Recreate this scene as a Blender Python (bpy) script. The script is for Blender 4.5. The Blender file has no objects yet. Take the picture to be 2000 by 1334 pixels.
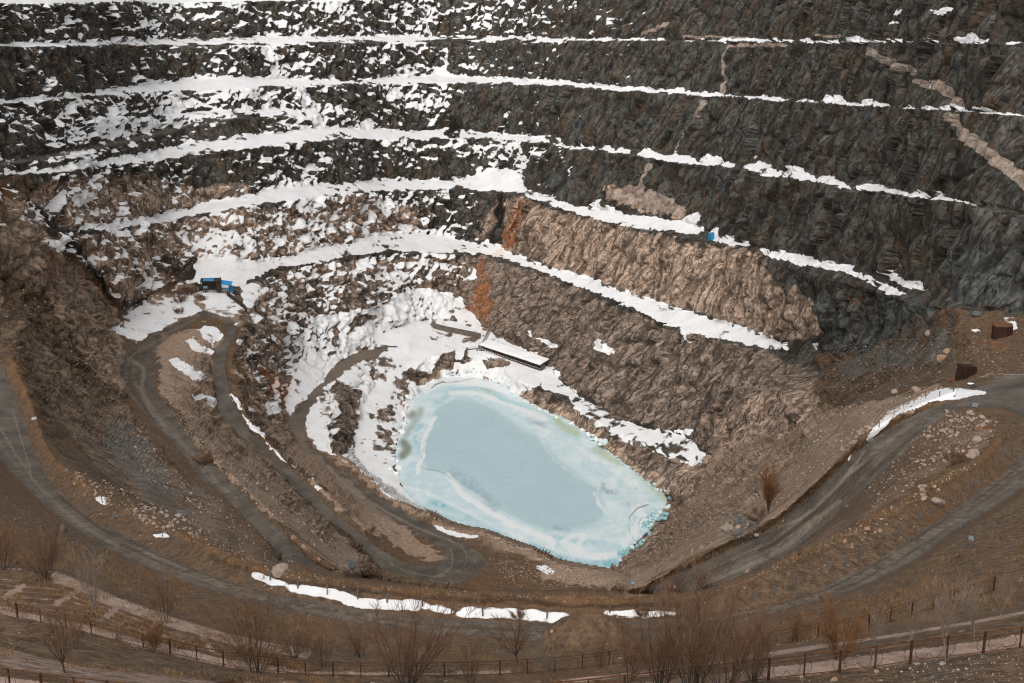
import bpy, bmesh, math, random
import numpy as np
from mathutils import Vector, Matrix
from mathutils.geometry import delaunay_2d_cdt

random.seed(7)
SC = bpy.context.scene
COL = SC.collection

# ----------------------------------------------------------------------------------------------
# camera
# ----------------------------------------------------------------------------------------------
CAMZ = 200.0
PITCH = math.radians(18.0)
FPX = 2778.0                      # focal length in pixels of the 2000 px wide photograph
CP, SP = math.cos(PITCH), math.sin(PITCH)

cam_data = bpy.data.cameras.new("camera")
cam_data.sensor_width = 36.0
cam_data.lens = FPX / 2000.0 * 36.0
cam_data.clip_start = 0.5
cam_data.clip_end = 6000
cam = bpy.data.objects.new("camera", cam_data)
COL.objects.link(cam)
cam.location = (0, 0, CAMZ)
cam.rotation_euler = (math.pi / 2 - PITCH, 0, 0)
SC.camera = cam


def ray(u, v):
    """azimuth and down-slope (tangent) of the sight line through a point of the photograph"""
    x = (np.asarray(u, float) - 1000.0) / FPX
    y = (667.0 - np.asarray(v, float)) / FPX
    dx, dy, dz = x, CP + y * SP, -SP + y * CP
    h = np.hypot(dx, dy)
    return np.arctan2(dx, dy), -dz / h


def at_D(u, v, D):
    az, t = ray(u, v)
    return np.stack([D * np.sin(az), D * np.cos(az), CAMZ - D * t], -1)


def D_of_z(u, v, z):
    az, t = ray(u, v)
    return (CAMZ - np.asarray(z, float)) / t


def project(P):
    x, y, z = P[:, 0], P[:, 1], P[:, 2] - CAMZ
    dep = y * CP - z * SP
    up = y * SP + z * CP
    dep = np.maximum(dep, 1.0)
    return np.stack([1000.0 + FPX * x / dep, 667.0 - FPX * up / dep], -1)


# ----------------------------------------------------------------------------------------------
# numpy noise
# ----------------------------------------------------------------------------------------------
def _hash(ix, iy, iz, seed):
    h = (ix.astype(np.uint32) * np.uint32(374761393) + iy.astype(np.uint32) * np.uint32(668265263)
         + iz.astype(np.uint32) * np.uint32(2147483647) + np.uint32(seed * 1013904223 & 0xffffffff))
    h = (h ^ (h >> np.uint32(13))) * np.uint32(1274126177)
    h = (h ^ (h >> np.uint32(16))) * np.uint32(2246822519)
    h ^= h >> np.uint32(15)
    return h


def vnoise(p, seed=0):
    """value noise, -1..1"""
    f = np.floor(p)
    i = f.astype(np.int64)
    w = p - f
    w = w * w * w * (w * (w * 6 - 15) + 10)
    out = np.zeros(len(p))
    for dx in (0, 1):
        wx = w[:, 0] if dx else 1 - w[:, 0]
        for dy in (0, 1):
            wy = w[:, 1] if dy else 1 - w[:, 1]
            for dz in (0, 1):
                wz = w[:, 2] if dz else 1 - w[:, 2]
                out += wx * wy * wz * (_hash(i[:, 0] + dx, i[:, 1] + dy, i[:, 2] + dz, seed) / 2147483647.5 - 1.0)
    return out


ROT = np.array([[0.36, 0.48, -0.80], [-0.80, 0.60, 0.0], [0.48, 0.64, 0.60]])      # keeps the noise lattice off the axes


def fbm(p, octaves=4, seed=0, gain=0.5):
    a, s, tot = 1.0, np.zeros(len(p)), 0.0
    q = np.array(p, float)
    for k in range(octaves):
        q = q @ ROT
        s += a * vnoise(q, seed + k * 17)
        tot += a
        a *= gain
        q = q * 2.03 + 11.3
    return s / tot


def ridged(p, octaves=3, seed=0):
    a, s, tot = 1.0, np.zeros(len(p)), 0.0
    q = np.array(p, float)
    for k in range(octaves):
        s += a * (1 - 2 * np.abs(vnoise(q @ ROT if k else q, seed + k * 31)))
        tot += a
        a *= 0.5
        q = q * 2.1 + 5.7
    return s / tot


def cells(p, seed=0):
    """worley: distance to the nearest and second point, random value of the nearest cell"""
    i = np.floor(p).astype(np.int64)
    n = len(p)
    f1 = np.full(n, 9.0); f2 = np.full(n, 9.0); cid = np.zeros(n); tx = np.zeros(n); ty = np.zeros(n)
    vec = np.zeros((n, 3))
    for dx in (-1, 0, 1):
        for dy in (-1, 0, 1):
            for dz in (-1, 0, 1):
                cx, cy, cz = i[:, 0] + dx, i[:, 1] + dy, i[:, 2] + dz
                h = _hash(cx, cy, cz, seed)
                ox = (h & np.uint32(1023)) / 1023.0
                oy = ((h >> np.uint32(10)) & np.uint32(1023)) / 1023.0
                oz = ((h >> np.uint32(20)) & np.uint32(1023)) / 1023.0
                vx, vy, vz = p[:, 0] - cx - ox, p[:, 1] - cy - oy, p[:, 2] - cz - oz
                d = vx * vx + vy * vy + vz * vz
                near = d < f1
                f2 = np.where(near, f1, np.minimum(f2, d))
                f1 = np.where(near, d, f1)
                cid = np.where(near, (h >> np.uint32(3)) % np.uint32(997) / 996.0, cid)
                vec[near, 0] = vx[near]; vec[near, 1] = vy[near]; vec[near, 2] = vz[near]
    return np.sqrt(f1), np.sqrt(f2), cid, vec


def sstep(a, b, x):
    t = np.clip((x - a) / (b - a), 0, 1)
    return t * t * (3 - 2 * t)


# ----------------------------------------------------------------------------------------------
# the pit: break lines surveyed as (u, v, height)
# ----------------------------------------------------------------------------------------------
PU, PV, PD, PLINE = [], [], [], []


def dense(line, step=6.0):
    a = np.array(line, float)
    out = [a[:1]]
    for k in range(len(a) - 1):
        n = max(1, int(math.ceil(math.hypot(*(a[k + 1, :2] - a[k, :2])) / step)))
        t = (np.arange(1, n + 1) / n)[:, None]
        out.append(a[k] * (1 - t) + a[k + 1] * t)
    return np.concatenate(out)


def smooth_line(line, k=2):
    """corner cutting so that traced lines bend softly"""
    a = np.array(line, float)
    for _ in range(k):
        q = a[:-1] * 0.75 + a[1:] * 0.25
        r = a[:-1] * 0.25 + a[1:] * 0.75
        m = np.empty((2 * len(q), a.shape[1]))
        m[0::2] = q
        m[1::2] = r
        a = np.concatenate([a[:1], m, a[-1:]])
    return a


def put(u, v, D, line=None):
    PU.extend(np.atleast_1d(u)); PV.extend(np.atleast_1d(v)); PD.extend(np.atleast_1d(D))
    PLINE.extend([np.size(u) > 3 if line is None else line] * np.size(u))


def zline(line, step=6.0, sm=1):
    a = dense(smooth_line(line, sm) if sm else line, step)
    D = D_of_z(a[:, 0], a[:, 1], a[:, 2])
    put(a[:, 0], a[:, 1], D)
    return a[:, 0], a[:, 1], D


def lookup(line, az):
    u, v, D = line
    a, _ = ray(u, v)
    o = np.argsort(a)
    return np.interp(az, a[o], D[o])


def toe_of(crest, line, k=0.65, wmax=20.0, wmin=3.0, explicit=None):
    """inner edge of a bench: set back behind its crest by a width read off the picture"""
    a = dense(smooth_line(line, 1))
    az, t = ray(a[:, 0], a[:, 1])
    Dc = lookup(crest, az)
    uc, vc, _ = crest
    o = np.argsort(uc)
    app = np.maximum(np.interp(a[:, 0], uc[o], vc[o]) - a[:, 1], 0) * Dc / FPX
    W = np.clip(k * app / t, wmin, wmax)
    D = Dc + W
    put(a[:, 0], a[:, 1], D)
    return a[:, 0], a[:, 1], D


def crest_of(toe, line, phi=60.0, explicit=None):
    """crest of a face that rises at angle phi from its toe"""
    a = dense(smooth_line(line, 1))
    az, t = ray(a[:, 0], a[:, 1])
    Dt = lookup(toe, az)
    u, v, D = toe
    zt = CAMZ - D * ray(u, v)[1]
    azt = ray(u, v)[0]
    o = np.argsort(azt)
    zt = np.interp(az, azt[o], zt[o])
    m = math.tan(math.radians(phi))
    D = (CAMZ - zt + Dt * m) / (t + m)
    D = np.maximum(D, Dt + 1.0)
    if explicit is not None:
        e = np.array(explicit, float)
        De = D_of_z(e[:, 0], e[:, 1], e[:, 2])
        lo = e[0, 0]
        sel = a[:, 0] >= lo
        D[sel] = np.interp(a[sel, 0], e[:, 0], De)
    put(a[:, 0], a[:, 1], D)
    return a[:, 0], a[:, 1], D


# --- far wall, from the lowest bench upward
B5C = [(470, 562, 54), (500, 545, 54), (518, 530, 53.5), (560, 523, 52), (595, 517, 51), (700, 502, 46), (760, 491, 42),
       (830, 494, 37.5), (916, 497, 33), (945, 500, 32), (1000, 515, 32), (1100, 550, 34.5), (1150, 570, 36.5), (1200, 590, 39),
       (1250, 612, 40), (1300, 635, 41.5), (1350, 650, 43.5), (1400, 662, 45), (1500, 683, 50), (1545, 692, 53)]
B5T = [(385, 505), (455, 499), (472, 507), (492, 514), (517, 510), (555, 503), (585, 497), (605, 486), (650, 476), (700, 470),
       (734, 457), (780, 456), (825, 454), (870, 462), (920, 475), (955, 472), (967, 478), (985, 490), (1060, 520), (1150, 545),
       (1250, 580), (1350, 610), (1450, 640), (1540, 668)]
B4C = [(130, 455), (200, 450), (250, 446), (300, 437), (350, 429), (400, 420), (490, 402), (595, 388), (700, 377), (800, 373),
       (880, 371), (960, 373), (1000, 378), (1030, 386), (1100, 411), (1200, 440), (1300, 456), (1380, 476), (1450, 492),
       (1520, 516), (1600, 541), (1700, 566), (1770, 586), (1830, 599)]
B4T = [(150, 442), (240, 435), (300, 424), (350, 410), (430, 392), (525, 368), (630, 360), (700, 353), (800, 352), (870, 350),
       (920, 345), (960, 336), (990, 330), (1015, 345), (1030, 373), (1060, 378), (1100, 394), (1200, 414), (1300, 430),
       (1350, 434), (1400, 458), (1480, 480), (1600, 506), (1680, 526), (1730, 540), (1800, 560), (1850, 581), (1900, 601),
       (2000, 612), (2150, 630)]
B3C = [(-200, 350), (0, 345), (100, 340), (200, 328), (330, 312), (440, 297), (560, 281), (700, 273), (830, 271), (900, 271),
       (1000, 275), (1060, 279), (1100, 290), (1200, 299), (1300, 316), (1400, 326), (1500, 343), (1600, 360), (1700, 376),
       (1800, 388), (1900, 402), (2000, 430), (2150, 470)]
B3T = [(-200, 345), (0, 339), (100, 331), (200, 312), (330, 291), (430, 266), (560, 261), (600, 248), (700, 252), (830, 255),
       (870, 252), (920, 255), (1000, 265), (1060, 269), (1110, 283), (1250, 290), (1350, 305), (1450, 315), (1550, 331),
       (1650, 350), (1750, 368), (1850, 382), (1950, 404), (2150, 455)]
UC = [(-200, 360), (0, 327), (120, 305), (250, 278), (350, 252), (430, 238), (560, 226), (620, 225)]
UT = [(-200, 352), (0, 318), (100, 297), (200, 275), (300, 257), (360, 241), (430, 232), (560, 221), (620, 221)]
CC = [(-200, 242), (0, 234), (180, 230), (300, 229), (400, 226), (530, 219), (620, 216)]
CT = [(-200, 237), (0, 229), (180, 225), (300, 222), (420, 216), (620, 211)]
B2C = [(-200, 222), (0, 205), (100, 196), (200, 188), (330, 180), (450, 173), (600, 168), (700, 165), (850, 163), (900, 163),
       (1000, 166), (1100, 169), (1200, 178), (1320, 183), (1400, 189), (1500, 196), (1600, 203), (1700, 209), (1800, 214),
       (1900, 221), (2000, 227), (2150, 238)]
B2T = [(-200, 216), (0, 198), (80, 190), (180, 181), (250, 170), (300, 162), (420, 150), (520, 152), (600, 157), (700, 158),
       (800, 150), (850, 146), (900, 150), (950, 153), (1100, 158), (1200, 170), (1320, 176), (1500, 188), (1600, 192),
       (1750, 206), (1850, 210), (2000, 225), (2150, 235)]
B1C = [(-200, 96), (0, 93), (150, 92), (300, 91), (500, 88), (600, 86), (800, 82), (1000, 80), (1200, 80), (1400, 81),
       (1600, 83), (1800, 84), (2150, 88)]
B1T = [(-200, 90), (0, 85), (100, 82), (300, 78), (500, 72), (700, 72), (900, 72), (1000, 73), (1200, 76), (1400, 78),
       (1600, 80), (2150, 86)]
B0C = [(-200, 9), (0, 8), (180, 7), (500, 4), (650, 2), (900, -6), (1300, -20), (2150, -40)]
B0T = [(-200, -6), (0, -7), (500, -12), (900, -18), (2150, -50)]

b5c = zline(B5C)
b5t = toe_of(b5c, B5T, wmax=24)
left_ext = np.array([(-60, 640, 385), (60, 600, 402), (130, 578, 434), (230, 576, 470), (300, 549, 512), (340, 552, 532)], float)
put(left_ext[:, 0], left_ext[:, 1], left_ext[:, 2], False)
b5t_all = tuple(np.concatenate([left_ext[:, k], b5t[k]]) for k in range(3))
b4c = crest_of(b5t_all, B4C, 60, [(1400, 481, 71.5), (1460, 497, 75.5), (1520, 516, 80.5), (1600, 541, 87), (1700, 566, 95), (1770, 586, 102), (1830, 599, 107)])
b4t = toe_of(b4c, B4T[:-4], wmax=22)
ter = zline([(1850, 583, 109), (1900, 602, 111.5), (2000, 613, 114), (2150, 632, 118)])
b4t_all = tuple(np.concatenate([b4t[k], ter[k]]) for k in range(3))
b3c = crest_of(b4t_all, [p for p in B3C if p[0] > 130], 60)
left3 = dense([(-200, 350, 350), (0, 345, 415), (60, 343, 436), (135, 337, 458)])
put(left3[:, 0], left3[:, 1], left3[:, 2])
b3c = tuple(np.concatenate([left3[:, k], b3c[k]]) for k in range(3))
b3t = toe_of(b3c, B3T)
uc = crest_of(b3t, UC, 45)
ut = toe_of(uc, UT, wmax=12)
cc = crest_of(ut, CC, 50)
ct = toe_of(cc, CT, wmax=10)
sel = ct[0] <= 520
sel3 = b3t[0] > 720
mix = tuple(np.concatenate([ct[k][sel], b3t[k][sel3]]) for k in range(3))
b2c = crest_of(mix, B2C, 58)
b2t = toe_of(b2c, B2T)
b1c = crest_of(b2t, B1C, 58)
b1t = toe_of(b1c, B1T)
b0c = crest_of(b1t, B0C, 58)
b0t = toe_of(b0c, B0T)
top = crest_of(b0t, [(-200, -90), (1000, -100), (2150, -120)], 58)
put(top[0], top[1] - 60, top[2] + 260)

# --- inner faces, floor and shore
Z = zline
Z([(548, 800, 18.5), (552, 770, 19), (575, 720, 22), (590, 680, 25), (600, 650, 29), (612, 622, 32), (650, 612, 30), (680, 607, 30),
   (720, 600, 29), (770, 580, 27), (800, 566, 25), (850, 566, 23), (900, 585, 17), (925, 615, 12), (945, 637, 9), (990, 668, 8)])
Z([(990, 668, 8), (1040, 692, 7.5), (1090, 738, 6.5), (1120, 765, 6.5), (1150, 785, 7), (1200, 808, 7.5), (1250, 830, 9.5),
   (1300, 845, 12), (1350, 850, 15), (1372, 878, 15)])
Z([(640, 690, 19), (690, 672, 18), (760, 640, 16), (850, 620, 13), (920, 640, 9.5)])
Z([(950, 690, 8), (1000, 712, 7), (1058, 742, 6)])
LAKE = [(800, 788), (830, 755), (870, 737), (930, 735), (985, 752), (1003, 770), (1060, 800), (1110, 820), (1150, 847), (1200, 888), (1250, 930),
        (1300, 963), (1318, 974), (1302, 990), (1281, 1020), (1260, 1045), (1235, 1065), (1215, 1095), (1202, 1113)]
Z([(x, y, 0.15) for x, y in LAKE])
LEFT_SHORE = [(800, 788), (785, 830), (772, 880), (772, 920), (790, 960), (812, 985)]
Z([(x, y, 0.15) for x, y in LEFT_SHORE])
Z([(1004, 737, 6.2), (1060, 766, 6.2), (1110, 786, 6.2), (1150, 811, 6.4), (1200, 840, 7), (1250, 862, 8.5), (1300, 880, 10.5), (1340, 897, 12)])
BERM4 = [(665, 890, 20.5), (695, 915, 21), (720, 933, 21.5), (765, 972, 22), (818, 996, 22.5), (860, 1017, 23.5), (895, 1031, 24.5),
         (947, 1038, 25.5), (1000, 1059, 26), (1052, 1077, 26.5), (1087, 1098, 27), (1140, 1108, 27.5), (1196, 1117, 28), (1222, 1122, 30)]
Z(BERM4, 5)
Z([(685, 888, 3), (712, 915, 2.5), (738, 936, 2), (780, 970, 1), (824, 990, -0.3), (863, 1011, -0.4), (898, 1025, -0.4), (948, 1032, -0.4), (1001, 1053, -0.4),
   (1053, 1071, -0.4), (1088, 1092, -0.4), (1140, 1102, -0.4), (1190, 1110, -0.4)], 5)
# lake bed below the ice
for x, y, z in [(900, 780, -4), (980, 800, -5), (850, 850, -5), (850, 930, -5), (950, 900, -7), (1050, 860, -6), (1150, 900, -6), (1050, 970, -7),
                (1230, 970, -5), (1170, 1040, -5), (1100, 1050, -4), (950, 1000, -4), (1240, 1020, -5), (1195, 1085, -3), (830, 800, -3), (1030, 815, -4)]:
    put(x, y, D_of_z(x, y, z))
# between road four and the shore
Z([(735, 745, 8), (703, 795, 7), (690, 835, 6), (678, 862, 6), (680, 882, 5)])
Z([(700, 735, 13), (672, 760, 15.5), (650, 800, 17.5), (640, 845, 19), (652, 878, 20)])
Z([(770, 700, 11), (790, 720, 8), (775, 770, 3.5), (755, 830, 2.5), (735, 880, 2)])
Z([(800, 730, 6.5), (830, 700, 9), (885, 685, 8.5)])
R4L = [(795, 672, 12.5), (770, 674, 12.8), (732, 678, 13.5), (695, 690, 14.3), (670, 703, 15), (645, 725, 15.5), (625, 750, 16), (595, 780, 17), (570, 807, 18),
       (562, 828, 18.5), (570, 855, 19), (592, 877, 19.5), (620, 900, 20), (650, 930, 20.3), (685, 968, 20.7), (720, 1000, 21), (772, 1021, 22), (818, 1042, 23),
       (874, 1077, 25)]
R4R = [(797, 677, 12.4), (770, 682, 12.6), (732, 694, 13.3), (690, 711, 14.5), (670, 731, 15), (640, 753, 16), (612, 786, 17), (600, 812, 18), (597, 837, 18.6),
       (602, 862, 19), (620, 882, 19.5), (650, 908, 20), (700, 942, 20.5), (737, 968, 20.8), (790, 1000, 21.3), (846, 1028, 22.5), (895, 1052, 24), (935, 1077, 25.5)]
Z(R4L); Z(R4R)
R3L = [(397, 613, 54), (430, 618, 53.5), (441, 632, 53), (440, 650, 52.5), (422, 675, 51.5), (415, 705, 50), (412, 737, 48), (420, 767, 46.5), (430, 813, 44),
       (465, 849, 41.5), (500, 877, 39.8), (525, 903, 38.5), (567, 947, 36.5), (602, 982, 35), (640, 1017, 33), (685, 1045, 31.5), (713, 1084, 30), (748, 1112, 29),
       (790, 1126, 28.5), (832, 1136, 28), (895, 1140, 27.5)]
R3R = [(412, 612, 54), (450, 620, 53.5), (463, 636, 53), (457, 656, 52.5), (445, 680, 51.5), (440, 710, 50), (445, 742, 48), (452, 772, 46.5), (465, 804, 44.5),
       (483, 835, 42.5), (514, 867, 40.3), (546, 898, 38.8), (560, 909, 38.3), (602, 951, 36.5), (647, 993, 34.5), (702, 1042, 31.8), (755, 1084, 30), (797, 1103, 28.8),
       (846, 1107, 27.5), (881, 1091, 26)]
Z(R3L); Z(R3R)
Z([(475, 640, 54), (468, 662, 53.4), (455, 688, 52.5), (450, 712, 51), (456, 745, 49), (463, 772, 47.5), (476, 803, 45.5), (495, 833, 43.5), (527, 866, 41.3),
   (560, 896, 39.6), (614, 944, 37.3), (660, 988, 35.3), (716, 1036, 32.4)])
for x, y, z in [(960, 1100, 27), (1000, 1090, 27), (1050, 1110, 28), (1100, 1125, 29), (1150, 1130, 29.5), (1190, 1135, 31), (950, 1130, 28)]:
    put(x, y, D_of_z(x, y, z))
# hut plateau
for x, y, z in [(240, 612, 55), (225, 640, 55), (300, 582, 55), (350, 590, 54.6), (400, 592, 54.4), (450, 588, 54.2), (480, 604, 54), (272, 572, 56), (335, 556, 57),
                (380, 545, 57), (440, 547, 56), (475, 577, 54), (385, 570, 55), (420, 572, 55), (460, 572, 54.6), (300, 620, 54.5), (255, 650, 55), (400, 605, 54)]:
    put(x, y, D_of_z(x, y, z))
R2LL = [(395, 612, 54), (370, 617, 54), (340, 630, 54), (300, 655, 54), (262, 676, 54.2), (235, 693, 54.8), (224, 712, 55.5), (226, 730, 56.5), (252, 769, 59), (276, 800, 62),
        (325, 850, 67), (371, 901, 71.5), (385, 930, 74.5), (427, 958, 78), (455, 986, 80.5), (490, 1021, 84), (525, 1056, 87), (546, 1094, 88.5)]
R2LR = [(405, 618, 54), (375, 628, 54), (350, 643, 54), (327, 661, 54), (310, 678, 54.2), (297, 700, 55), (304, 769, 60), (336, 804, 63), (371, 853, 68), (388, 882, 71),
        (437, 926, 76), (479, 968, 80.5), (525, 1014, 85), (567, 1056, 88), (609, 1098, 89.5), (647, 1116, 90)]
Z(R2LL); Z(R2LR)
Z([(312, 690, 56), (312, 740, 59.2), (325, 780, 62), (352, 818, 66), (384, 852, 69.5), (402, 880, 72.5), (450, 924, 77.5), (493, 966, 82), (540, 1012, 86.5), (584, 1055, 89.7),
   (630, 1092, 91), (662, 1115, 91.5)])
for x, y, z in [(360, 690, 56), (400, 670, 55), (380, 740, 55), (395, 800, 53), (425, 850, 53), (470, 900, 52), (520, 950, 52), (570, 1000, 50), (620, 1045, 46), (660, 1085, 44), (420, 640, 54.5)]:
    put(x, y, D_of_z(x, y, z))
# left wall
for x, y, z in [(60, 420, 108), (100, 500, 96), (20, 480, 104), (150, 600, 76), (60, 700, 84), (120, 700, 76), (180, 650, 66), (180, 780, 70), (120, 800, 86),
                (230, 860, 76), (180, 880, 88), (290, 930, 84), (250, 960, 96), (330, 980, 92), (-120, 500, 112), (-120, 640, 96), (400, 1040, 98), (470, 1080, 96),
                (440, 1030, 90), (160, 480, 88), (110, 440, 97), (200, 590, 63), (130, 540, 80)]:
    put(x, y, D_of_z(x, y, z))
# --- road one, the near loop
R1U = [(-120, 560, 86), (-30, 680, 91), (0, 715, 93), (21, 750, 95), (50, 830, 100), (66, 888, 104.5), (105, 951, 110.5), (140, 982, 114), (182, 1017, 118), (245, 1049, 121.5), (297, 1073, 124.5),
       (350, 1098, 127), (420, 1126, 129), (490, 1147, 130), (560, 1165, 130.6), (630, 1177, 131), (700, 1190, 131), (850, 1207, 131), (1000, 1216, 131),
       (1150, 1218, 131), (1300, 1210, 131), (1400, 1200, 131), (1500, 1185, 131), (1597, 1157, 131), (1685, 1108, 130.5), (1755, 1066, 130), (1807, 1031, 129),
       (1895, 975, 127.5), (1965, 919, 126), (2000, 884, 125), (2040, 830, 123), (2060, 790, 122)]
R1L = [(-200, 700, 90), (-100, 790, 97), (-30, 850, 102), (0, 893, 105), (21, 922, 108), (80, 982, 113.5), (133, 1021, 117.8), (196, 1063, 121.8), (262, 1094, 125), (325, 1122, 127.5), (385, 1143, 129.5),
       (465, 1168, 130.5), (560, 1193, 131), (700, 1216, 131), (850, 1240, 131), (1000, 1250, 131), (1160, 1252, 131)]
R1L2 = [(1260, 1250, 131), (1350, 1242, 131), (1468, 1213, 131), (1562, 1182, 131), (1685, 1147, 131), (1790, 1094, 130.5), (1860, 1042, 129.5), (1947, 989, 128), (2000, 954, 127),
        (2080, 890, 125), (2120, 800, 123), (2160, 760, 122)]
Z(R1U); Z(R1L); Z(R1L2)
BERM1 = [(20, 700, 94.5), (50, 760, 98.5), (75, 830, 103), (95, 885, 107.5), (150, 935, 113.5), (230, 985, 119), (310, 1022, 123.3), (370, 1048, 126.8), (420, 1070, 129), (520, 1112, 131), (650, 1138, 132.2),
         (800, 1151, 132.4), (950, 1161, 132.4), (1100, 1161, 132.4), (1240, 1168, 132.6), (1330, 1166, 132.6), (1400, 1153, 132.6), (1500, 1113, 132), (1600, 1070, 131.6),
         (1700, 1015, 130.7), (1800, 965, 129.7), (1900, 905, 128.3), (1955, 856, 126.5), (1968, 835, 125)]
Z(BERM1, 5)
Z([(680, 1128, 90), (700, 1130, 58), (722, 1130, 29.5), (800, 1142, 28.5), (895, 1152, 28), (950, 1154, 28), (1100, 1154, 28.5), (1195, 1155, 30), (1230, 1160, 60), (1255, 1161, 86), (1330, 1159, 89)], 5)
# --- road two, right
R2U = [(2150, 740, 123), (2050, 760, 121.5), (1990, 765, 120), (1925, 770, 119.3), (1870, 780, 119), (1800, 803, 118), (1760, 823, 117), (1700, 858, 115.3), (1680, 880, 113.5), (1643, 912, 111), (1613, 942, 108.2),
       (1577, 975, 105), (1536, 1012, 101.5), (1482, 1049, 98), (1422, 1076, 95), (1352, 1108, 91.5), (1290, 1140, 89), (1250, 1157, 88)]
R2D = [(2030, 840, 123), (1990, 812, 121), (1940, 794, 120.3), (1880, 797, 119.7), (1830, 825, 118.5), (1780, 867, 117), (1737, 912, 114.5), (1678, 961, 110), (1650, 990, 107.3), (1601, 1035, 103), (1545, 1077, 99),
       (1475, 1112, 95.3), (1415, 1140, 92.3), (1370, 1154, 90.3)]
Z(R2U); Z(R2D)
Z([(1860, 765, 119.6), (1800, 788, 119.2), (1750, 812, 118.3), (1690, 845, 116.8), (1660, 880, 114), (1632, 903, 112.3), (1600, 935, 109.5), (1563, 968, 106.3), (1522, 1003, 102.8), (1470, 1036, 99.6),
   (1410, 1064, 96.6), (1340, 1097, 93), (1280, 1130, 90.6), (1232, 1152, 89)])
for x, y, z in [(1860, 880, 123), (1800, 915, 122.5), (1720, 975, 120), (1650, 1030, 115), (1850, 840, 121.5), (1920, 850, 124), (1560, 1085, 108), (1920, 830, 122.5), (1480, 1118, 103)]:
    put(x, y, D_of_z(x, y, z))
# right slope, terrace
for x, y, z in [(1400, 880, 18), (1385, 912, 15), (1345, 935, 9), (1330, 965, 3), (1450, 872, 30), (1500, 850, 42), (1560, 830, 60), (1600, 822, 74), (1650, 865, 100), (1590, 760, 58),
                (1590, 690, 56), (1640, 700, 63), (1700, 720, 76), (1750, 735, 89), (1800, 745, 99), (1850, 738, 108), (1600, 650, 67), (1700, 660, 79), (1800, 670, 95), (1700, 780, 97),
                (1650, 790, 84), (1850, 690, 106), (1310, 1000, 3), (1290, 1035, 4), (1255, 1075, 5), (1222, 1108, 6), (1400, 1000, 45), (1350, 1060, 50), (1300, 1100, 46), (1255, 1128, 46),
                (1450, 1030, 70), (1500, 950, 60), (1560, 920, 75), (1420, 950, 34), (1350, 990, 20), (1550, 880, 62), (1330, 1020, 26), (1290, 1075, 24), (1250, 1110, 24),
                (1900, 700, 113), (1950, 650, 113), (2000, 700, 117), (1880, 640, 111), (2000, 740, 119.5), (2150, 690, 121), (1950, 740, 118), (1900, 745, 116.5)]:
    put(x, y, D_of_z(x, y, z))
# --- foreground terraces
W1 = [(-200, 1010, 147), (-60, 1062, 148.5), (60, 1097, 149), (110, 1115, 149), (145, 1129, 149), (230, 1167, 149), (330, 1204, 148.6), (430, 1233, 148), (520, 1254, 147.6), (600, 1266, 147)]
Z(W1, 5)
Z([(x, y - 5, z - 7) for x, y, z in W1], 5)
FBD = [(-200, 1160, 152.5), (25, 1205, 152), (64, 1213, 152), (181, 1239, 151.5), (264, 1261, 151), (350, 1282, 150.4), (439, 1301, 150), (537, 1315, 149.6), (642, 1322, 149.5), (750, 1322, 149.5),
       (858, 1322, 149.5), (967, 1318, 149.5), (1130, 1308, 149.6), (1235, 1294, 149.7), (1360, 1281, 149.8), (1492, 1266, 150), (1589, 1247, 150.2), (1681, 1234, 150.5), (1727, 1220, 150.6), (1814, 1193, 150.8),
       (1937, 1157, 151), (1975, 1145, 151), (2150, 1090, 151.5)]
Z(FBD, 6, 0)
Z([(x, y - 15, z - 0.25) for x, y, z in FBD], 6, 0)
Z([(x, y + 8, z + 0.1) for x, y, z in FBD if x < 300], 6, 0)
Z([(700, 1262, 138), (850, 1272, 137), (1000, 1280, 137), (1150, 1278, 138), (1300, 1265, 139), (1400, 1250, 139)])
Z([(1460, 1222, 138), (1480, 1216, 138.5), (1560, 1184, 139), (1690, 1153, 139.5), (1790, 1102, 139.5), (1860, 1052, 138.5), (1947, 1000, 137.5), (2080, 915, 136)], 5)
for x, y, z in [(1700, 1185, 144), (1850, 1120, 144),
                (1600, 1215, 144), (2000, 1060, 144), (150, 1170, 150), (60, 1150, 150.6), (300, 1225, 149.5), (430, 1262, 149), (-100, 1110, 150.5), (560, 1285, 148)]:
    put(x, y, D_of_z(x, y, z))
W2 = [(-200, 1228, 158.5), (0, 1261, 158), (120, 1291, 157.6), (200, 1306, 157.5), (300, 1314, 155.5), (400, 1325, 152.5), (500, 1331, 150.4), (700, 1336, 150.2), (900, 1334, 150.2), (1100, 1327, 150.4), (1250, 1312, 152.5), (1400, 1291, 156.5),
      (1496, 1275, 161), (1664, 1249, 163.5), (1755, 1235, 164.5), (1900, 1212, 165), (2000, 1193, 165.3), (2150, 1168, 165.5)]
Z(W2, 5)
Z([(x, y - 4, z - 4.5) for x, y, z in W2 if x < 200], 5)
Z([(x, y - 4, z - 4.5) for x, y, z in W2 if x > 1350], 5)
Z([(430, 1343, 150.6), (700, 1346, 150.4), (900, 1345, 150.4), (1220, 1340, 150.8)])
FAC = [(-200, 1322, 166.2), (45, 1352, 166.2), (191, 1370, 166.3), (400, 1395, 166.4), (700, 1408, 166.4), (1028, 1383, 166.4), (1259, 1358, 166.5), (1510, 1327, 166.8), (1652, 1304, 167), (1723, 1302, 167.1),
       (1792, 1293, 167.2), (1862, 1285, 167.4), (1996, 1268, 167.8), (2150, 1246, 168.1)]
FAC[8] = (1652, 1310, 167)
Z(FAC, 6, 0)
Z([(x, y - 26, z - 0.2) for x, y, z in FAC], 6, 0)
Z([(-200, 1460, 169.8), (500, 1490, 169.5), (1200, 1480, 169.8), (1700, 1420, 170.5), (2150, 1370, 171.5)])
put([-200, 2150, 1000], [1560, 1560, 1560], D_of_z(np.array([-200, 2150, 1000]), 1560, 173.0))

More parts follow.
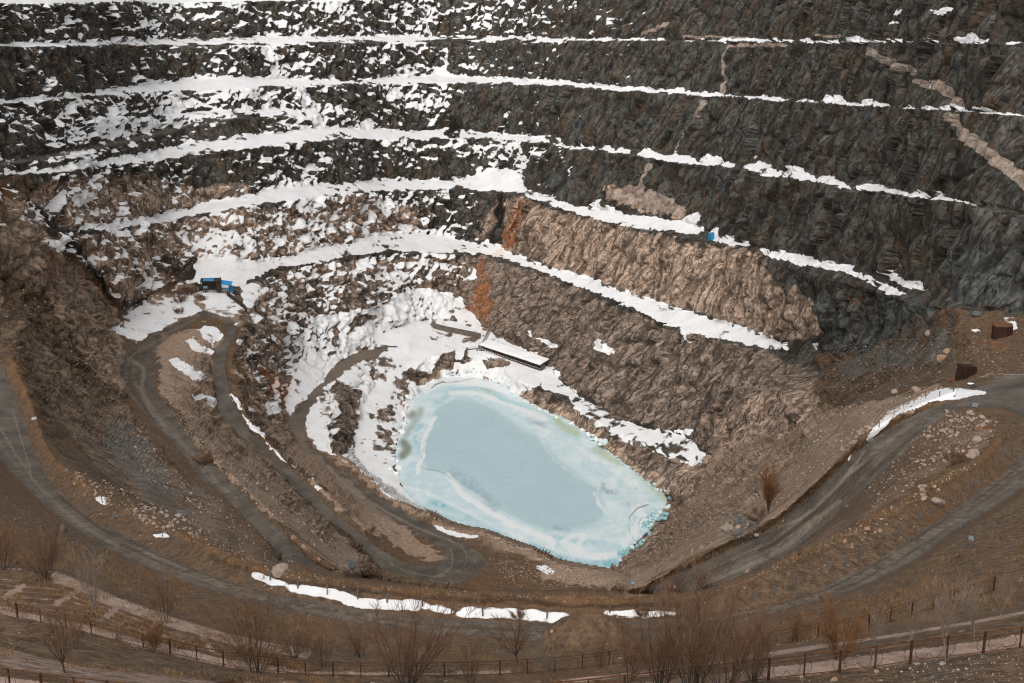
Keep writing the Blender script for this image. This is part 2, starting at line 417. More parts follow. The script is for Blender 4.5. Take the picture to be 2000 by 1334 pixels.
U = np.array(PU); V = np.array(PV); D = np.array(PD)
key = np.round(U / 1.5) * 100000 + np.round(V / 1.5)
_, first = np.unique(key, return_index=True)
U, V, D = U[first], V[first], D[first]
res = delaunay_2d_cdt([Vector((a, b)) for a, b in zip(U, V)], [], [], 0, 0.01)
TV = np.array([tuple(v) for v in res[0]])
src = np.array([o[0] if len(o) else -1 for o in res[3]])
TRI = np.array(res[2], dtype=np.int64)
P0 = at_D(U[src], V[src], D[src])


def refine(P, T, thr=8.0, rounds=8):
    """cut up triangles that are long on the ground (hidden slopes, flat benches seen edge-on)"""
    done = []
    for _ in range(rounds):
        e = np.stack([T, np.roll(T, -1, 1)], -1)
        a, b = P[e[..., 0]], P[e[..., 1]]
        slant = np.linalg.norm((a + b) * 0.5 - np.array([0, 0, CAMZ]), axis=-1)
        iso = np.linalg.norm(a - b, axis=-1) / slant * FPX * 0.512
        mid_uv = project(((a + b) * 0.5).reshape(-1, 3)).reshape(iso.shape + (2,))
        mark = iso > np.where((mid_uv[..., 1] < 780) & (mid_uv[..., 0] > -30) & (mid_uv[..., 0] < 2030), thr, 22.0)
        cnt = mark.sum(1)
        done.append(T[cnt == 0])
        T, mark, cnt = T[cnt > 0], mark[cnt > 0], cnt[cnt > 0]
        if len(T) == 0:
            break
        e = np.stack([T, np.roll(T, -1, 1)], -1)
        lo, hi = e.min(-1), e.max(-1)
        k = lo * (10 ** 8) + hi
        uq, inv = np.unique(k[mark], return_inverse=True)
        la, lb = uq // 10 ** 8, uq % 10 ** 8
        base = len(P)
        P = np.concatenate([P, (P[la] + P[lb]) * 0.5])
        M = np.full(mark.shape, -1, dtype=np.int64)
        M[mark] = base + inv
        new = []
        for c in (1, 2, 3):
            s = cnt == c
            if not s.any():
                continue
            t, m, mk = T[s], M[s], mark[s]
            if c == 3:
                a0, b0, c0 = t.T
                ab, bc, ca = m.T
                new += [np.stack(x, 1) for x in ((a0, ab, ca), (ab, b0, bc), (ca, bc, c0), (ab, bc, ca))]
            else:
                r = np.argmax(mk, 1) if c == 1 else (np.argmin(mk, 1) + 1) % 3
                idx = (r[:, None] + np.arange(3)) % 3
                t = np.take_along_axis(t, idx, 1)
                m = np.take_along_axis(m, idx, 1)
                a0, b0, c0 = t.T
                if c == 1:
                    ab = m[:, 0]
                    new += [np.stack((a0, ab, c0), 1), np.stack((ab, b0, c0), 1)]
                else:
                    ab, bc = m[:, 0], m[:, 1]
                    new += [np.stack((ab, b0, bc), 1), np.stack((a0, ab, bc), 1), np.stack((a0, bc, c0), 1)]
        T = np.concatenate(new)
    else:
        done.append(T)
    return P, np.concatenate(done)


def vnormals(P, T):
    n = np.cross(P[T[:, 1]] - P[T[:, 0]], P[T[:, 2]] - P[T[:, 0]])
    N = np.zeros_like(P)
    for k in range(3):
        for c in range(3):
            N[:, c] += np.bincount(T[:, k], n[:, c], len(P))
    return N / np.maximum(np.linalg.norm(N, axis=1, keepdims=True), 1e-9)


W0 = 1.0 / np.maximum(P0[:, 1] * CP - (P0[:, 2] - CAMZ) * SP, 1.0)


def axis(lo, a, b, hi, fine, coarse):
    return np.concatenate([np.arange(lo, a, coarse), np.arange(a, b, fine), np.arange(b, hi + coarse, coarse)])


GU = axis(-190, -26, 2026, 2140, 2.0, 9.0)
GV = axis(-155, -14, 1348, 1540, 2.7, 9.0)
NU, NV = len(GU), len(GV)
W = np.zeros((NV, NU))
for tri in TRI:
    (x0, y0), (x1, y1), (x2, y2) = TV[tri]
    det = (y1 - y2) * (x0 - x2) + (x2 - x1) * (y0 - y2)
    if abs(det) < 1e-9:
        continue
    i0, i1 = np.searchsorted(GU, (min(x0, x1, x2) - 1e-6, max(x0, x1, x2) + 1e-6))
    j0, j1 = np.searchsorted(GV, (min(y0, y1, y2) - 1e-6, max(y0, y1, y2) + 1e-6))
    if i1 <= i0 or j1 <= j0:
        continue
    gx, gy = GU[i0:i1][None, :], GV[j0:j1][:, None]
    l0 = ((y1 - y2) * (gx - x2) + (x2 - x1) * (gy - y2)) / det
    l1 = ((y2 - y0) * (gx - x2) + (x0 - x2) * (gy - y2)) / det
    l2 = 1 - l0 - l1
    ins = (l0 >= -1e-6) & (l1 >= -1e-6) & (l2 >= -1e-6)
    w = W0[tri]
    W[j0:j1, i0:i1] = np.where(ins, l0 * w[0] + l1 * w[1] + l2 * w[2], W[j0:j1, i0:i1])
for _ in range(400):                                   # outside the surveyed hull: carry the nearest value outwards
    hole = W == 0
    if not hole.any():
        break
    for sh, ax in ((1, 0), (-1, 0), (1, 1), (-1, 1)):
        r = np.roll(W, sh, ax)
        if ax == 0:
            r[0 if sh == 1 else -1] = 0
        else:
            r[:, 0 if sh == 1 else -1] = 0
        W = np.where((W == 0) & (r > 0), r, W)
# soften the facets between the surveyed lines
fix = np.zeros((NV, NU), bool)
for q, (a, b, ln) in enumerate(zip(PU, PV, PLINE)):
    if ln:
        i, j = np.searchsorted(GU, a), np.searchsorted(GV, b)
        fix[max(j - 1, 0):j + 1, max(i - 2, 0):i + 2] = True
fix[0] = fix[-1] = True; fix[:, 0] = fix[:, -1] = True
lw = np.log(W)
for _ in range(90):
    m = 0.25 * (np.roll(lw, 1, 0) + np.roll(lw, -1, 0) + np.roll(lw, 1, 1) + np.roll(lw, -1, 1))
    lw = np.where(fix, lw, m)
DEP = 1.0 / np.exp(lw)
gx, gy = np.meshgrid((GU - 1000) / FPX, (667 - GV) / FPX)
P = np.stack([DEP * gx, DEP * (CP + gy * SP), CAMZ + DEP * (-SP + gy * CP)], -1).reshape(-1, 3)
idx = np.arange(NU * NV).reshape(NV, NU)
a, b, c, d = idx[:-1, :-1].ravel(), idx[:-1, 1:].ravel(), idx[1:, 1:].ravel(), idx[1:, :-1].ravel()
alt = ((np.arange(NV - 1)[:, None] + np.arange(NU - 1)[None, :]) % 2 == 0).ravel()
T = np.concatenate([np.stack([np.where(alt, a, b), np.where(alt, d, a), np.where(alt, c, d)], 1),
                    np.stack([np.where(alt, a, b), np.where(alt, c, d), np.where(alt, b, c)], 1)])
nf = np.cross(P[T[:, 1]] - P[T[:, 0]], P[T[:, 2]] - P[T[:, 0]])
print("down", ((nf * (P[T].mean(1) - np.array([0, 0, CAMZ]))).sum(1) > 0).sum())
P, T = refine(P, T)
print("terrain", len(P), "vertices", len(T), "triangles")
#@@TERRAIN_END

# ----------------------------------------------------------------------------------------------
# what the ground is made of: regions traced on the terrain, kept as vertex weights
# ----------------------------------------------------------------------------------------------
MX0, MY0, MS = -210.0, -180.0, 2.0
MH, MWD = 880, 1210


def blank(v=0.0):
    return np.full((MH, MWD), float(v), np.float32)


def poly_mask(poly):
    p = (np.array(poly, float)[:, :2] - [MX0, MY0]) / MS
    x0, y0 = np.maximum(np.floor(p.min(0)).astype(int), 0)
    x1, y1 = np.minimum(np.ceil(p.max(0)).astype(int) + 1, [MWD, MH])
    if x1 <= x0 or y1 <= y0:
        return slice(0, 0), slice(0, 0), np.zeros((0, 0), bool)
    gx, gy = np.meshgrid(np.arange(x0, x1), np.arange(y0, y1))
    ins = np.zeros(gx.shape, bool)
    q = np.roll(p, -1, 0)
    for (ax, ay), (bx, by) in zip(p, q):
        if ay == by:
            continue
        c = (ay > gy) != (by > gy)
        ins ^= c & (gx < (bx - ax) * (gy - ay) / (by - ay) + ax)
    return slice(y0, y1), slice(x0, x1), ins


def fill(m, poly, v, how="set"):
    ys, xs, ins = poly_mask(poly)
    sub = m[ys, xs]
    if how == "set":
        sub[ins] = v
    elif how == "max":
        sub[ins] = np.maximum(sub[ins], v)
    else:
        sub[ins] += v


def stroke(m, line, width, v, how="max"):
    a = np.array(line, float)[:, :2]
    for p, q in zip(a[:-1], a[1:]):
        lo = ((np.minimum(p, q) - width - [MX0, MY0]) / MS).astype(int)
        hi = ((np.maximum(p, q) + width - [MX0, MY0]) / MS).astype(int) + 2
        lo = np.maximum(lo, 0)
        hi = np.minimum(hi, [MWD, MH])
        if hi[0] <= lo[0] or hi[1] <= lo[1]:
            continue
        gx, gy = np.meshgrid(np.arange(lo[0], hi[0]) * MS + MX0, np.arange(lo[1], hi[1]) * MS + MY0)
        d = q - p
        t = np.clip(((gx - p[0]) * d[0] + (gy - p[1]) * d[1]) / max(d @ d, 1e-6), 0, 1)
        r = np.hypot(gx - p[0] - t * d[0], gy - p[1] - t * d[1])
        w = np.clip((width * 0.5 - r) / MS + 0.5, 0, 1) * v
        sub = m[lo[1]:hi[1], lo[0]:hi[0]]
        if how == "max":
            np.maximum(sub, w, out=sub)
        else:
            sub[w > 0.4] = v


def blur(m, n=1):
    for _ in range(n):
        p = np.pad(m, 1, mode="edge")
        m = (p[:-2, 1:-1] + p[2:, 1:-1] + p[1:-1, :-2] + p[1:-1, 2:] + 2 * p[1:-1, 1:-1]) / 6
    return m.astype(np.float32)


def sample(m, uv):
    x = np.clip((uv[:, 0] - MX0) / MS, 0, MWD - 1.001)
    y = np.clip((uv[:, 1] - MY0) / MS, 0, MH - 1.001)
    i, j = x.astype(int), y.astype(int)
    fx, fy = x - i, y - j
    return m[j, i] * (1 - fx) * (1 - fy) + m[j, i + 1] * fx * (1 - fy) + m[j + 1, i] * (1 - fx) * fy + m[j + 1, i + 1] * fx * fy


def clip_line(line, u0, u1):
    a = np.array(line, float)[:, :2]
    us = np.unique(np.concatenate([[u0, u1], a[(a[:, 0] > u0) & (a[:, 0] < u1), 0]]))
    return np.stack([us, np.interp(us, a[:, 0], a[:, 1])], 1)


def between(upper, lower, u0, u1, du=0.0, dl=0.0):
    a, b = clip_line(upper, u0, u1), clip_line(lower, u0, u1)
    a[:, 1] += du
    b[:, 1] += dl
    return np.concatenate([a, b[::-1]])


F5T = [(480, 615), (545, 690), (548, 800), (552, 770), (575, 720), (590, 680), (600, 650), (612, 622), (650, 612), (680, 607), (720, 600), (770, 580), (800, 566), (850, 566), (900, 585)]
ROAD1 = [p[:2] for p in R1U] + [p[:2] for p in (R1L + R1L2)[::-1]]
ROAD2R = [p[:2] for p in R2U] + [p[:2] for p in R2D[::-1]]
ROAD2L = [p[:2] for p in R2LL] + [p[:2] for p in R2LR[::-1]]
ROAD3 = [p[:2] for p in R3L] + [p[:2] for p in R3R[::-1]]
ROAD4 = [p[:2] for p in R4L] + [p[:2] for p in R4R[::-1]]
TURN = [(832, 1136), (895, 1140), (935, 1120), (950, 1095), (935, 1077), (874, 1070), (860, 1100)]
HAIR = [(395, 610), (412, 608), (430, 616), (430, 624), (405, 620)]

# ---- snow cover (0..1 share of the ground that is white)
S = blank()
fill(S, between([(-200, -170), (2150, -170)], B0T, -200, 1000), 0.5)
fill(S, between(B0T, B0C, -200, 1000, -2, -1), 1.0)
for a, b, d in ((-200, 60, .10), (60, 200, .16), (200, 340, .34), (340, 520, .44), (520, 640, .42), (640, 760, .34), (760, 960, .38), (960, 1080, .24), (1080, 1180, .12), (1180, 1300, .02), (1300, 2150, .0)):
    fill(S, between(B0C, B1T, a, b), d)
for a, b, d in ((-200, 120, .05), (120, 260, .035), (260, 420, .18), (420, 560, .24), (560, 700, .26), (700, 850, .24), (850, 1000, .15), (1000, 1150, .07), (1150, 1250, .01), (1250, 2150, .0)):
    fill(S, between(B1C, B2T, a, b), d)
for a, b, d in ((640, 760, .36), (760, 880, .30), (880, 980, .10), (980, 1100, .05), (1100, 1160, .01), (1160, 2150, .0)):
    fill(S, between(B2C, B3T, a, b), d)
for a, b, d in ((-200, 250, .34), (250, 330, .62), (330, 520, .70), (520, 640, .48)):
    fill(S, between(B2C, CT, a, b), d)
fill(S, between(B2C, B3T, 560, 640), .48)
for a, b, d in ((-200, 80, .22), (80, 180, .40), (180, 350, .86), (350, 640, .8)):
    fill(S, between(CC, UT, a, b), d)
for a, b, d in ((-200, 60, .45), (60, 200, .55), (200, 420, .30), (420, 560, .18), (560, 650, .5)):
    fill(S, between(UC, B3T, a, b), d)
for a, b, d in ((-200, 90, .10), (90, 330, .13), (330, 560, .13), (560, 700, .20), (700, 880, .12), (880, 960, .22), (960, 1020, .5), (1020, 1120, .03), (1120, 2150, .0)):
    fill(S, between(B3C, B4T, a, b), d)
fill(S, [(930, 335), (965, 310), (1000, 325), (1022, 345), (1015, 372), (940, 372)], .7)
for a, b, d in ((130, 300, .34), (300, 480, .36), (480, 640, .38), (640, 780, .38), (780, 880, .40), (880, 935, .22), (935, 1480, .0), (1480, 1600, .0)):
    fill(S, between(B4C, B5T + [(1600, 650)], a, b), d)
fill(S, [(130, 455), (230, 452), (300, 440), (385, 503), (340, 552), (235, 590), (150, 500)], .26)
# lower inner faces and the floor
fill(S, [(470, 562), (600, 520), (700, 505), (760, 494), (830, 498), (930, 505), (925, 600), (850, 566), (780, 575), (680, 607), (612, 622), (590, 680), (548, 780), (530, 700), (480, 620)], .40)
fill(S, [(485, 600), (530, 560), (560, 640), (560, 720), (540, 790), (520, 780), (470, 700)], .10)
fill(S, [(505, 540), (560, 560), (600, 600), (560, 620), (500, 600)], .34)
FLOOR = [(555, 790), (575, 720), (590, 680), (600, 650), (615, 622), (650, 612), (690, 606), (740, 590), (780, 572), (850, 562), (900, 580), (925, 612), (945, 640), (1000, 672), (1045, 690),
         (1060, 745), (1003, 772), (985, 757), (930, 740), (870, 742), (830, 760), (800, 790), (785, 830), (772, 880), (772, 920), (790, 960), (830, 995), (760, 972), (700, 915), (668, 888),
         (620, 880), (600, 845), (560, 805)]
fill(S, FLOOR, .955)
fill(S, [(612, 622), (660, 640), (650, 700), (600, 720), (575, 740), (590, 680)], .84)
for pl, d in (([(640, 690), (652, 640), (668, 626), (667, 648), (654, 662), (648, 685)], .05), ([(690, 628), (702, 612), (742, 616), (726, 627), (712, 640), (698, 652), (690, 640)], .1),
              ([(598, 655), (608, 648), (608, 672), (600, 670)], .3),
              ([(780, 733), (805, 716), (845, 733), (850, 715), (868, 690), (882, 690), (882, 712), (858, 728), (845, 742), (820, 747), (795, 740)], .0),
              ([(890, 680), (886, 694), (876, 690)], .3), ([(945, 705), (965, 698), (1000, 706), (1000, 716), (965, 716), (945, 722)], .35),
              ([(905, 678), (914, 678), (912, 704), (905, 705)], .2),
              ([(655, 740), (690, 755), (703, 770), (695, 800), (690, 830), (684, 870), (676, 890), (655, 885), (640, 850), (636, 800)], .0),
              ([(625, 765), (655, 765), (660, 800), (652, 860), (640, 858), (625, 820)], .62),
              ([(765, 735), (795, 740), (800, 775), (790, 800), (780, 845), (770, 885), (752, 890), (748, 840), (758, 780)], .62),
              ([(742, 800), (775, 800), (768, 900), (735, 915), (728, 870)], .72),
              ([(755, 840), (772, 845), (768, 885), (757, 880)], .15),
              ([(700, 715), (740, 700), (770, 688), (790, 690), (765, 720), (735, 745), (710, 735)], .8)):
    fill(S, pl, d)
for ln in ([(768, 684), (785, 705), (770, 725), (745, 742)], [(800, 682), (790, 700), (770, 715)], [(695, 745), (715, 755), (735, 752)], [(700, 820), (712, 805)], [(715, 790), (705, 835)],
           [(690, 715), (705, 735), (722, 750)], [(750, 712), (762, 730)]):
    stroke(S, ln, 5, .12, "set")
fill(S, ROAD4, .0)
stroke(S, [(797, 675), (780, 690), (768, 705)], 3, .0, "set")
for pl, d in (([(560, 640), (600, 660), (590, 700), (565, 730), (545, 720)], .55), ([(575, 740), (640, 700), (650, 712), (610, 760), (580, 790)], .93), ([(600, 700), (640, 660), (655, 690), (625, 725)], .78)):
    fill(S, pl, d)
# right-hand bench above the lake
fill(S, [(1052, 716), (1080, 716), (1110, 752), (1150, 782), (1200, 806), (1250, 832), (1300, 842), (1353, 836), (1353, 872), (1325, 872), (1300, 868), (1262, 862), (1215, 845), (1180, 832), (1150, 815), (1120, 795), (1108, 775), (1068, 760), (1050, 742)], .88)
fill(S, [(1140, 800), (1200, 830), (1260, 858), (1300, 872), (1280, 885), (1215, 862), (1160, 830)], .5)
fill(S, [(1275, 875), (1345, 860), (1382, 890), (1375, 905), (1330, 905), (1300, 890)], .42)
fill(S, [(1345, 905), (1378, 888), (1384, 895), (1360, 912)], .95)
# benches
for c, t in ((B1C, B1T), (B2C, B2T), (B3C, B3T), (B4C, B4T)):
    fill(S, between(t, c, -200 if c is not B4C else 150, 1050, -2.5, -2), .955)
fill(S, between(CT, CC, -200, 620, -1, -1), .7)
fill(S, between(UT, UC, -200, 620, -1, -2), .25)
fill(S, between(B1T, B1C, 1050, 1260, -2, -1), .95)
fill(S, between(B2T, B2C, 1050, 1335, -3, -2), 1.0)
fill(S, between(B3T, B3C, 1050, 1075, -3, -2), 1.0)
for a, b in ((1260, 1300), (1335, 1400), (1405, 1541), (1556, 1636), (1645, 1765), (1818, 1829), (1866, 1930), (1965, 1991)):
    fill(S, between(B1T, B1C, a, b, -3 - (4 if a in (1645, 1866) else 0), -1), .95)
fill(S, [(1868, 81), (1892, 68), (1902, 68), (1930, 82), (1930, 84), (1868, 84)], 1)
for a, b, x in ((1340, 1422, 2), (1433, 1470, 1), (1465, 1541, 6), (1560, 1602, 7), (1602, 1660, 16), (1660, 1755, 8), (1795, 1840, 4), (1838, 1900, 13), (1900, 1961, 7), (1972, 2150, 2)):
    fill(S, [(a, np.interp(a, *np.array(B2C).T) - 2), (a + (b - a) * .25, np.interp(a + (b - a) * .25, *np.array(B2C).T) - 5 - x * .8), (a + (b - a) * .45, np.interp(a + (b - a) * .45, *np.array(B2C).T) - 6 - x),
             (a + (b - a) * .75, np.interp(a + (b - a) * .75, *np.array(B2C).T) - 4 - x * .55), (b, np.interp(b, *np.array(B2C).T) - 1.5), (a + (b - a) * .5, np.interp(a + (b - a) * .5, *np.array(B2C).T) - 1)], .97)
for a, b, x in ((1085, 1124, 6), (1133, 1160, 9), (1171, 1204, 8), (1206, 1235, 10), (1240, 1320, 16), (1305, 1366, 18), (1366, 1442, 16), (1443, 1540, 18), (1535, 1600, 26), (1590, 1662, 16), (1667, 1782, 14), (1785, 1812, 6), (1805, 1826, 14), (1825, 1868, 13), (1862, 1900, 8)):
    f = lambda u: float(np.interp(u, *np.array(B3C).T))
    fill(S, [(a, f(a) - 4), (a + (b - a) * .2, f(a + (b - a) * .2) - 6 - x * .8), (a + (b - a) * .35, f(a + (b - a) * .35) - 6 - x), (a + (b - a) * .6, f(a + (b - a) * .6) - 5 - x * .7), (a + (b - a) * .85, f(a + (b - a) * .85) - 5 - x * .35),
             (b, f(b) - 3), (a + (b - a) * .5, f(a + (b - a) * .5) - 3)], .96)
fill(S, between(B3T, B3C, 1480, 1560, 6, 0), .3)
fill(S, [(870, 255), (885, 240), (905, 245), (895, 275), (870, 275)], .05)
fill(S, between(B4T, B4C, 1015, 1120, 0, -3), .72)
fill(S, between(B4T, B4C, 1120, 1300, 4, -3), .66)
fill(S, between(B4T, B4C, 1240, 1378, -2, -8), .9)
fill(S, [(1300, 440), (1345, 425), (1372, 414), (1375, 430), (1368, 446), (1340, 455), (1310, 448)], 1)
fill(S, [(1150, 400), (1168, 388), (1172, 400), (1250, 425), (1240, 435), (1180, 418)], .95)
for pl in ([(1385, 452), (1400, 446), (1425, 460), (1475, 475), (1465, 482), (1420, 480), (1395, 470)], [(1475, 488), (1500, 484), (1560, 499), (1620, 511), (1674, 522), (1668, 528), (1720, 546), (1772, 575), (1745, 579), (1690, 549), (1640, 530), (1580, 518), (1510, 507)],
           [(1723, 526), (1745, 530), (1770, 547), (1800, 549), (1804, 567), (1770, 563), (1740, 549)], [(1810, 574), (1822, 563), (1818, 574)]):
    fill(S, pl, .9)
fill(S, between(B5T, B5C, 985, 1200, -3, -4), .97)
fill(S, between(B5T, B5C, 1200, 1543, -3, -2), .9)
fill(S, between(B5T, B5C, 385, 985, -4, -2), .95)
fill(S, [(385, 505), (470, 508), (500, 520), (470, 560), (440, 545), (400, 540), (382, 525)], .95)
# dirt crests of the benches
for c, a, b in ((B4C, 1000, 1900), (B3C, 1040, 2000), (B5C, 950, 1540), (B3C, -200, 600), (UC, -200, 620), (CC, -200, 620), (B4C, 150, 1000), (B2C, -200, 2000), (B1C, -200, 1000)):
    stroke(S, clip_line(c, a, b) + [0, 1.0], 3.4, .06, "set")
# gullies in the faces
for ln, w in (([(515, 100), (528, 130), (540, 158)], 18), ([(590, 178), (612, 225), (625, 255)], 22), ([(830, 40), (838, 75)], 10), ([(868, 112), (862, 140)], 12), ([(853, 140), (880, 150)], 16), ([(955, 50), (956, 80)], 6)):
    stroke(S, ln, w, .93)
# plateau and patches beside the roads
fill(S, [(230, 640), (240, 600), (300, 560), (350, 555), (380, 545), (440, 560), (482, 600), (470, 635), (430, 610), (395, 608), (340, 625), (300, 650), (262, 670)], .42)
fill(S, [(330, 552), (350, 548), (355, 560), (340, 562)], .95)
z3 = lambda pts: [(180 + a / 4, 480 + b / 4) for a, b in pts]
for pl, d in (([(600, 890), (680, 885), (760, 960), (885, 1035), (820, 1075), (740, 1030), (640, 955)], 1), ([(790, 1152), (940, 1170), (990, 1240), (960, 1280), (910, 1250), (905, 1200), (820, 1195)], 1),
              ([(730, 740), (790, 725), (850, 790), (945, 820), (930, 850), (870, 830), (785, 790)], .95), ([(880, 640), (940, 632), (1000, 680), (1035, 690), (960, 778), (890, 730), (820, 660)], .8),
              ([(790, 605), (880, 572), (925, 582), (860, 622)], .95), ([(600, 480), (700, 400), (790, 400), (870, 515), (760, 552), (650, 562)], .95),
              ([(830, 355), (1050, 370), (1180, 470), (1195, 560), (1135, 640), (1100, 570), (950, 530), (880, 520), (900, 440)], .86), ([(125, 610), (250, 650), (345, 658), (310, 700), (200, 680), (140, 640)], .95),
              ([(380, 690), (430, 650), (460, 675), (390, 715)], .9), ([(410, 230), (460, 240), (550, 320), (480, 335), (380, 350)], .97), ([(365, 150), (420, 110), (465, 150), (420, 190)], .95),
              ([(430, 75), (520, 90), (500, 110), (450, 100)], .95), ([(620, 290), (690, 270), (700, 310), (650, 330)], .95), ([(1125, 735), (1180, 720), (1170, 780)], .9), ([(1330, 920), (1385, 960), (1375, 985), (1340, 960)], 1),
              ([(1365, 870), (1410, 910), (1385, 920)], 1), ([(1430, 870), (1475, 930), (1460, 945)], .9), ([(1210, 1230), (1275, 1280), (1265, 1300), (1230, 1280)], 1), ([(1335, 1210), (1400, 1240), (1415, 1310), (1395, 1320)], 1),
              ([(1395, 545), (1470, 555), (1460, 590), (1410, 580)], .95), ([(1225, 540), (1285, 550), (1260, 600), (1225, 580)], .95)):
    fill(S, z3(pl), d)
for ln, w in (([(452, 770), (476, 811), (497, 835), (530, 875), (562, 902)], 6), ([(562, 900), (590, 920), (622, 955)], 5), ([(500, 955), (502, 958)], 3)):
    stroke(S, ln, w, .95)
for ln, w, d in (([(500, 1122), (528, 1136), (556, 1141)], 11, .66), ([(505, 1124), (528, 1136), (552, 1141)], 7, .97), ([(564, 1149), (600, 1154), (650, 1162), (700, 1174), (780, 1181)], 18, .60), ([(568, 1151), (610, 1157), (650, 1163), (690, 1173)], 9, .93),
                 ([(700, 1174), (740, 1178), (775, 1181)], 6, .93), ([(793, 1180), (850, 1186), (900, 1197), (1000, 1199), (1105, 1206)], 20, .62), ([(800, 1181), (850, 1187), (885, 1194)], 9, .97), ([(895, 1197), (960, 1197), (1030, 1200), (1095, 1206)], 10, .93), ([(1185, 1200), (1240, 1200), (1310, 1202)], 17, .62), ([(1190, 1198), (1240, 1198), (1290, 1200)], 8, .96)):
    stroke(S, ln, w, d)
for pl in ([(1690, 857), (1705, 843), (1720, 822), (1740, 805), (1765, 790), (1800, 775), (1820, 765), (1850, 759), (1900, 760), (1930, 767), (1905, 771), (1875, 781), (1850, 781), (1810, 786), (1780, 798), (1760, 806), (1745, 816), (1725, 833), (1708, 851), (1697, 862)],
           [(1655, 897), (1665, 887), (1661, 902)], [(1893, 643), (1910, 639), (1921, 645), (1905, 649)], [(1958, 620), (1985, 620), (1986, 640), (1975, 646), (1960, 626)], [(1994, 645), (2030, 643), (2030, 648), (1995, 648)], [(1584, 665), (1598, 669), (1590, 690)],
           [(1031, 645), (1043, 648), (1040, 662)], [(1045, 660), (1060, 662), (1077, 668), (1076, 679), (1058, 675)], [(1166, 662), (1190, 668), (1206, 690), (1198, 696), (1172, 684)], [(1334, 640), (1352, 645), (1350, 667), (1340, 660)],
           [(185, 972), (200, 968), (213, 985), (200, 990)], [(302, 1044), (325, 1042), (328, 1049), (306, 1050)], [(1045, 1110), (1060, 1106), (1088, 1118), (1070, 1122)], [(845, 1024), (865, 1030), (890, 1038), (935, 1048), (930, 1052), (880, 1047)],
           [(945, 1055), (960, 1054), (962, 1060), (948, 1060)], [(1435, 35), (1440, 40), (1434, 48)], [(1748, 22), (1770, 20), (1772, 28), (1752, 34)], [(1836, 22), (1855, 12), (1858, 18), (1848, 30)], [(1746, 38), (1755, 42), (1750, 52)],
           [(1822, 152), (1825, 160), (1818, 172)], [(1466, 295), (1472, 300), (1470, 308), (1460, 308)], [(1086, 255), (1090, 262), (1088, 275), (1080, 270)], [(1115, 322), (1120, 340), (1114, 345)], [(957, 300), (970, 305), (962, 316)],
           [(1365, 905), (1380, 900), (1378, 908)], [(1350, 630 + 160), (1354, 795), (1350, 800)], [(80, 470), (100, 468), (128, 478), (120, 495), (95, 480)], [(110, 452), (130, 470), (118, 490)], [(140, 385), (165, 375), (188, 378), (170, 400), (150, 408)]):
    fill(S, pl, .97)
for a, b in ((1020, 1065), (1600, 1100), (1555, 1010), (1580, 985), (1617, 963), (1335, 985)):
    pass
for c, a, b, d in ((B2C, 1330, 2100, .5), (B3C, 1080, 1910, .5), (B1C, 1260, 1800, .45)):
    stroke(S, clip_line(c, a, b) - [0, 3.5], 4, d)
for ln, w in (([(-200, 356), (0, 322), (120, 301), (250, 276), (345, 253), (380, 240), (392, 235)], 9), ([(392, 236), (440, 234), (500, 229), (560, 223), (620, 221)], 3.5), ([(0, 233), (180, 229), (300, 229), (400, 226)], 3.5), ([(350, 240), (385, 236), (396, 233)], 9)):
    stroke(S, ln, w, .0, "set")
S = blur(S, 1)

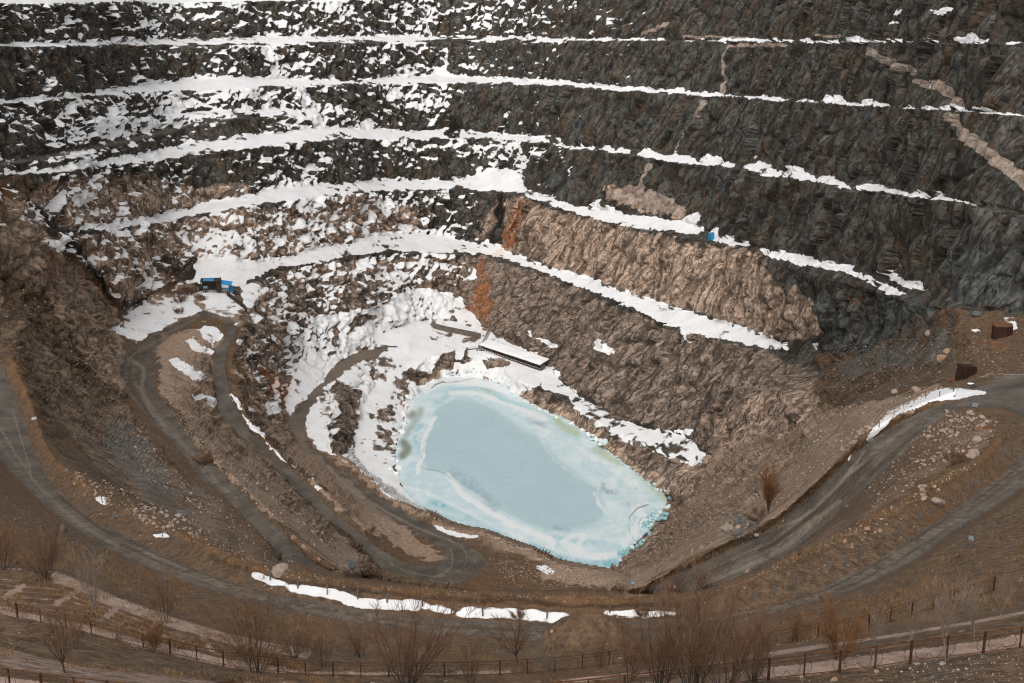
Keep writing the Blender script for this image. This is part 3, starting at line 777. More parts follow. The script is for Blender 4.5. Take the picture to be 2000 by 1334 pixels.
# ---- rock and soil classes
TAN = blank()
for pl, v in (([(950, 500), (975, 470), (1000, 400), (1012, 385), (1030, 390), (1100, 414), (1250, 452), (1390, 482), (1450, 487), (1490, 500), (1530, 560), (1580, 590), (1592, 660), (1540, 668), (1450, 640), (1330, 602), (1200, 562), (1100, 530), (1000, 497)], 1.0),
              ([(925, 450), (975, 395), (985, 400), (960, 460), (945, 480), (925, 470)], .7),
              ([(940, 505), (1000, 516), (1100, 551), (1300, 640), (1500, 690), (1590, 720), (1592, 830), (1400, 890), (1340, 850), (1200, 812), (1090, 740), (1040, 692), (950, 640)], .55),
              ([(1370, 820), (1500, 760), (1600, 740), (1600, 830), (1420, 890)], .75),
              ([(1004, 737), (1110, 786), (1250, 862), (1340, 895), (1320, 975), (1300, 965), (1250, 932), (1150, 850), (1060, 802)], .6),
              ([(70, 350), (200, 342), (300, 345), (330, 362), (490, 362), (478, 385), (350, 412), (250, 437), (140, 443), (70, 400)], .75),
              ([(520, 355), (560, 350), (560, 372), (525, 372)], .6),
              ([(130, 455), (250, 447), (500, 405), (700, 380), (760, 388), (830, 405), (855, 400), (830, 450), (700, 472), (600, 490), (500, 510), (385, 505), (335, 555), (230, 595), (180, 520)], .75),
              ([(470, 562), (600, 520), (700, 505), (900, 500), (925, 600), (850, 570), (680, 610), (612, 625), (552, 790), (500, 800), (455, 700), (480, 620)], .7),
              ([(0, 380), (60, 420), (130, 560), (200, 600), (230, 720), (200, 720), (60, 560), (0, 470)], .8),
              ([(1180, 368), (1230, 362), (1260, 380), (1340, 405), (1345, 428), (1250, 412), (1180, 395)], .9), ([(1290, 390), (1345, 405), (1340, 428), (1280, 420)], 1.0),
              ([(1225, 1110), (1215, 1117), (1260, 1075), (1320, 990), (1340, 900), (1420, 880), (1590, 820), (1700, 790), (1780, 770), (1840, 755), (1790, 790), (1690, 845), (1600, 935), (1520, 1003), (1410, 1064), (1330, 1100), (1240, 1150)], .9),
              ([(1160, 1110), (1215, 1120), (1240, 1150), (1150, 1150), (1050, 1130), (1060, 1100)], .8),
              ([(665, 890), (820, 1000), (950, 1042), (1090, 1100), (1080, 1110), (930, 1060), (800, 1010)], .5),
              ([(310, 660), (400, 640), (430, 660), (410, 720), (420, 800), (500, 880), (640, 1020), (740, 1120), (660, 1112), (500, 980), (390, 870), (310, 760)], .55),
              ([(540, 560), (950, 500), (1060, 720), (1000, 780), (800, 1000), (650, 900), (560, 830)], .58),
              ([(-200, 380), (60, 400), (110, 470), (180, 560), (235, 640), (240, 760), (190, 740), (120, 640), (-200, 560)], .78), ([(0, 560), (120, 640), (230, 760), (320, 880), (300, 900), (180, 780), (0, 660)], .5),
              ([(230, 640), (300, 570), (480, 590), (470, 640), (400, 610), (300, 650)], .6)):
    fill(TAN, pl, v)
for pl in ([(-200, 380), (60, 400), (110, 470), (180, 560), (235, 640), (240, 760), (190, 740), (120, 640), (-200, 560)], [(310, 660), (400, 640), (430, 660), (410, 720), (420, 800), (500, 880), (640, 1020), (740, 1120), (660, 1112), (500, 980), (390, 870), (310, 760)],
           [(455, 700), (480, 800), (600, 930), (720, 1040), (850, 1100), (880, 1085), (740, 1000), (600, 870), (560, 800)], [(1240, 1150), (1330, 1098), (1410, 1062), (1560, 966), (1690, 845), (1790, 785), (1840, 750), (1690, 790), (1590, 800), (1400, 880), (1340, 900), (1310, 985), (1250, 1075), (1215, 1115)]):
    fill(TAN, pl, .98, "max")
fill(TAN, [(60, 640), (150, 640), (240, 770), (330, 900), (440, 1000), (420, 1040), (300, 990), (200, 930), (90, 800)], .52, "max")
fill(TAN, [(0, 520), (70, 560), (160, 690), (230, 790), (200, 790), (110, 690), (0, 600)], .2, "set")
fill(TAN, [(380, 930), (440, 990), (520, 1090), (640, 1130), (560, 1120), (440, 1070), (350, 1010)], .45, "max")
fill(TAN, [(1480, 1115), (1700, 985), (1850, 860), (1940, 830), (1940, 860), (1830, 930), (1600, 1065)], .5, "max")
stroke(TAN, LAKE, 40, .85)
stroke(TAN, BERM4, 24, .85)
stroke(TAN, [(1202, 1113), (1240, 1150)], 40, .9)
fill(TAN, [(-200, 700), (0, 760), (60, 900), (200, 1050), (330, 1110), (300, 1180), (-200, 1000)], .3, "max")
TAN = blur(TAN, 3)
RUST = blank()
for pl, v in (([(1018, 385), (1033, 398), (1022, 430), (1008, 470), (985, 494), (960, 508), (970, 498), (985, 470), (1000, 430)], .9), ([(938, 512), (950, 530), (960, 575), (960, 610), (951, 645), (938, 624), (912, 606), (926, 560)], .78),
              ([(905, 600), (950, 640), (960, 648), (930, 650), (880, 632)], .12), ([(505, 700), (530, 720), (560, 750), (565, 775), (545, 790), (520, 760)], .85), ([(312, 505), (370, 522), (375, 548), (320, 556)], .6), ([(880, 695), (868, 712), (848, 728), (800, 725), (790, 735), (812, 745), (850, 740), (880, 715)], .4),
              ([(1002, 745), (1010, 735), (1016, 750), (1005, 762)], .5), ([(1690, 560), (1700, 560), (1670, 690), (1660, 690)], .3), ([(1640, 590), (1690, 545), (1700, 600), (1665, 690)], .45), ([(180, 560), (240, 540), (230, 600)], .35), ([(60, 480), (110, 500), (120, 560), (70, 540)], .4), ([(1900, 832), (1940, 832), (1938, 842), (1905, 843)], .9),
              ([(1920, 655), (1985, 670), (1960, 690), (1900, 665)], .6), ([(1290, 240), (1300, 240), (1296, 250)], .6), ([(1070, 240), (1085, 245), (1080, 265), (1065, 262)], .4)):
    fill(RUST, pl, v)
for ln, w, v in (([(946, 512), (946, 560), (938, 612)], 9, .95), ([(956, 535), (958, 595), (951, 645)], 8, .95), ([(930, 560), (918, 592), (908, 606)], 8, .7), ([(938, 540), (930, 590), (926, 618)], 6, .8), ([(1022, 392), (1010, 440), (992, 482), (966, 506)], 7, .95)):
    stroke(RUST, ln, w, v)
RUST = blur(RUST, 2)
DARK = blank()          # wet black streaks, dark patches, and shade painted along the berms
for ln, w in (([(826, 410), (834, 450), (830, 500)], 9), ([(990, 382), (975, 430), (955, 480), (935, 492)], 10), ([(890, 230), (880, 262), (885, 272)], 14), ([(1002, 765), (1006, 735)], 8), ([(848, 385), (852, 450)], 8), ([(935, 492), (918, 496)], 6)):
    stroke(DARK, ln, w, .9)
for pl, v in (([(300, 500), (360, 500), (400, 528), (390, 545), (350, 548), (310, 520)], .6), ([(96, 400), (120, 420), (130, 490), (150, 520), (120, 520), (96, 450)], .5), ([(980, 648), (1010, 650), (1060, 700), (1075, 720), (1050, 715), (1010, 680)], .55),
              ([(1330, 720), (1380, 760), (1370, 840), (1340, 820)], .35), ([(1590, 660), (1610, 600), (1640, 650), (1600, 700)], .4)):
    fill(DARK, pl, v)
stroke(DARK, [(x, y + 16) for x, y, z in BERM1 if 380 < x < 1345], 14, .52)  # shade on the berm's near side, painted into the ground colour
stroke(DARK, [(x, y + 13) for x, y, z in BERM1 if x >= 1330], 12, .40)  # same painted shade, along the right part of the berm
stroke(DARK, [(x, y + 6) for x, y, z in R2U if 1250 < x < 1700], 8, .22)  # fainter painted berm shade along the right ramp's edge
stroke(DARK, [(130, 940), (200, 985), (300, 1050), (400, 1095)], 16, .32)  # darker strip along the left end of the near road
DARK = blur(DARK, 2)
VEIN = blank()
for ln, w in (([(1697, 95), (1720, 115), (1760, 128), (1790, 140)], 16), ([(1795, 160), (1820, 170)], 14), ([(1832, 165), (1860, 185), (1882, 205)], 18), ([(1848, 228), (1870, 240), (1900, 270), (1940, 305), (1990, 345), (2060, 395)], 24),
              ([(1422, 92), (1415, 130), (1405, 180)], 5), ([(1375, 195), (1350, 245), (1320, 298)], 5), ([(1265, 320), (1250, 350), (1243, 375)], 7), ([(1425, 89), (1530, 87)], 7), ([(1250, 68), (1310, 45)], 6), ([(1340, 72), (1460, 74)], 5), ([(1600, 70), (1640, 70)], 6)):
    stroke(VEIN, ln, w, 1.0)
for pl in ([(1182, 385), (1195, 370), (1232, 364), (1240, 385), (1255, 395), (1230, 402)], [(1240, 380), (1262, 366), (1300, 382), (1345, 408), (1340, 426), (1280, 412), (1235, 400)]):
    fill(VEIN, pl, .8)
VEIN = blur(VEIN, 1)
CRAG = blank()
for pl, v in (([(-200, 345), (60, 400), (110, 450), (180, 560), (235, 640), (230, 700), (250, 790), (330, 890), (420, 1000), (300, 1000), (180, 940), (90, 860), (30, 720), (-200, 620)], 1.0), ([(455, 650), (480, 610), (560, 640), (548, 800), (530, 850), (470, 790)], .8),
              ([(1215, 1115), (1320, 980), (1400, 885), (1590, 790), (1700, 720), (1850, 680), (1840, 750), (1690, 845), (1560, 965), (1330, 1095)], .75), ([(640, 745), (700, 760), (690, 870), (650, 890), (635, 830)], .8), ([(660, 890), (960, 1045), (1200, 1118), (1060, 1085), (800, 1005)], .5),
              ([(330, 700), (420, 680), (420, 800), (520, 900), (700, 1060), (660, 1110), (520, 985), (400, 880), (320, 790)], .55), ([(1560, 640), (1850, 600), (1840, 720), (1620, 770)], .9), ([(1480, 1110), (1700, 990), (1900, 860), (1900, 900), (1700, 1010), (1500, 1112)], .4)):
    fill(CRAG, pl, v)
CRAG = blur(CRAG, 5)
ROAD = blank()
for pl in (ROAD1, ROAD2R, ROAD2L, ROAD3, ROAD4, TURN, HAIR):
    fill(ROAD, pl, 1)
fill(ROAD, [(1880, 770), (1960, 730), (2100, 720), (2100, 800), (1990, 800), (1940, 790)], .8)
fill(ROAD, [(240, 690), (310, 660), (300, 800), (260, 780)], .9)
stroke(ROAD, [(345, 252), (370, 240), (392, 234)], 7, .9)
stroke(ROAD, [(-100, 345), (0, 322), (120, 301), (250, 276), (345, 253)], 9, 1.0)
ROAD = blur(ROAD, 2)
TRACK = blank()         # worn pale wheel tracks and rills
for ln, w, v in (([(25, 800), (38, 850), (55, 900), (62, 930)], 3, .8), ([(15, 900), (22, 920), (40, 940)], 2.5, .7), ([(640, 910), (680, 955), (740, 990), (790, 1020), (850, 1045), (890, 1060)], 4, .8), ([(660, 1000), (720, 1060), (760, 1110)], 3, .4),
                 ([(880, 1070), (885, 1095), (878, 1115), (850, 1125)], 4, .8), ([(895, 1060), (915, 1085), (905, 1110), (870, 1128), (800, 1120), (760, 1100)], 4, .7), ([(930, 1080), (930, 1100), (895, 1122)], 4, .6), ([(760, 1098), (830, 1110), (880, 1108)], 3, .5),
                 ([(1690, 880), (1660, 920), (1630, 955), (1600, 990), (1560, 1015), (1520, 1030)], 6, .7), ([(1740, 870), (1700, 920), (1660, 960)], 5, .5), ([(1640, 980), (1600, 1010), (1560, 1050), (1500, 1090), (1440, 1115), (1350, 1150)], 12, .6),
                 ([(2000, 900), (1920, 960), (1860, 1010), (1800, 1050), (1700, 1100)], 6, .5), ([(1990, 940), (1900, 1000), (1800, 1060), (1730, 1110), (1690, 1140)], 7, .5), ([(1950, 930), (1890, 985), (1850, 1010)], 4, .5),
                 ([(350, 1115), (450, 1150), (560, 1175)], 4, .6), ([(300, 1110), (385, 1150)], 4, .4), ([(250, 700), (285, 720), (275, 760), (290, 800), (320, 830)], 10, .6), ([(270, 690), (330, 650), (390, 618)], 7, .55), ([(320, 840), (350, 860), (385, 900), (400, 920)], 10, .5), ([(380, 900), (400, 930), (440, 960)], 4, .6),
                 ([(430, 700), (432, 760), (445, 800)], 3, .4), ([(455, 830), (500, 875), (560, 930), (620, 985)], 3, .4), ([(690, 700), (640, 740), (600, 780), (580, 830), (600, 865)], 4, .35), ([(1900, 760), (1960, 775), (2000, 790)], 8, .4), ([(1930, 735), (2000, 735)], 14, .5)):
    stroke(TRACK, smooth_line([p + (0,) for p in ln], 2), w, v)
RUT = blank()
RND = random.Random(5)


def lanes(left, right, n, seed):
    rr = random.Random(seed)
    a, b = dense(left, 8.0)[:, :2], dense(right, 8.0)[:, :2]
    k = 120
    ta, tb = np.linspace(0, len(a) - 1, k), np.linspace(0, len(b) - 1, k)
    A = np.stack([np.interp(ta, np.arange(len(a)), a[:, c]) for c in (0, 1)], 1)
    B = np.stack([np.interp(tb, np.arange(len(b)), b[:, c]) for c in (0, 1)], 1)
    wide = float(np.median(np.hypot(*(A - B).T)))
    for _ in range(n):
        f = min(.93, max(.07, rr.choice((.27, .33, .66, .72)) + rr.uniform(-.14, .14)))
        i0 = rr.randint(0, k - 20)
        i1 = min(k, i0 + rr.randint(12, 60))
        ln = (A * (1 - f) + B * f)[i0:i1]
        if rr.random() < .68:
            stroke(TRACK, ln, max(2.2, wide * rr.uniform(.03, .12)), rr.uniform(.22, .55))
        else:
            stroke(RUT, ln, max(2.5, wide * rr.uniform(.05, .16)), rr.uniform(.4, .8))


lanes(R1U, R1L + R1L2, 46, 1)
lanes(R2U, R2D, 30, 2)
lanes(R2LL, R2LR, 24, 3)
lanes(R3L, R3R, 20, 4)
lanes(R4L, R4R, 22, 5)
stroke(RUT, [(120, 975), (200, 1035), (280, 1080)], 7, .8)
stroke(RUT, [(60, 940), (110, 985)], 6, .6)
RUT = blur(RUT, 1)
TRACK = blur(TRACK, 1)
SOIL = blank()
fill(SOIL, [(-200, 345), (0, 350), (60, 345), (70, 420), (130, 480), (180, 540), (225, 600), (240, 610), (330, 556), (450, 565), (485, 600), (460, 690), (470, 770), (560, 860), (640, 780), (650, 890), (690, 915), (820, 998), (950, 1042), (1090, 1100), (1210, 1118), (1260, 1075), (1330, 985),
            (1400, 890), (1590, 830), (1600, 690), (1700, 690), (1830, 600), (2000, 612), (2150, 632), (2150, 1600), (-200, 1600)], 1)
SOIL = blur(SOIL, 4)
GRASS = blank()
for ln, w, v in ((BERM1, 16, .9), ([(x, y + 14) for x, y, z in BERM1 if x < 600], 16, .6), ([(x, y - 8) for x, y, z in R2U if x < 1700], 14, .6), ([(440, 920), (500, 975), (560, 1025), (620, 1080)], 14, .7), ([(700, 1150), (900, 1170), (1240, 1172)], 18, .6), ([(350, 1110), (420, 1140), (520, 1170)], 12, .5),
                 ([(620, 1200), (700, 1225)], 12, .3), ([(330, 1150), (400, 1175), (460, 1195)], 16, .7), ([(250, 1115), (330, 1150)], 10, .4), ([(1560, 1190), (1650, 1180)], 14, .5), ([(1900, 1075), (2000, 1050)], 20, .5), ([(300, 1250), (450, 1270)], 26, .5), ([(0, 1275), (150, 1300), (350, 1322), (700, 1340)], 16, .6),
                 ([(1100, 1250), (1180, 1250)], 20, .5), ([(1140, 1205), (1190, 1205)], 8, .8), ([(1400, 1160), (1480, 1120), (1560, 1080), (1650, 1040)], 18, .6), ([(320, 860), (350, 900), (360, 930)], 10, .4), ([(1820, 930), (1900, 900)], 12, .5), ([(560, 1100), (640, 1130)], 12, .6)):
    stroke(GRASS, ln, w, v)
fill(GRASS, [(-200, 1000), (100, 1040), (330, 1130), (470, 1180), (700, 1230), (1050, 1265), (1040, 1300), (600, 1270), (430, 1235), (110, 1120), (-200, 1050)], .58, "max")
fill(GRASS, [(0, 1130), (110, 1125), (430, 1240), (600, 1270), (600, 1315), (430, 1295), (180, 1230), (0, 1195)], .55, "max")
fill(GRASS, [(1480, 1225), (1690, 1160), (2000, 1010), (2150, 930), (2150, 1160), (2000, 1180), (1700, 1240), (1500, 1265)], .58, "max")
fill(GRASS, [(1080, 1230), (1150, 1205), (1220, 1228), (1250, 1290), (1060, 1290)], .45, "max")
GRASS = blur(GRASS, 4)
CONC = blank()          # walkways, kerbs and terrace walls of pale pinkish concrete
fill(CONC, between([(x, y - 15) for x, y, z in FBD], [(x, y - 1) for x, y, z in FBD], -200, 560), 1)
fill(CONC, between([(x, y - 11) for x, y, z in FBD], [(x, y - 2) for x, y, z in FBD], 560, 1000), .55)
fill(CONC, between([(x, y - 26) for x, y, z in FAC], [(x, y - 2) for x, y, z in FAC], -200, 2150), 1)
stroke(CONC, [(x, y + 10) for x, y, z in W1 if x > 90], 19, .85)
fill(CONC, [(x, y + 1) for x, y, z in W2 if x < 1000] + [(900, 1350), (500, 1352), (200, 1338), (0, 1304), (-200, 1270)], .52)
stroke(CONC, [(x, y + 4) for x, y, z in W2 if x >= 1000], 8, .85)
for k in range(6):
    f = 0.12 + k * 0.15
    stroke(CONC, [(0 - 60, 1118 + 72 * f), (110 + 50 * f, 1128 + 78 * f), (230 + 20 * f, 1170 + 68 * f), (340, 1208 + 66 * f), (440, 1238 + 56 * f)], 3.2, .8)
for a, b in (((48, 1143), (10, 1165)), ((168, 1145), (110, 1178)), ((245, 1175), (190, 1215)), ((320, 1200), (285, 1235)), ((395, 1245), (415, 1268))):
    stroke(CONC, [a, b], 10, .75)
CONC = blur(CONC, 1)
PALE = blank()          # spreads of pale cobbles
for pl, v in (([(1830, 810), (1900, 805), (1945, 830), (1900, 850), (1830, 870), (1800, 880), (1780, 870), (1820, 840)], .8), ([(140, 925), (240, 960), (230, 975), (150, 940)], .6), ([(250, 985), (340, 1000), (400, 1040), (370, 1055), (270, 1020)], .7), ([(1060, 1100), (1150, 1115), (1210, 1140), (1100, 1140)], .7),
              ([(300, 720), (330, 740), (345, 800), (390, 850), (440, 920), (420, 920), (340, 830)], .5), ([(450, 880), (520, 930), (640, 1040), (690, 1090), (650, 1090), (520, 980)], .5), ([(1620, 880), (1700, 820), (1760, 790), (1840, 755), (1830, 745), (1720, 790), (1600, 880)], .7), ([(1700, 930), (1850, 890), (1860, 900), (1720, 950)], .5)):
    fill(PALE, pl, v)
PALE = blur(PALE, 5)
TEAL = blank()          # blue-green weathered rock
for pl, v in (([(200, 830), (260, 830), (330, 930), (350, 1000), (300, 980), (220, 900)], .9), ([(-20, 380), (60, 430), (110, 500), (60, 500)], .4), ([(1600, 560), (1850, 600), (1850, 700), (1650, 740), (1600, 660)], .6), ([(1850, 480), (2100, 480), (2100, 610), (1870, 590)], .6), ([(1060, 320), (1160, 330), (1120, 380), (1050, 370)], .5),
              ([(150, 560), (200, 560), (180, 620)], .5), ([(360, 925), (420, 960), (440, 1000), (380, 960)], .5)):
    fill(TEAL, pl, v)
TEAL = blur(TEAL, 8)

UVP = project(P)
N0 = vnormals(P, T)
pxm = np.linalg.norm(P - [0, 0, CAMZ], axis=1) / FPX                      # metres to one photo pixel
wob = np.stack([7.0 * fbm(P / 9.0, 3, 201) + 5.0 * fbm(P / 2.5, 2, 203), 6.0 * fbm(P / 9.0, 3, 205) + 5.0 * fbm(P / 2.5, 2, 207)], 1)
wobs = np.stack([9.0 * fbm(P / 6.0, 3, 211), 4.5 * fbm(P / np.array([5.0, 5.0, 9.0]), 3, 213)], 1) * np.clip(pxm / 0.2, 0.5, 1.0)[:, None]
WARP = dict(vein=0.55, crag=1.0, tan=2.0, rust=1.6, dark=1.4, soil=2.0, grass=1.6, pale=1.5, teal=3.0, road=0.55, conc=0.3)
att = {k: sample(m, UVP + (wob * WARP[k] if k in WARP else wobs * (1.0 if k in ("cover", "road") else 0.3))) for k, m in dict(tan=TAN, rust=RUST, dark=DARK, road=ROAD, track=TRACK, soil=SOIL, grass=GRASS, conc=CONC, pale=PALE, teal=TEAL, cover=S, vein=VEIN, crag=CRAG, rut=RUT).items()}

# ---- relief
steep = sstep(0.93, 0.62, N0[:, 2])
smooth_ground = np.clip(np.maximum(att["road"], att["conc"]), 0, 1)
dist = np.linalg.norm(P - [0, 0, CAMZ], axis=1)
far = sstep(200, 420, dist)
rk = np.maximum(steep * (0.35 + 0.65 * np.maximum(far, 1 - att["soil"])), 0.8 * att["crag"]) * (1 - smooth_ground)
near_frame = (UVP[:, 0] > -60) & (UVP[:, 0] < 2060) & (UVP[:, 1] > -60) & (UVP[:, 1] < 1400)
disp = np.zeros(len(P))
big = fbm(P / np.array([24.0, 24.0, 30.0]), 3, 3)
disp += rk * 2.0 * big * sstep(60, 420, dist)
R = np.where((rk > 0.03) & near_frame)[0]
q = P[R]
ls = 0.24 + 0.16 * fbm(P / 160.0, 2, 13)
lean_all = np.stack([P[:, 0] - ls * (P[:, 2] - 70.0), P[:, 1] + ls * (P[:, 2] - 70.0), P[:, 2]], 1)
lean = lean_all[R]
rib = ridged(lean / np.array([5.0, 5.0, 21.0]), 2, 21)
wq = lean + 0.9 * np.stack([fbm(q / 4.0, 2, 5), fbm(q / 4.0, 2, 6), fbm(q / 4.0, 2, 7)], 1)


def facets(pt, seed):
    """angular blocks: every cell is a tilted plane at a level of its own, split by a crack"""
    a1, a2, cid, vec = cells(pt, seed)
    w1, w2 = cid * 6.2832, (cid * 37.0) % 1.0 * 6.2832
    tilt = vec[:, 0] * np.cos(w1) + vec[:, 1] * np.sin(w1) + vec[:, 2] * np.sin(w2)
    return (cid - 0.5), tilt, sstep(0.20, 0.0, a2 - a1)


c1, t1, k1 = facets(wq / np.array([8.5, 8.5, 15.0]), 9)
c2, t2, k2 = facets(wq / np.array([3.4, 4.4, 5.4]), 29)
rib2 = ridged(lean / np.array([2.8, 5.0, 12.0]), 1, 33)
vary = 0.45 + 1.0 * sstep(-0.35, 0.4, fbm(q / 26.0, 2, 17))
d = 1.5 * rib + 0.5 * rib2 + vary * (1.6 * c1 + 1.9 * t1 - 0.9 * k1) + (1.5 - 0.6 * vary) * (0.6 * c2 + 0.9 * t2 - 0.5 * k2) + 0.20 * fbm(q / 3.0, 2, 41)
disp[R] += rk[R] * d * (0.45 + 0.55 * sstep(150, 500, dist[R]))
G = np.where(near_frame)[0]
rub = (1 - steep[G]) * (1 - smooth_ground[G]) * (0.35 + 0.65 * att["soil"][G]) * (1 - 0.85 * sstep(.75, 1, att["cover"][G]))
qg = P[G]
h1, h2, hid, _v = cells(qg / 1.5, 77)
disp[G] += rub * (0.9 * fbm(qg / 9.0, 3, 51) + 0.45 * fbm(qg / 1.6, 3, 61) + 0.35 * att["pale"][G] * (0.6 - h1)) * np.clip(dist[G] / 260, 0.3, 1.0)
disp[G] += att["road"][G] * (0.10 * fbm(qg / 4.0, 2, 71)) * np.clip(dist[G] / 260, 0.3, 1)
# bench crests are ragged, snow lies in drifts
disp[G] += (1 - steep[G]) * far[G] * 0.5 * fbm(qg / 5.0, 3, 81) * (1 - att["road"][G])
lakeside = sstep(1.5, -1.0, P[:, 2])
disp *= 1 - lakeside
sight = -(N0 * ((P - [0, 0, CAMZ]) / dist[:, None])).sum(1)
disp *= np.where(dist < 330, sstep(0.03, 0.22, sight), 1.0)      # slopes seen edge-on stay even
NG = N0[:NU * NV].reshape(NV, NU, 3).copy()                  # softened normals, so that neighbouring columns are pushed alike
for _ in range(14):
    q_ = np.pad(NG, ((1, 1), (1, 1), (0, 0)), mode="edge")
    NG = (q_[:-2, 1:-1] + q_[2:, 1:-1] + 2 * q_[1:-1, :-2] + 2 * q_[1:-1, 2:] + 2 * q_[1:-1, 1:-1]) / 8
fi = np.clip(np.interp(UVP[:, 0], GU, np.arange(NU)), 0, NU - 1.001)
fj = np.clip(np.interp(UVP[:, 1], GV, np.arange(NV)), 0, NV - 1.001)
i_, j_ = fi.astype(int), fj.astype(int)
wx_, wy_ = (fi - i_)[:, None], (fj - j_)[:, None]
NS = (NG[j_, i_] * (1 - wx_) + NG[j_, i_ + 1] * wx_) * (1 - wy_) + (NG[j_ + 1, i_] * (1 - wx_) + NG[j_ + 1, i_ + 1] * wx_) * wy_
NS /= np.maximum(np.linalg.norm(NS, axis=1, keepdims=True), 1e-6)
push = NS * rk[:, None] + N0 * (1 - rk[:, None])
push[:, 2] *= 0.45
PD3 = P + push * disp[:, None]
N1 = vnormals(PD3, T)

# ---- where the snow lies: ledges of the relief, in the share traced for each face
ledge = N1[:, 2] - N0[:, 2]
nn = 0.55 * fbm(P / np.array([6.0, 6.0, 2.6]), 3, 101) + 0.44 * fbm(P / np.array([2.2, 2.2, 1.2]), 2, 111) + 0.55 * fbm(P / np.array([24.0, 24.0, 12.0]), 2, 121)
nn2 = 0.75 * fbm(P / np.array([3.2, 3.2, 1.6]), 3, 131) + 0.3 * fbm(P / 0.8, 2, 141)
wfar = sstep(180, 330, dist)
nn = nn * wfar + nn2 * (1 - wfar)
q = nn / 0.28 + 1.0 * np.clip(ledge, -0.6, 0.6) / 0.25
qs = np.sort(q[near_frame & (steep > 0.3)][::37])
qf = np.sort(q[near_frame & (steep <= 0.3)][::37])
cov = np.clip(att["cover"], 0, 1)
cov = np.where((steep > 0.3) & (cov < 0.75), cov * 0.66, cov)
thr = np.where(steep > 0.3, np.interp(1 - cov, np.linspace(0, 1, len(qs)), qs), np.interp(1 - cov, np.linspace(0, 1, len(qf)), qf))
snow = np.clip(0.5 + (q - thr) * 0.35, 0, 1)
snow = np.where(cov < 0.004, 0, np.where(cov > 0.99, 1, snow))
att["snow"] = np.clip(snow, 0, 1)
att["joint"] = lean_all


def make_mesh(name, V, F, atts=None, smooth=False):
    me = bpy.data.meshes.new(name)
    V = np.asarray(V, np.float32)
    F = np.asarray(F, np.int32)
    k = F.shape[1]
    me.vertices.add(len(V))
    me.vertices.foreach_set("co", V.ravel())
    me.loops.add(len(F) * k)
    me.loops.foreach_set("vertex_index", F.ravel())
    me.polygons.add(len(F))
    me.polygons.foreach_set("loop_start", np.arange(0, len(F) * k, k, dtype=np.int32))
    me.update(calc_edges=True)
    if smooth:
        me.polygons.foreach_set("use_smooth", np.ones(len(F), bool))
    for n, v in (atts or {}).items():
        v = np.asarray(v, np.float32)
        if v.ndim == 2:
            me.attributes.new(n, "FLOAT_VECTOR", "POINT").data.foreach_set("vector", v.ravel())
        else:
            me.attributes.new(n, "FLOAT", "POINT").data.foreach_set("value", v)
    return me


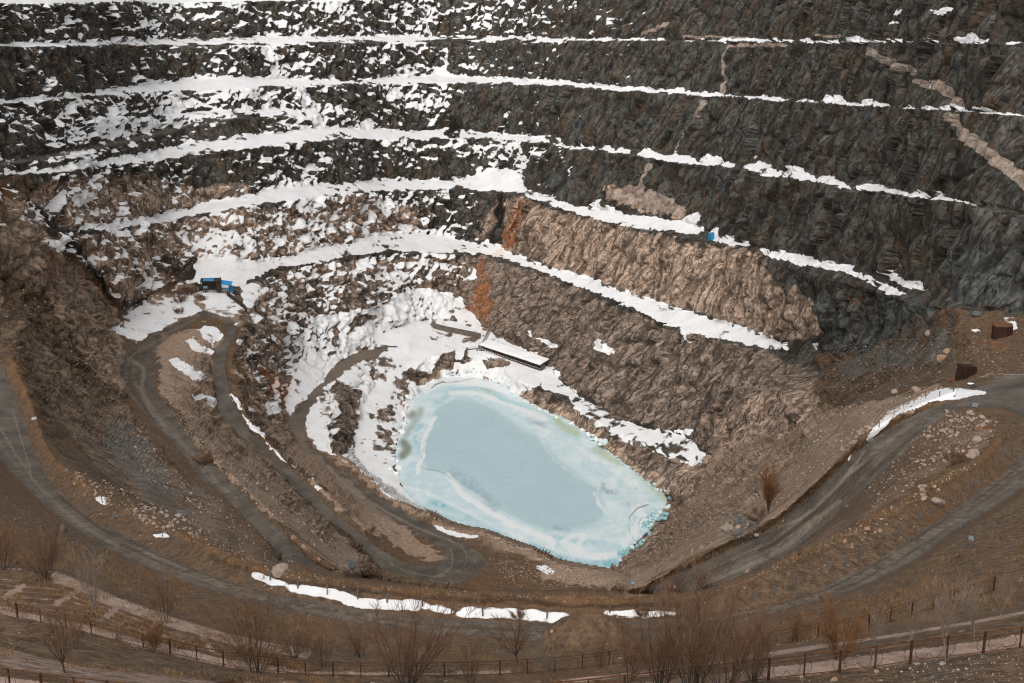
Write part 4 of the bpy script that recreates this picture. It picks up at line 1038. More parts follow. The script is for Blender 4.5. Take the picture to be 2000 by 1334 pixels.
# ----------------------------------------------------------------------------------------------
# materials
# ----------------------------------------------------------------------------------------------
class NT:
    def __init__(self, name):
        self.m = bpy.data.materials.new(name)
        self.m.use_nodes = True
        self.t = self.m.node_tree
        self.t.nodes.clear()
        self.out = self.t.nodes.new("ShaderNodeOutputMaterial")
        self.bsdf = self.t.nodes.new("ShaderNodeBsdfPrincipled")
        self.t.links.new(self.bsdf.outputs[0], self.out.inputs[0])
        tc = self.t.nodes.new("ShaderNodeTexCoord")
        self.pos = tc.outputs["Object"]

    def put(self, node_in, v):
        if hasattr(v, "default_value") or hasattr(v, "links"):
            self.t.links.new(v, node_in)
        elif isinstance(v, (tuple, list)) and len(v) == 3 and node_in.type == "RGBA":
            node_in.default_value = (*v, 1)
        else:
            node_in.default_value = v

    def attr(self, n):
        a = self.t.nodes.new("ShaderNodeAttribute")
        a.attribute_name = n
        return a.outputs["Fac"]

    def math(self, op, a, b=None, c=None, clamp=False):
        n = self.t.nodes.new("ShaderNodeMath")
        n.operation = op
        n.use_clamp = clamp
        for k, v in enumerate((a, b, c)):
            if v is not None:
                self.put(n.inputs[k], v)
        return n.outputs[0]

    def scale(self, s, rot=(0, 0, 0)):
        n = self.t.nodes.new("ShaderNodeMapping")
        n.inputs["Scale"].default_value = s
        n.inputs["Rotation"].default_value = rot
        self.t.links.new(self.pos, n.inputs[0])
        return n.outputs[0]

    def lean(self, s):
        """coordinates sheared so that a steep joint set runs up to the right across the faces"""
        if not hasattr(self, "_lean"):
            at = self.t.nodes.new("ShaderNodeAttribute")
            at.attribute_name = "joint"
            self._lean = at.outputs["Vector"]
        n = self.t.nodes.new("ShaderNodeMapping")
        n.inputs["Scale"].default_value = s
        self.t.links.new(self._lean, n.inputs[0])
        return n.outputs[0]

    def noise(self, scale, detail=4, rough=0.6, vec=None, dist=0.0):
        n = self.t.nodes.new("ShaderNodeTexNoise")
        n.inputs["Scale"].default_value = scale
        n.inputs["Detail"].default_value = detail
        n.inputs["Roughness"].default_value = rough
        n.inputs["Distortion"].default_value = dist
        self.t.links.new(vec or self.pos, n.inputs["Vector"])
        return n.outputs[0]

    def voro(self, scale, feature="F1", vec=None, out=0, rnd=1.0):
        n = self.t.nodes.new("ShaderNodeTexVoronoi")
        n.feature = feature
        n.inputs["Scale"].default_value = scale
        n.inputs["Randomness"].default_value = rnd
        self.t.links.new(vec or self.pos, n.inputs["Vector"])
        return n.outputs[out]

    def step(self, a, b, x):
        n = self.t.nodes.new("ShaderNodeMapRange")
        n.interpolation_type = "SMOOTHSTEP"
        self.put(n.inputs[0], x)
        n.inputs[1].default_value = a
        n.inputs[2].default_value = b
        return n.outputs[0]

    def mix(self, f, a, b, mode="MIX"):
        n = self.t.nodes.new("ShaderNodeMix")
        n.data_type = "RGBA"
        n.blend_type = mode
        self.put(n.inputs[0], f)
        self.put(n.inputs[6], a)
        self.put(n.inputs[7], b)
        return n.outputs[2]

    def bump(self, h, strength, dist, prev=None):
        n = self.t.nodes.new("ShaderNodeBump")
        self.put(n.inputs["Strength"], strength)
        n.inputs["Distance"].default_value = dist
        self.t.links.new(h, n.inputs["Height"])
        if prev is not None:
            self.t.links.new(prev, n.inputs["Normal"])
        return n.outputs[0]

    def finish(self, color, rough=0.9, normal=None, spec=0.2, metal=0.0):
        self.put(self.bsdf.inputs["Base Color"], color)
        self.put(self.bsdf.inputs["Roughness"], rough)
        self.bsdf.inputs["Specular IOR Level"].default_value = spec
        self.put(self.bsdf.inputs["Metallic"], metal)
        if normal is not None:
            self.t.links.new(normal, self.bsdf.inputs["Normal"])
        return self.m


def ground_material():
    k = NT("pit_ground")
    n_big = k.noise(0.035, 4, 0.6)
    n_mid = k.noise(0.16, 5, 0.65)
    n_fine = k.noise(0.9, 5, 0.7)
    n_grit = k.noise(4.5, 4, 0.7)
    lean = k.lean((0.5, 0.5, 0.13))
    n_rib = k.noise(1.0, 5, 0.65, lean, 0.6)
    cell = k.voro(0.42, "F1", None, 1)
    def ridge(vec, sc, lo, hi, dist):
        nz = k.noise(sc, 3, 0.55, vec, dist)
        return k.step(lo, hi, k.math("SUBTRACT", 1.0, k.math("ABSOLUTE", k.math("MULTIPLY_ADD", nz, 2.0, -1.0))))
    joint = k.lean((0.30, 0.30, 0.085))
    cracks = k.math("MULTIPLY", ridge(joint, 1.3, 0.89, 0.985, 0.8), 0.85)
    streak = k.noise(1.0, 5, 0.65, k.lean((1.5, 1.5, 0.42)), 0.4)
    wn = k.t.nodes.new("ShaderNodeTexNoise")
    wn.inputs["Scale"].default_value = 0.8
    wn.inputs["Detail"].default_value = 4
    k.t.links.new(k.pos, wn.inputs["Vector"])
    wa = k.t.nodes.new("ShaderNodeVectorMath")
    wa.operation = "MULTIPLY_ADD"
    k.t.links.new(wn.outputs["Color"], wa.inputs[0])
    wa.inputs[1].default_value = (0.4, 0.4, 0.4)
    k.t.links.new(k.lean((0.62, 0.62, 0.34)), wa.inputs[2])
    vb = k.voro(1.0, "F1", wa.outputs[0], 1)
    sb = k.t.nodes.new("ShaderNodeSeparateColor")
    k.t.links.new(vb, sb.inputs[0])
    vs = k.voro(2.6, "F1", wa.outputs[0], 1)
    ss = k.t.nodes.new("ShaderNodeSeparateColor")
    k.t.links.new(vs, ss.inputs[0])
    block = k.math("ADD", k.math("MULTIPLY", sb.outputs[0], 0.5), k.math("ADD", k.math("MULTIPLY", ss.outputs[0], 0.28), k.math("MULTIPLY", n_fine, 0.30)))
    wj = k.t.nodes.new("ShaderNodeVectorMath")
    wj.operation = "MULTIPLY_ADD"
    k.t.links.new(wn.outputs["Color"], wj.inputs[0])
    wj.inputs[1].default_value = (0.22, 0.22, 0.22)
    k.t.links.new(k.lean((0.15, 0.15, 0.022)), wj.inputs[2])
    long_j = k.math("MULTIPLY", k.step(0.11, 0.03, k.voro(1.0, "DISTANCE_TO_EDGE", wj.outputs[0])), k.step(0.30, 0.55, k.noise(0.09, 3, 0.6)))
    cracks = k.math("MAXIMUM", cracks, long_j)
    band = k.noise(1.0, 4, 0.6, k.lean((0.42, 0.42, 0.05)), 0.3)
    vi = k.voro(1.25, "F1", None, 1)
    si = k.t.nodes.new("ShaderNodeSeparateColor")
    k.t.links.new(vi, si.inputs[0])
    streak = k.math("ADD", k.math("ADD", k.math("MULTIPLY", streak, 0.16), k.math("MULTIPLY", si.outputs[0], 0.20)), k.math("ADD", k.math("MULTIPLY", block, 0.44), k.math("MULTIPLY", band, 0.22)))
    sep = k.t.nodes.new("ShaderNodeSeparateColor")
    k.t.links.new(cell, sep.inputs[0])
    blk = sep.outputs[0]
    blk2 = sep.outputs[1]
    # dark wall rock
    dark = k.mix(k.step(0.25, 0.78, streak), (0.028, 0.026, 0.022), (0.150, 0.138, 0.118))
    patchn = k.noise(1.0, 4, 0.6, k.lean((0.13, 0.13, 0.05)), 0.8)
    dark = k.mix(k.math("MULTIPLY", k.step(0.52, 0.64, patchn), 0.6), dark, k.mix(streak, (0.040, 0.046, 0.045), (0.150, 0.163, 0.153)))
    dark = k.mix(k.math("MULTIPLY", k.step(0.47, 0.36, patchn), 0.6), dark, k.mix(streak, (0.036, 0.025, 0.016), (0.185, 0.122, 0.077)))
    dark = k.mix(k.math("MULTIPLY", k.step(0.5, 0.62, n_mid), 0.65), dark, (0.075, 0.048, 0.029))
    dark = k.mix(k.math("MULTIPLY", k.step(0.55, 0.75, n_rib), 0.5), dark, (0.088, 0.090, 0.086))
    dark = k.mix(k.math("MULTIPLY", k.step(0.80, 0.95, blk), 0.6), dark, (0.10, 0.080, 0.062))
    dark = k.mix(k.math("MULTIPLY", k.step(0.86, 0.98, blk2), 0.6), dark, (0.066, 0.082, 0.082))
    dark = k.mix(k.math("MULTIPLY", k.step(0.64, 0.72, k.noise(0.11, 3, 0.6, None, 1.5)), 0.55), dark, (0.12, 0.062, 0.028))
    teal = k.mix(streak, (0.035, 0.042, 0.042), (0.20, 0.225, 0.220))
    dark = k.mix(k.math("MULTIPLY", k.step(0.25, 0.75, k.math("ADD", k.attr("teal"), k.math("SUBTRACT", n_mid, 0.5))), 0.7), dark, teal)
    # tan rock
    tan = k.mix(k.step(0.25, 0.75, streak), (0.235, 0.155, 0.108), (0.64, 0.475, 0.365))
    tan = k.mix(k.math("MULTIPLY", k.step(0.5, 0.72, n_rib), 0.45), tan, (0.40, 0.31, 0.245))
    tan = k.mix(k.math("MULTIPLY", k.step(0.56, 0.70, n_mid), 0.3), tan, (0.19, 0.125, 0.085))
    tan = k.mix(k.math("MULTIPLY", k.step(0.85, 0.97, blk), 0.5), tan, (0.10, 0.078, 0.062))
    brown = k.mix(k.step(0.25, 0.75, streak), (0.085, 0.062, 0.047), (0.37, 0.28, 0.222))
    brown = k.mix(k.math("MULTIPLY", k.step(0.5, 0.75, n_rib), 0.4), brown, (0.24, 0.18, 0.14))
    ta = k.math("ADD", k.attr("tan"), k.math("MULTIPLY", k.math("SUBTRACT", n_mid, 0.5), 0.55))
    col = k.mix(k.step(0.30, 0.45, ta), dark, brown)
    col = k.mix(k.step(0.62, 0.82, ta), col, tan)
    col = k.mix(k.math('MULTIPLY', cracks, 0.75), col, (0.016, 0.013, 0.011))
    vein = k.mix(k.step(0.25, 0.75, streak), (0.20, 0.15, 0.12), (0.46, 0.37, 0.31))
    col = k.mix(k.math("MULTIPLY", k.step(0.35, 0.65, k.math("ADD", k.attr("vein"), k.math("MULTIPLY", k.math("SUBTRACT", n_fine, 0.5), 0.5))), 0.9), col, vein)
    # loose brown soil
    g2 = k.noise(2.2, 5, 0.75)
    soil = k.mix(k.step(0.3, 0.72, k.math("ADD", k.math("MULTIPLY", n_fine, 0.5), k.math("MULTIPLY", g2, 0.5))), (0.046, 0.029, 0.018), (0.235, 0.153, 0.097))
    soil = k.mix(k.math("MULTIPLY", k.step(0.5, 0.65, n_mid), 0.3), soil, k.mix(g2, (0.035, 0.031, 0.026), (0.125, 0.112, 0.098)))
    soil = k.mix(k.math("MULTIPLY", k.step(0.52, 0.66, n_big), 0.7), soil, k.mix(g2, (0.07, 0.040, 0.022), (0.21, 0.122, 0.066)))
    soil_t = k.mix(k.step(0.28, 0.75, k.math("ADD", k.math("MULTIPLY", n_fine, 0.5), k.math("MULTIPLY", g2, 0.5))), (0.150, 0.100, 0.067), (0.56, 0.41, 0.305))
    soil_t = k.mix(k.math("MULTIPLY", k.step(0.55, 0.7, n_mid), 0.5), soil_t, (0.115, 0.076, 0.050))
    soil = k.mix(k.step(0.35, 0.75, ta), soil, soil_t)
    soil = k.mix(k.math("MULTIPLY", cracks, k.math("MULTIPLY", k.attr("crag"), 0.6)), soil, (0.02, 0.015, 0.011))
    soil = k.mix(k.math("MULTIPLY", k.step(0.25, 0.75, k.math("ADD", k.attr("teal"), k.math("MULTIPLY", k.math("SUBTRACT", n_mid, 0.5), 2.4))), 0.45), soil, teal)
    peb = k.voro(2.3, "F1")
    pebc = k.voro(2.3, "F1", None, 1)
    sp = k.t.nodes.new("ShaderNodeSeparateColor")
    k.t.links.new(pebc, sp.inputs[0])
    stone = k.math("MULTIPLY", k.step(0.42, 0.30, peb), k.step(0.955, 0.975, k.math("ADD", sp.outputs[0], k.math("MULTIPLY", k.attr("pale"), 0.75))))
    soil = k.mix(stone, soil, k.mix(sp.outputs[1], (0.20, 0.15, 0.115), (0.46, 0.36, 0.29)))
    col = k.mix(k.step(0.35, 0.65, k.math("ADD", k.attr("soil"), k.math("MULTIPLY", k.math("SUBTRACT", n_mid, 0.5), 0.5))), col, soil)
    # rust stains, then the dark mask with its streaks and painted berm shade
    rust = k.mix(k.step(0.3, 0.7, k.noise(1.2, 5, 0.7, lean)), (0.085, 0.036, 0.018), (0.42, 0.155, 0.058))
    col = k.mix(k.step(0.15, 0.75, k.math("ADD", k.attr("rust"), k.math("ADD", k.math("MULTIPLY", k.math("SUBTRACT", k.noise(1.0, 4, 0.65, k.lean((0.9, 0.9, 0.07))), 0.58), 2.0), k.math("MULTIPLY", k.math("SUBTRACT", n_fine, 0.58), 1.6)))), col, rust)
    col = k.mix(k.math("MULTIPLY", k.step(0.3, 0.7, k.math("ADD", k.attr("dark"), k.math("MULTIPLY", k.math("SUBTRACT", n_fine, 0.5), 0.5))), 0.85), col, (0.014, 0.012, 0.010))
    # dry grass
    grass = k.mix(n_grit, (0.085, 0.044, 0.018), (0.30, 0.165, 0.075))
    col = k.mix(k.math("MULTIPLY", k.step(0.35, 0.85, k.math("ADD", k.attr("grass"), k.math("ADD", k.math("MULTIPLY", k.math("SUBTRACT", n_mid, 0.56), 2.4), k.math("MULTIPLY", k.math("SUBTRACT", n_fine, 0.52), 1.2)))), 0.65), col, grass)
    # gravel road
    road = k.mix(k.step(0.3, 0.7, n_mid), (0.066, 0.055, 0.045), (0.145, 0.122, 0.101))
    road = k.mix(k.math("MULTIPLY", k.step(0.45, 0.75, n_grit), 0.55), road, (0.23, 0.205, 0.18))
    road = k.mix(k.math("MULTIPLY", k.step(0.56, 0.68, n_fine), 0.45), road, (0.062, 0.044, 0.031))
    road = k.mix(k.math("MULTIPLY", k.step(0.3, 0.8, k.math("ADD", k.attr("rut"), k.math("MULTIPLY", k.math("SUBTRACT", n_fine, 0.5), 0.8))), 0.85), road, k.mix(g2, (0.035, 0.024, 0.016), (0.11, 0.076, 0.05)))
    road = k.mix(k.step(0.4, 0.75, k.math("ADD", k.math("MULTIPLY", k.attr("tan"), 0.55), k.math("SUBTRACT", n_big, 0.25))), road, k.mix(g2, (0.085, 0.064, 0.049), (0.30, 0.235, 0.185)))
    col = k.mix(k.step(0.35, 0.62, k.math("ADD", k.attr("road"), k.math("ADD", k.math("MULTIPLY", k.math("SUBTRACT", n_fine, 0.5), 0.9), k.math("MULTIPLY", k.math("SUBTRACT", g2, 0.5), 0.7)))), col, road)
    col = k.mix(k.math("MULTIPLY", k.step(0.30, 0.70, k.math("ADD", k.attr("track"), k.math("MULTIPLY", k.math("SUBTRACT", n_fine, 0.55), 0.9))), 0.62), col, (0.29, 0.24, 0.195))
    # concrete
    conc = k.mix(k.step(0.3, 0.7, n_fine), (0.25, 0.17, 0.135), (0.42, 0.305, 0.25))
    conc = k.mix(k.math("MULTIPLY", k.step(0.55, 0.7, n_mid), 0.5), conc, (0.16, 0.105, 0.075))
    col = k.mix(k.step(0.35, 0.65, k.math("ADD", k.attr("conc"), k.math("MULTIPLY", k.math("SUBTRACT", n_fine, 0.5), 0.6))), col, conc)
    # snow
    sn = k.math("ADD", k.attr("snow"), k.math("MULTIPLY", k.math("SUBTRACT", n_fine, 0.5), 0.42))
    sn = k.step(0.31, 0.61, sn)
    snow_c = k.mix(k.step(0.4, 0.8, n_mid), (0.86, 0.86, 0.87), (0.74, 0.73, 0.72))
    snow_c = k.mix(k.math("MULTIPLY", k.step(0.05, 0.5, k.attr("rust")), 0.5), snow_c, (0.80, 0.58, 0.45))
    col = k.mix(sn, col, snow_c)
    b_h = k.math("ADD", k.math("MULTIPLY", k.math("ADD", n_fine, k.math("MULTIPLY", block, 0.6)), 0.42), k.math("ADD", k.math("MULTIPLY", n_grit, 0.2), k.math("MULTIPLY", cracks, -0.35)))
    st = k.math("MULTIPLY_ADD", sn, -0.35, 0.65)
    nrm = k.bump(b_h, st, 0.55)
    return k.finish(col, 0.92, nrm, 0.15)


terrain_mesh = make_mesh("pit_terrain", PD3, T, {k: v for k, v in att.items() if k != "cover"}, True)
terrain = bpy.data.objects.new("pit_terrain", terrain_mesh)
COL.objects.link(terrain)
terrain["kind"] = "structure"
terrain["label"] = "terraced rock walls, dirt slopes and floor of the open pit"
terrain_mesh.materials.append(ground_material())


def surroundings():
    """the hillside beyond the surveyed pit, out to the horizon"""
    ring = np.concatenate([idx[:, 0], idx[-1, 1:], idx[::-1, -1][1:], idx[0, ::-1][1:-1]])
    B = PD3[ring]
    out = B[:, :2] - np.array([20.0, 420.0])
    out /= np.linalg.norm(out, axis=1, keepdims=True)
    rows = [B]
    for dd, up in ((12, 1.5), (60, 6), (300, 14), (2600, 30)):
        z = np.maximum(B[:, 2] + up, np.minimum(B[:, 2] + up + dd * .25, 176 + up * .6))
        z = np.where(B[:, 1] < 90, np.minimum(z, 186), z)
        rows.append(np.column_stack([B[:, 0] + out[:, 0] * dd, B[:, 1] + out[:, 1] * dd, z]))
    V = np.concatenate(rows)
    n = len(ring)
    i = np.arange(n)
    F = np.concatenate([np.stack([k * n + i, k * n + (i + 1) % n, (k + 1) * n + (i + 1) % n, (k + 1) * n + i], 1) for k in range(len(rows) - 1)])
    V[n:2 * n, 2] += .4 * fbm(V[n:2 * n] / 6, 2, 601)
    me = make_mesh("hillside", V, F, dict(soil=np.ones(len(V)), grass=np.full(len(V), .25)), True)
    me.materials.append(terrain_mesh.materials[0])
    o = bpy.data.objects.new("hillside", me)
    COL.objects.link(o)
    o["kind"] = "structure"
    o["label"] = "brown hillside around the pit"


surroundings()

# ----------------------------------------------------------------------------------------------
# light
# ----------------------------------------------------------------------------------------------
SUN_EL, SUN_AZ = math.radians(45), math.radians(-166)          # azimuth measured from +Y towards +X
world = bpy.data.worlds.new("World")
SC.world = world
world.use_nodes = True
wt = world.node_tree
sky = wt.nodes.new("ShaderNodeTexSky")
sky.sky_type = "NISHITA"
sky.sun_disc = False
sky.sun_elevation = SUN_EL
sky.sun_rotation = SUN_AZ
sky.air_density = 1.0
sky.dust_density = 3.0
hs = wt.nodes.new("ShaderNodeHueSaturation")
hs.inputs["Saturation"].default_value = 0.10
wt.links.new(sky.outputs[0], hs.inputs["Color"])
wt.links.new(hs.outputs[0], wt.nodes["Background"].inputs[0])
wt.nodes["Background"].inputs[1].default_value = 0.15
sun = bpy.data.lights.new("overcast_sun", "SUN")
sun.energy = 1.1
sun.angle = math.radians(55)
sun.color = (1.0, 0.93, 0.83)
sun_o = bpy.data.objects.new("overcast_sun", sun)
COL.objects.link(sun_o)
sd = Vector((math.sin(SUN_AZ) * math.cos(SUN_EL), math.cos(SUN_AZ) * math.cos(SUN_EL), math.sin(SUN_EL)))
sun_o.rotation_euler = sd.to_track_quat("Z", "Y").to_euler()
sun_o.location = (0, 300, 600)
SC.view_settings.view_transform = "Standard"
SC.view_settings.look = "None"
SC.view_settings.gamma = 1.0
SC.view_settings.exposure = 0.18
SC.render.engine = "CYCLES"
SC.cycles.use_denoising = True
SC.cycles.denoising_prefilter = "NONE"
SC.cycles.filter_width = 1.15
SC.cycles.use_adaptive_sampling = True
SC.cycles.adaptive_threshold = 0.02
SC.cycles.max_bounces = 4
SC.cycles.diffuse_bounces = 2
#@@GROUND_END

# ----------------------------------------------------------------------------------------------
# frozen lake
# ----------------------------------------------------------------------------------------------
def lake():
    xs, ys = np.arange(-58, 122, 0.7), np.arange(378, 612, 0.9)
    gx, gy = np.meshgrid(xs, ys)
    Pn = np.stack([gx.ravel(), gy.ravel(), np.zeros(gx.size)], -1)
    uv = project(Pn)
    m = blank()
    poly = [(790, 775), (825, 748), (868, 728), (935, 726), (990, 742), (1012, 764), (1064, 792), (1114, 812), (1156, 838), (1206, 878), (1256, 922), (1306, 955), (1332, 972), (1312, 1000), (1290, 1030), (1266, 1060), (1245, 1080), (1228, 1112), (1210, 1126)]
    for p in poly[:]:
        pass
    fill(m, poly + [(1195, 1150), (1000, 1110), (880, 1060), (800, 1025), (755, 985), (745, 920), (755, 880), (772, 830)], 1)
    keep = sample(m, uv) > 0.5
    idx = -np.ones(len(Pn), int)
    nx = len(xs)
    k = keep.reshape(gx.shape)
    q = k[:-1, :-1] & k[:-1, 1:] & k[1:, 1:] & k[1:, :-1]
    j, i = np.where(q)
    a = j * nx + i
    F = np.stack([a, a + 1, a + nx + 1, a + nx], 1)
    used = np.unique(F)
    idx[used] = np.arange(len(used))
    Pn, uv, F = Pn[used], uv[used], idx[F]
    wb = np.stack([9 * fbm(Pn / 14.0, 3, 301), 6 * fbm(Pn / 14.0, 3, 303)], 1)
    inner, white, green, deep, crack, olive, grey = blank(), blank(), blank(), blank(), blank(), blank(), blank()
    fill(inner, [(842, 811), (860, 793), (895, 779), (947, 792), (1000, 830), (1063, 867), (1087, 902), (1140, 937), (1160, 960), (1185, 990), (1168, 1021), (1105, 1035), (1077, 1038), (1035, 1024), (1000, 1007), (958, 986), (930, 961), (895, 944), (870, 923), (835, 916), (821, 895), (825, 863), (846, 828)], 1)
    wide_in = blank()
    fill(wide_in, [(842, 811), (860, 793), (895, 776), (960, 775), (1050, 812), (1130, 860), (1180, 905), (1235, 960), (1245, 1000), (1210, 1045), (1150, 1060), (1077, 1042), (1035, 1026), (1000, 1007), (958, 986), (930, 961), (895, 944), (870, 923), (835, 916), (821, 895), (825, 863), (846, 828)], 1)
    inner = np.minimum(blur(wide_in, 14), 1.2 * blur(inner, 160))
    for ln, w, v in (([(815, 925), (826, 880), (832, 850), (848, 815)], 9, 1), ([(875, 930), (900, 962), (960, 1005), (1040, 1042), (1080, 1058)], 15, .8), ([(880, 770), (930, 765), (990, 788), (1060, 820)], 11, .8), ([(1055, 850), (1070, 885), (1100, 915), (1147, 942)], 4, .9),
                     ([(1010, 800), (1070, 850), (1120, 870), (1200, 915), (1250, 955)], 16, .55), ([(1110, 1050), (1150, 1042), (1135, 1060), (1110, 1075)], 12, .7), ([(1160, 965), (1175, 985), (1183, 1000)], 9, .8), ([(800, 790), (780, 840)], 16, .9), ([(830, 760), (880, 742), (940, 742), (990, 760)], 20, 1.0),
                     ([(785, 935), (830, 985), (900, 1010)], 16, .5), ([(1100, 1060), (1160, 1090), (1200, 1080)], 18, .7), ([(1240, 985), (1260, 1010), (1220, 1060)], 22, .7), ([(1040, 805), (1110, 838), (1170, 880), (1240, 930)], 12, .5), ([(1080, 1040), (1150, 1052), (1200, 1040), (1240, 1000)], 10, .5), ([(800, 950), (870, 975), (980, 1040), (1090, 1075)], 10, .6)):
        stroke(white, smooth_line([p + (0,) for p in ln], 2), w, v)
    white = blur(white, 4)
    for ln, w, v in (([(1085, 820), (1100, 835), (1128, 847)], 15, 1), ([(1165, 878), (1190, 893), (1215, 905)], 13, .9), ([(1245, 922), (1262, 938), (1275, 955)], 12, .8), ([(1282, 962), (1300, 978)], 12, .8), ([(942, 760), (965, 765)], 8, .6), ([(1050, 798), (1065, 804)], 7, .7)):
        stroke(green, ln, w, v)
    green = blur(green, 5)
    for ln, w, v in (([(822, 802), (808, 825), (794, 850)], 13, .5), ([(788, 864), (798, 876), (786, 890)], 15, .9), ([(800, 812), (806, 808)], 12, .8)):
        stroke(olive, ln, w, v)
    olive = blur(olive, 4)
    for ln, w, v in (([(850, 990), (900, 1010), (980, 1045)], 26, .45), ([(840, 988), (860, 985)], 22, .9), ([(1060, 1080), (1150, 1110), (1200, 1100)], 22, .8), ([(1030, 1060), (1080, 1082)], 12, .8), ([(1215, 1080), (1232, 1062)], 12, 1), ([(820, 830), (812, 850), (820, 880)], 12, .6), ([(850, 790), (880, 768), (940, 757), (1000, 785), (1060, 818)], 10, .5), ([(1080, 1050), (1180, 1060)], 10, .5)):
        stroke(deep, ln, w, v)
    deep = blur(deep, 6)
    for ln, w, v in (([(1030, 820), (1045, 826), (1062, 834)], 7, .9), ([(1178, 945), (1175, 960), (1205, 962)], 9, .9), ([(1150, 952), (1176, 960), (1165, 975)], 6, .6), ([(885, 925), (930, 955), (965, 990)], 22, .5), ([(1230, 985), (1240, 982)], 12, .5), ([(1100, 860), (1150, 900)], 8, .3), ([(1080, 1030), (1110, 1036)], 8, .6)):
        stroke(grey, ln, w, v)
    grey = blur(grey, 4)
    for ln, w in (([(821, 912), (834, 917), (855, 920), (869, 924), (880, 938)], 2.6), ([(1268, 985), (1245, 993), (1228, 1012), (1230, 1035), (1236, 1055)], 3), ([(1256, 1010), (1246, 1022), (1250, 1040)], 2.6), ([(1060, 1080), (1075, 1085), (1090, 1092)], 2.4), ([(868, 748), (900, 745), (930, 738), (958, 745)], 2.2), ([(842, 760), (850, 752), (868, 745)], 3),
                  ([(1255, 940), (1240, 955), (1270, 965)], 2), ([(1240, 920), (1290, 962)], 2), ([(846, 812), (843, 828), (828, 862), (823, 905)], 2.0), ([(985, 1040), (1010, 1058), (1055, 1076)], 2.5), ([(910, 1035), (960, 1050)], 2.5)):
        stroke(crack, ln, w, 1)
    z = 0.02 * fbm(Pn / 6.0, 2, 311) - 0.10 * sample(crack, uv) + 0.22 * np.clip(sample(white, uv) - 0.45, 0, 1) * (0.5 + fbm(Pn / 2.0, 2, 313))
    Pn = Pn + np.stack([z * 0, z * 0, z + 0.12], -1)
    streaky = wb * 1.0
    at = dict(inner=sample(inner, uv + streaky * .5), white=sample(white, uv + streaky), green=sample(green, uv + streaky * .5), deep=sample(deep, uv + streaky), crack=sample(blur(crack, 1), uv), olive=sample(olive, uv + streaky * .4), grey=sample(grey, uv + streaky * .6))
    me = make_mesh("frozen_lake", Pn, F, at, True)
    o = bpy.data.objects.new("frozen_lake", me)
    COL.objects.link(o)
    o["kind"] = "structure"
    o["label"] = "pale blue frozen lake at the bottom of the pit"
    k = NT("lake_ice")
    n1 = k.noise(0.07, 5, 0.62, None, 1.2)
    n2 = k.noise(0.35, 5, 0.65, k.scale((1, 0.45, 1), (0, 0, math.radians(35))), 1.0)
    n3 = k.noise(2.2, 3, 0.6)
    base = k.mix(k.step(0.35, 0.68, n1), (0.50, 0.675, 0.725), (0.71, 0.80, 0.83))
    base = k.mix(k.math("MULTIPLY", k.step(0.45, 0.7, n2), 0.6), base, (0.76, 0.83, 0.845))
    base = k.mix(k.math("MULTIPLY", k.step(0.5, 0.66, k.noise(0.8, 5, 0.7, None, 1.0)), 0.30), base, (0.80, 0.84, 0.85))
    base = k.mix(k.math("MULTIPLY", k.step(0.55, 0.75, k.noise(0.16, 5, 0.65, None, 2.0)), 0.5), base, (0.36, 0.60, 0.67))
    inn = k.mix(k.step(0.3, 0.7, n1), (0.415, 0.57, 0.625), (0.465, 0.615, 0.665))
    brush = k.noise(1.0, 4, 0.6, k.scale((0.75, 0.09, 1), (0, 0, math.radians(62))), 0.3)
    inn = k.mix(k.math("MULTIPLY", k.step(0.45, 0.75, brush), 0.35), inn, (0.50, 0.645, 0.69))
    inn = k.mix(k.math("MULTIPLY", k.step(0.58, 0.72, n1), 0.35), inn, (0.31, 0.45, 0.52))
    col = k.mix(k.step(0.25, 0.75, k.math("ADD", k.attr("inner"), k.math("ADD", k.math("MULTIPLY", k.math("SUBTRACT", n2, 0.5), 0.45), k.math("MULTIPLY", k.math("SUBTRACT", n1, 0.5), 0.7)))), base, inn)
    col = k.mix(k.math("MULTIPLY", k.attr("deep"), k.step(0.3, 0.6, n2)), col, (0.16, 0.46, 0.54))
    col = k.mix(k.step(0.25, 0.85, k.math("ADD", k.attr("white"), k.math("MULTIPLY", k.math("SUBTRACT", n2, 0.5), 0.8))), col, (0.80, 0.84, 0.85))
    col = k.mix(k.math("MULTIPLY", k.attr("grey"), k.step(0.3, 0.65, n2)), col, (0.22, 0.33, 0.39))
    col = k.mix(k.math("MULTIPLY", k.attr("green"), 0.62), col, k.mix(n1, (0.32, 0.42, 0.14), (0.42, 0.50, 0.26)))
    col = k.mix(k.math("MULTIPLY", k.attr("olive"), 0.9), col, (0.13, 0.15, 0.075))
    col = k.mix(k.math("MULTIPLY", k.step(0.3, 0.7, k.attr("crack")), 0.85), col, (0.035, 0.09, 0.10))
    me.materials.append(k.finish(col, k.mix(n2, (0.35, 0.35, 0.35), (0.6, 0.6, 0.6)), k.bump(k.math("ADD", n2, k.math("MULTIPLY", n3, 0.2)), 0.25, 0.3), 0.4))
    return o


lake()

# ----------------------------------------------------------------------------------------------
# helpers for things
# ----------------------------------------------------------------------------------------------
bpy.context.view_layer.update()
DG = bpy.context.evaluated_depsgraph_get()
TEV = terrain.evaluated_get(DG)


def ground(u, v):
    """the spot on the terrain seen at a point of the photograph"""
    x, y = (u - 1000.0) / FPX, (667.0 - v) / FPX
    d = Vector((x, CP + y * SP, -SP + y * CP)).normalized()
    ok, loc, n, _ = TEV.ray_cast(Vector((0, 0, CAMZ)), d)
    return (Vector(loc), Vector(n)) if ok else (Vector(at_D(u, v, 100.0)), Vector((0, 0, 1)))


def drop(x, y, z0=400.0):
    ok, loc, n, _ = TEV.ray_cast(Vector((x, y, z0)), Vector((0, 0, -1)))
    return loc.z if ok else 0.0


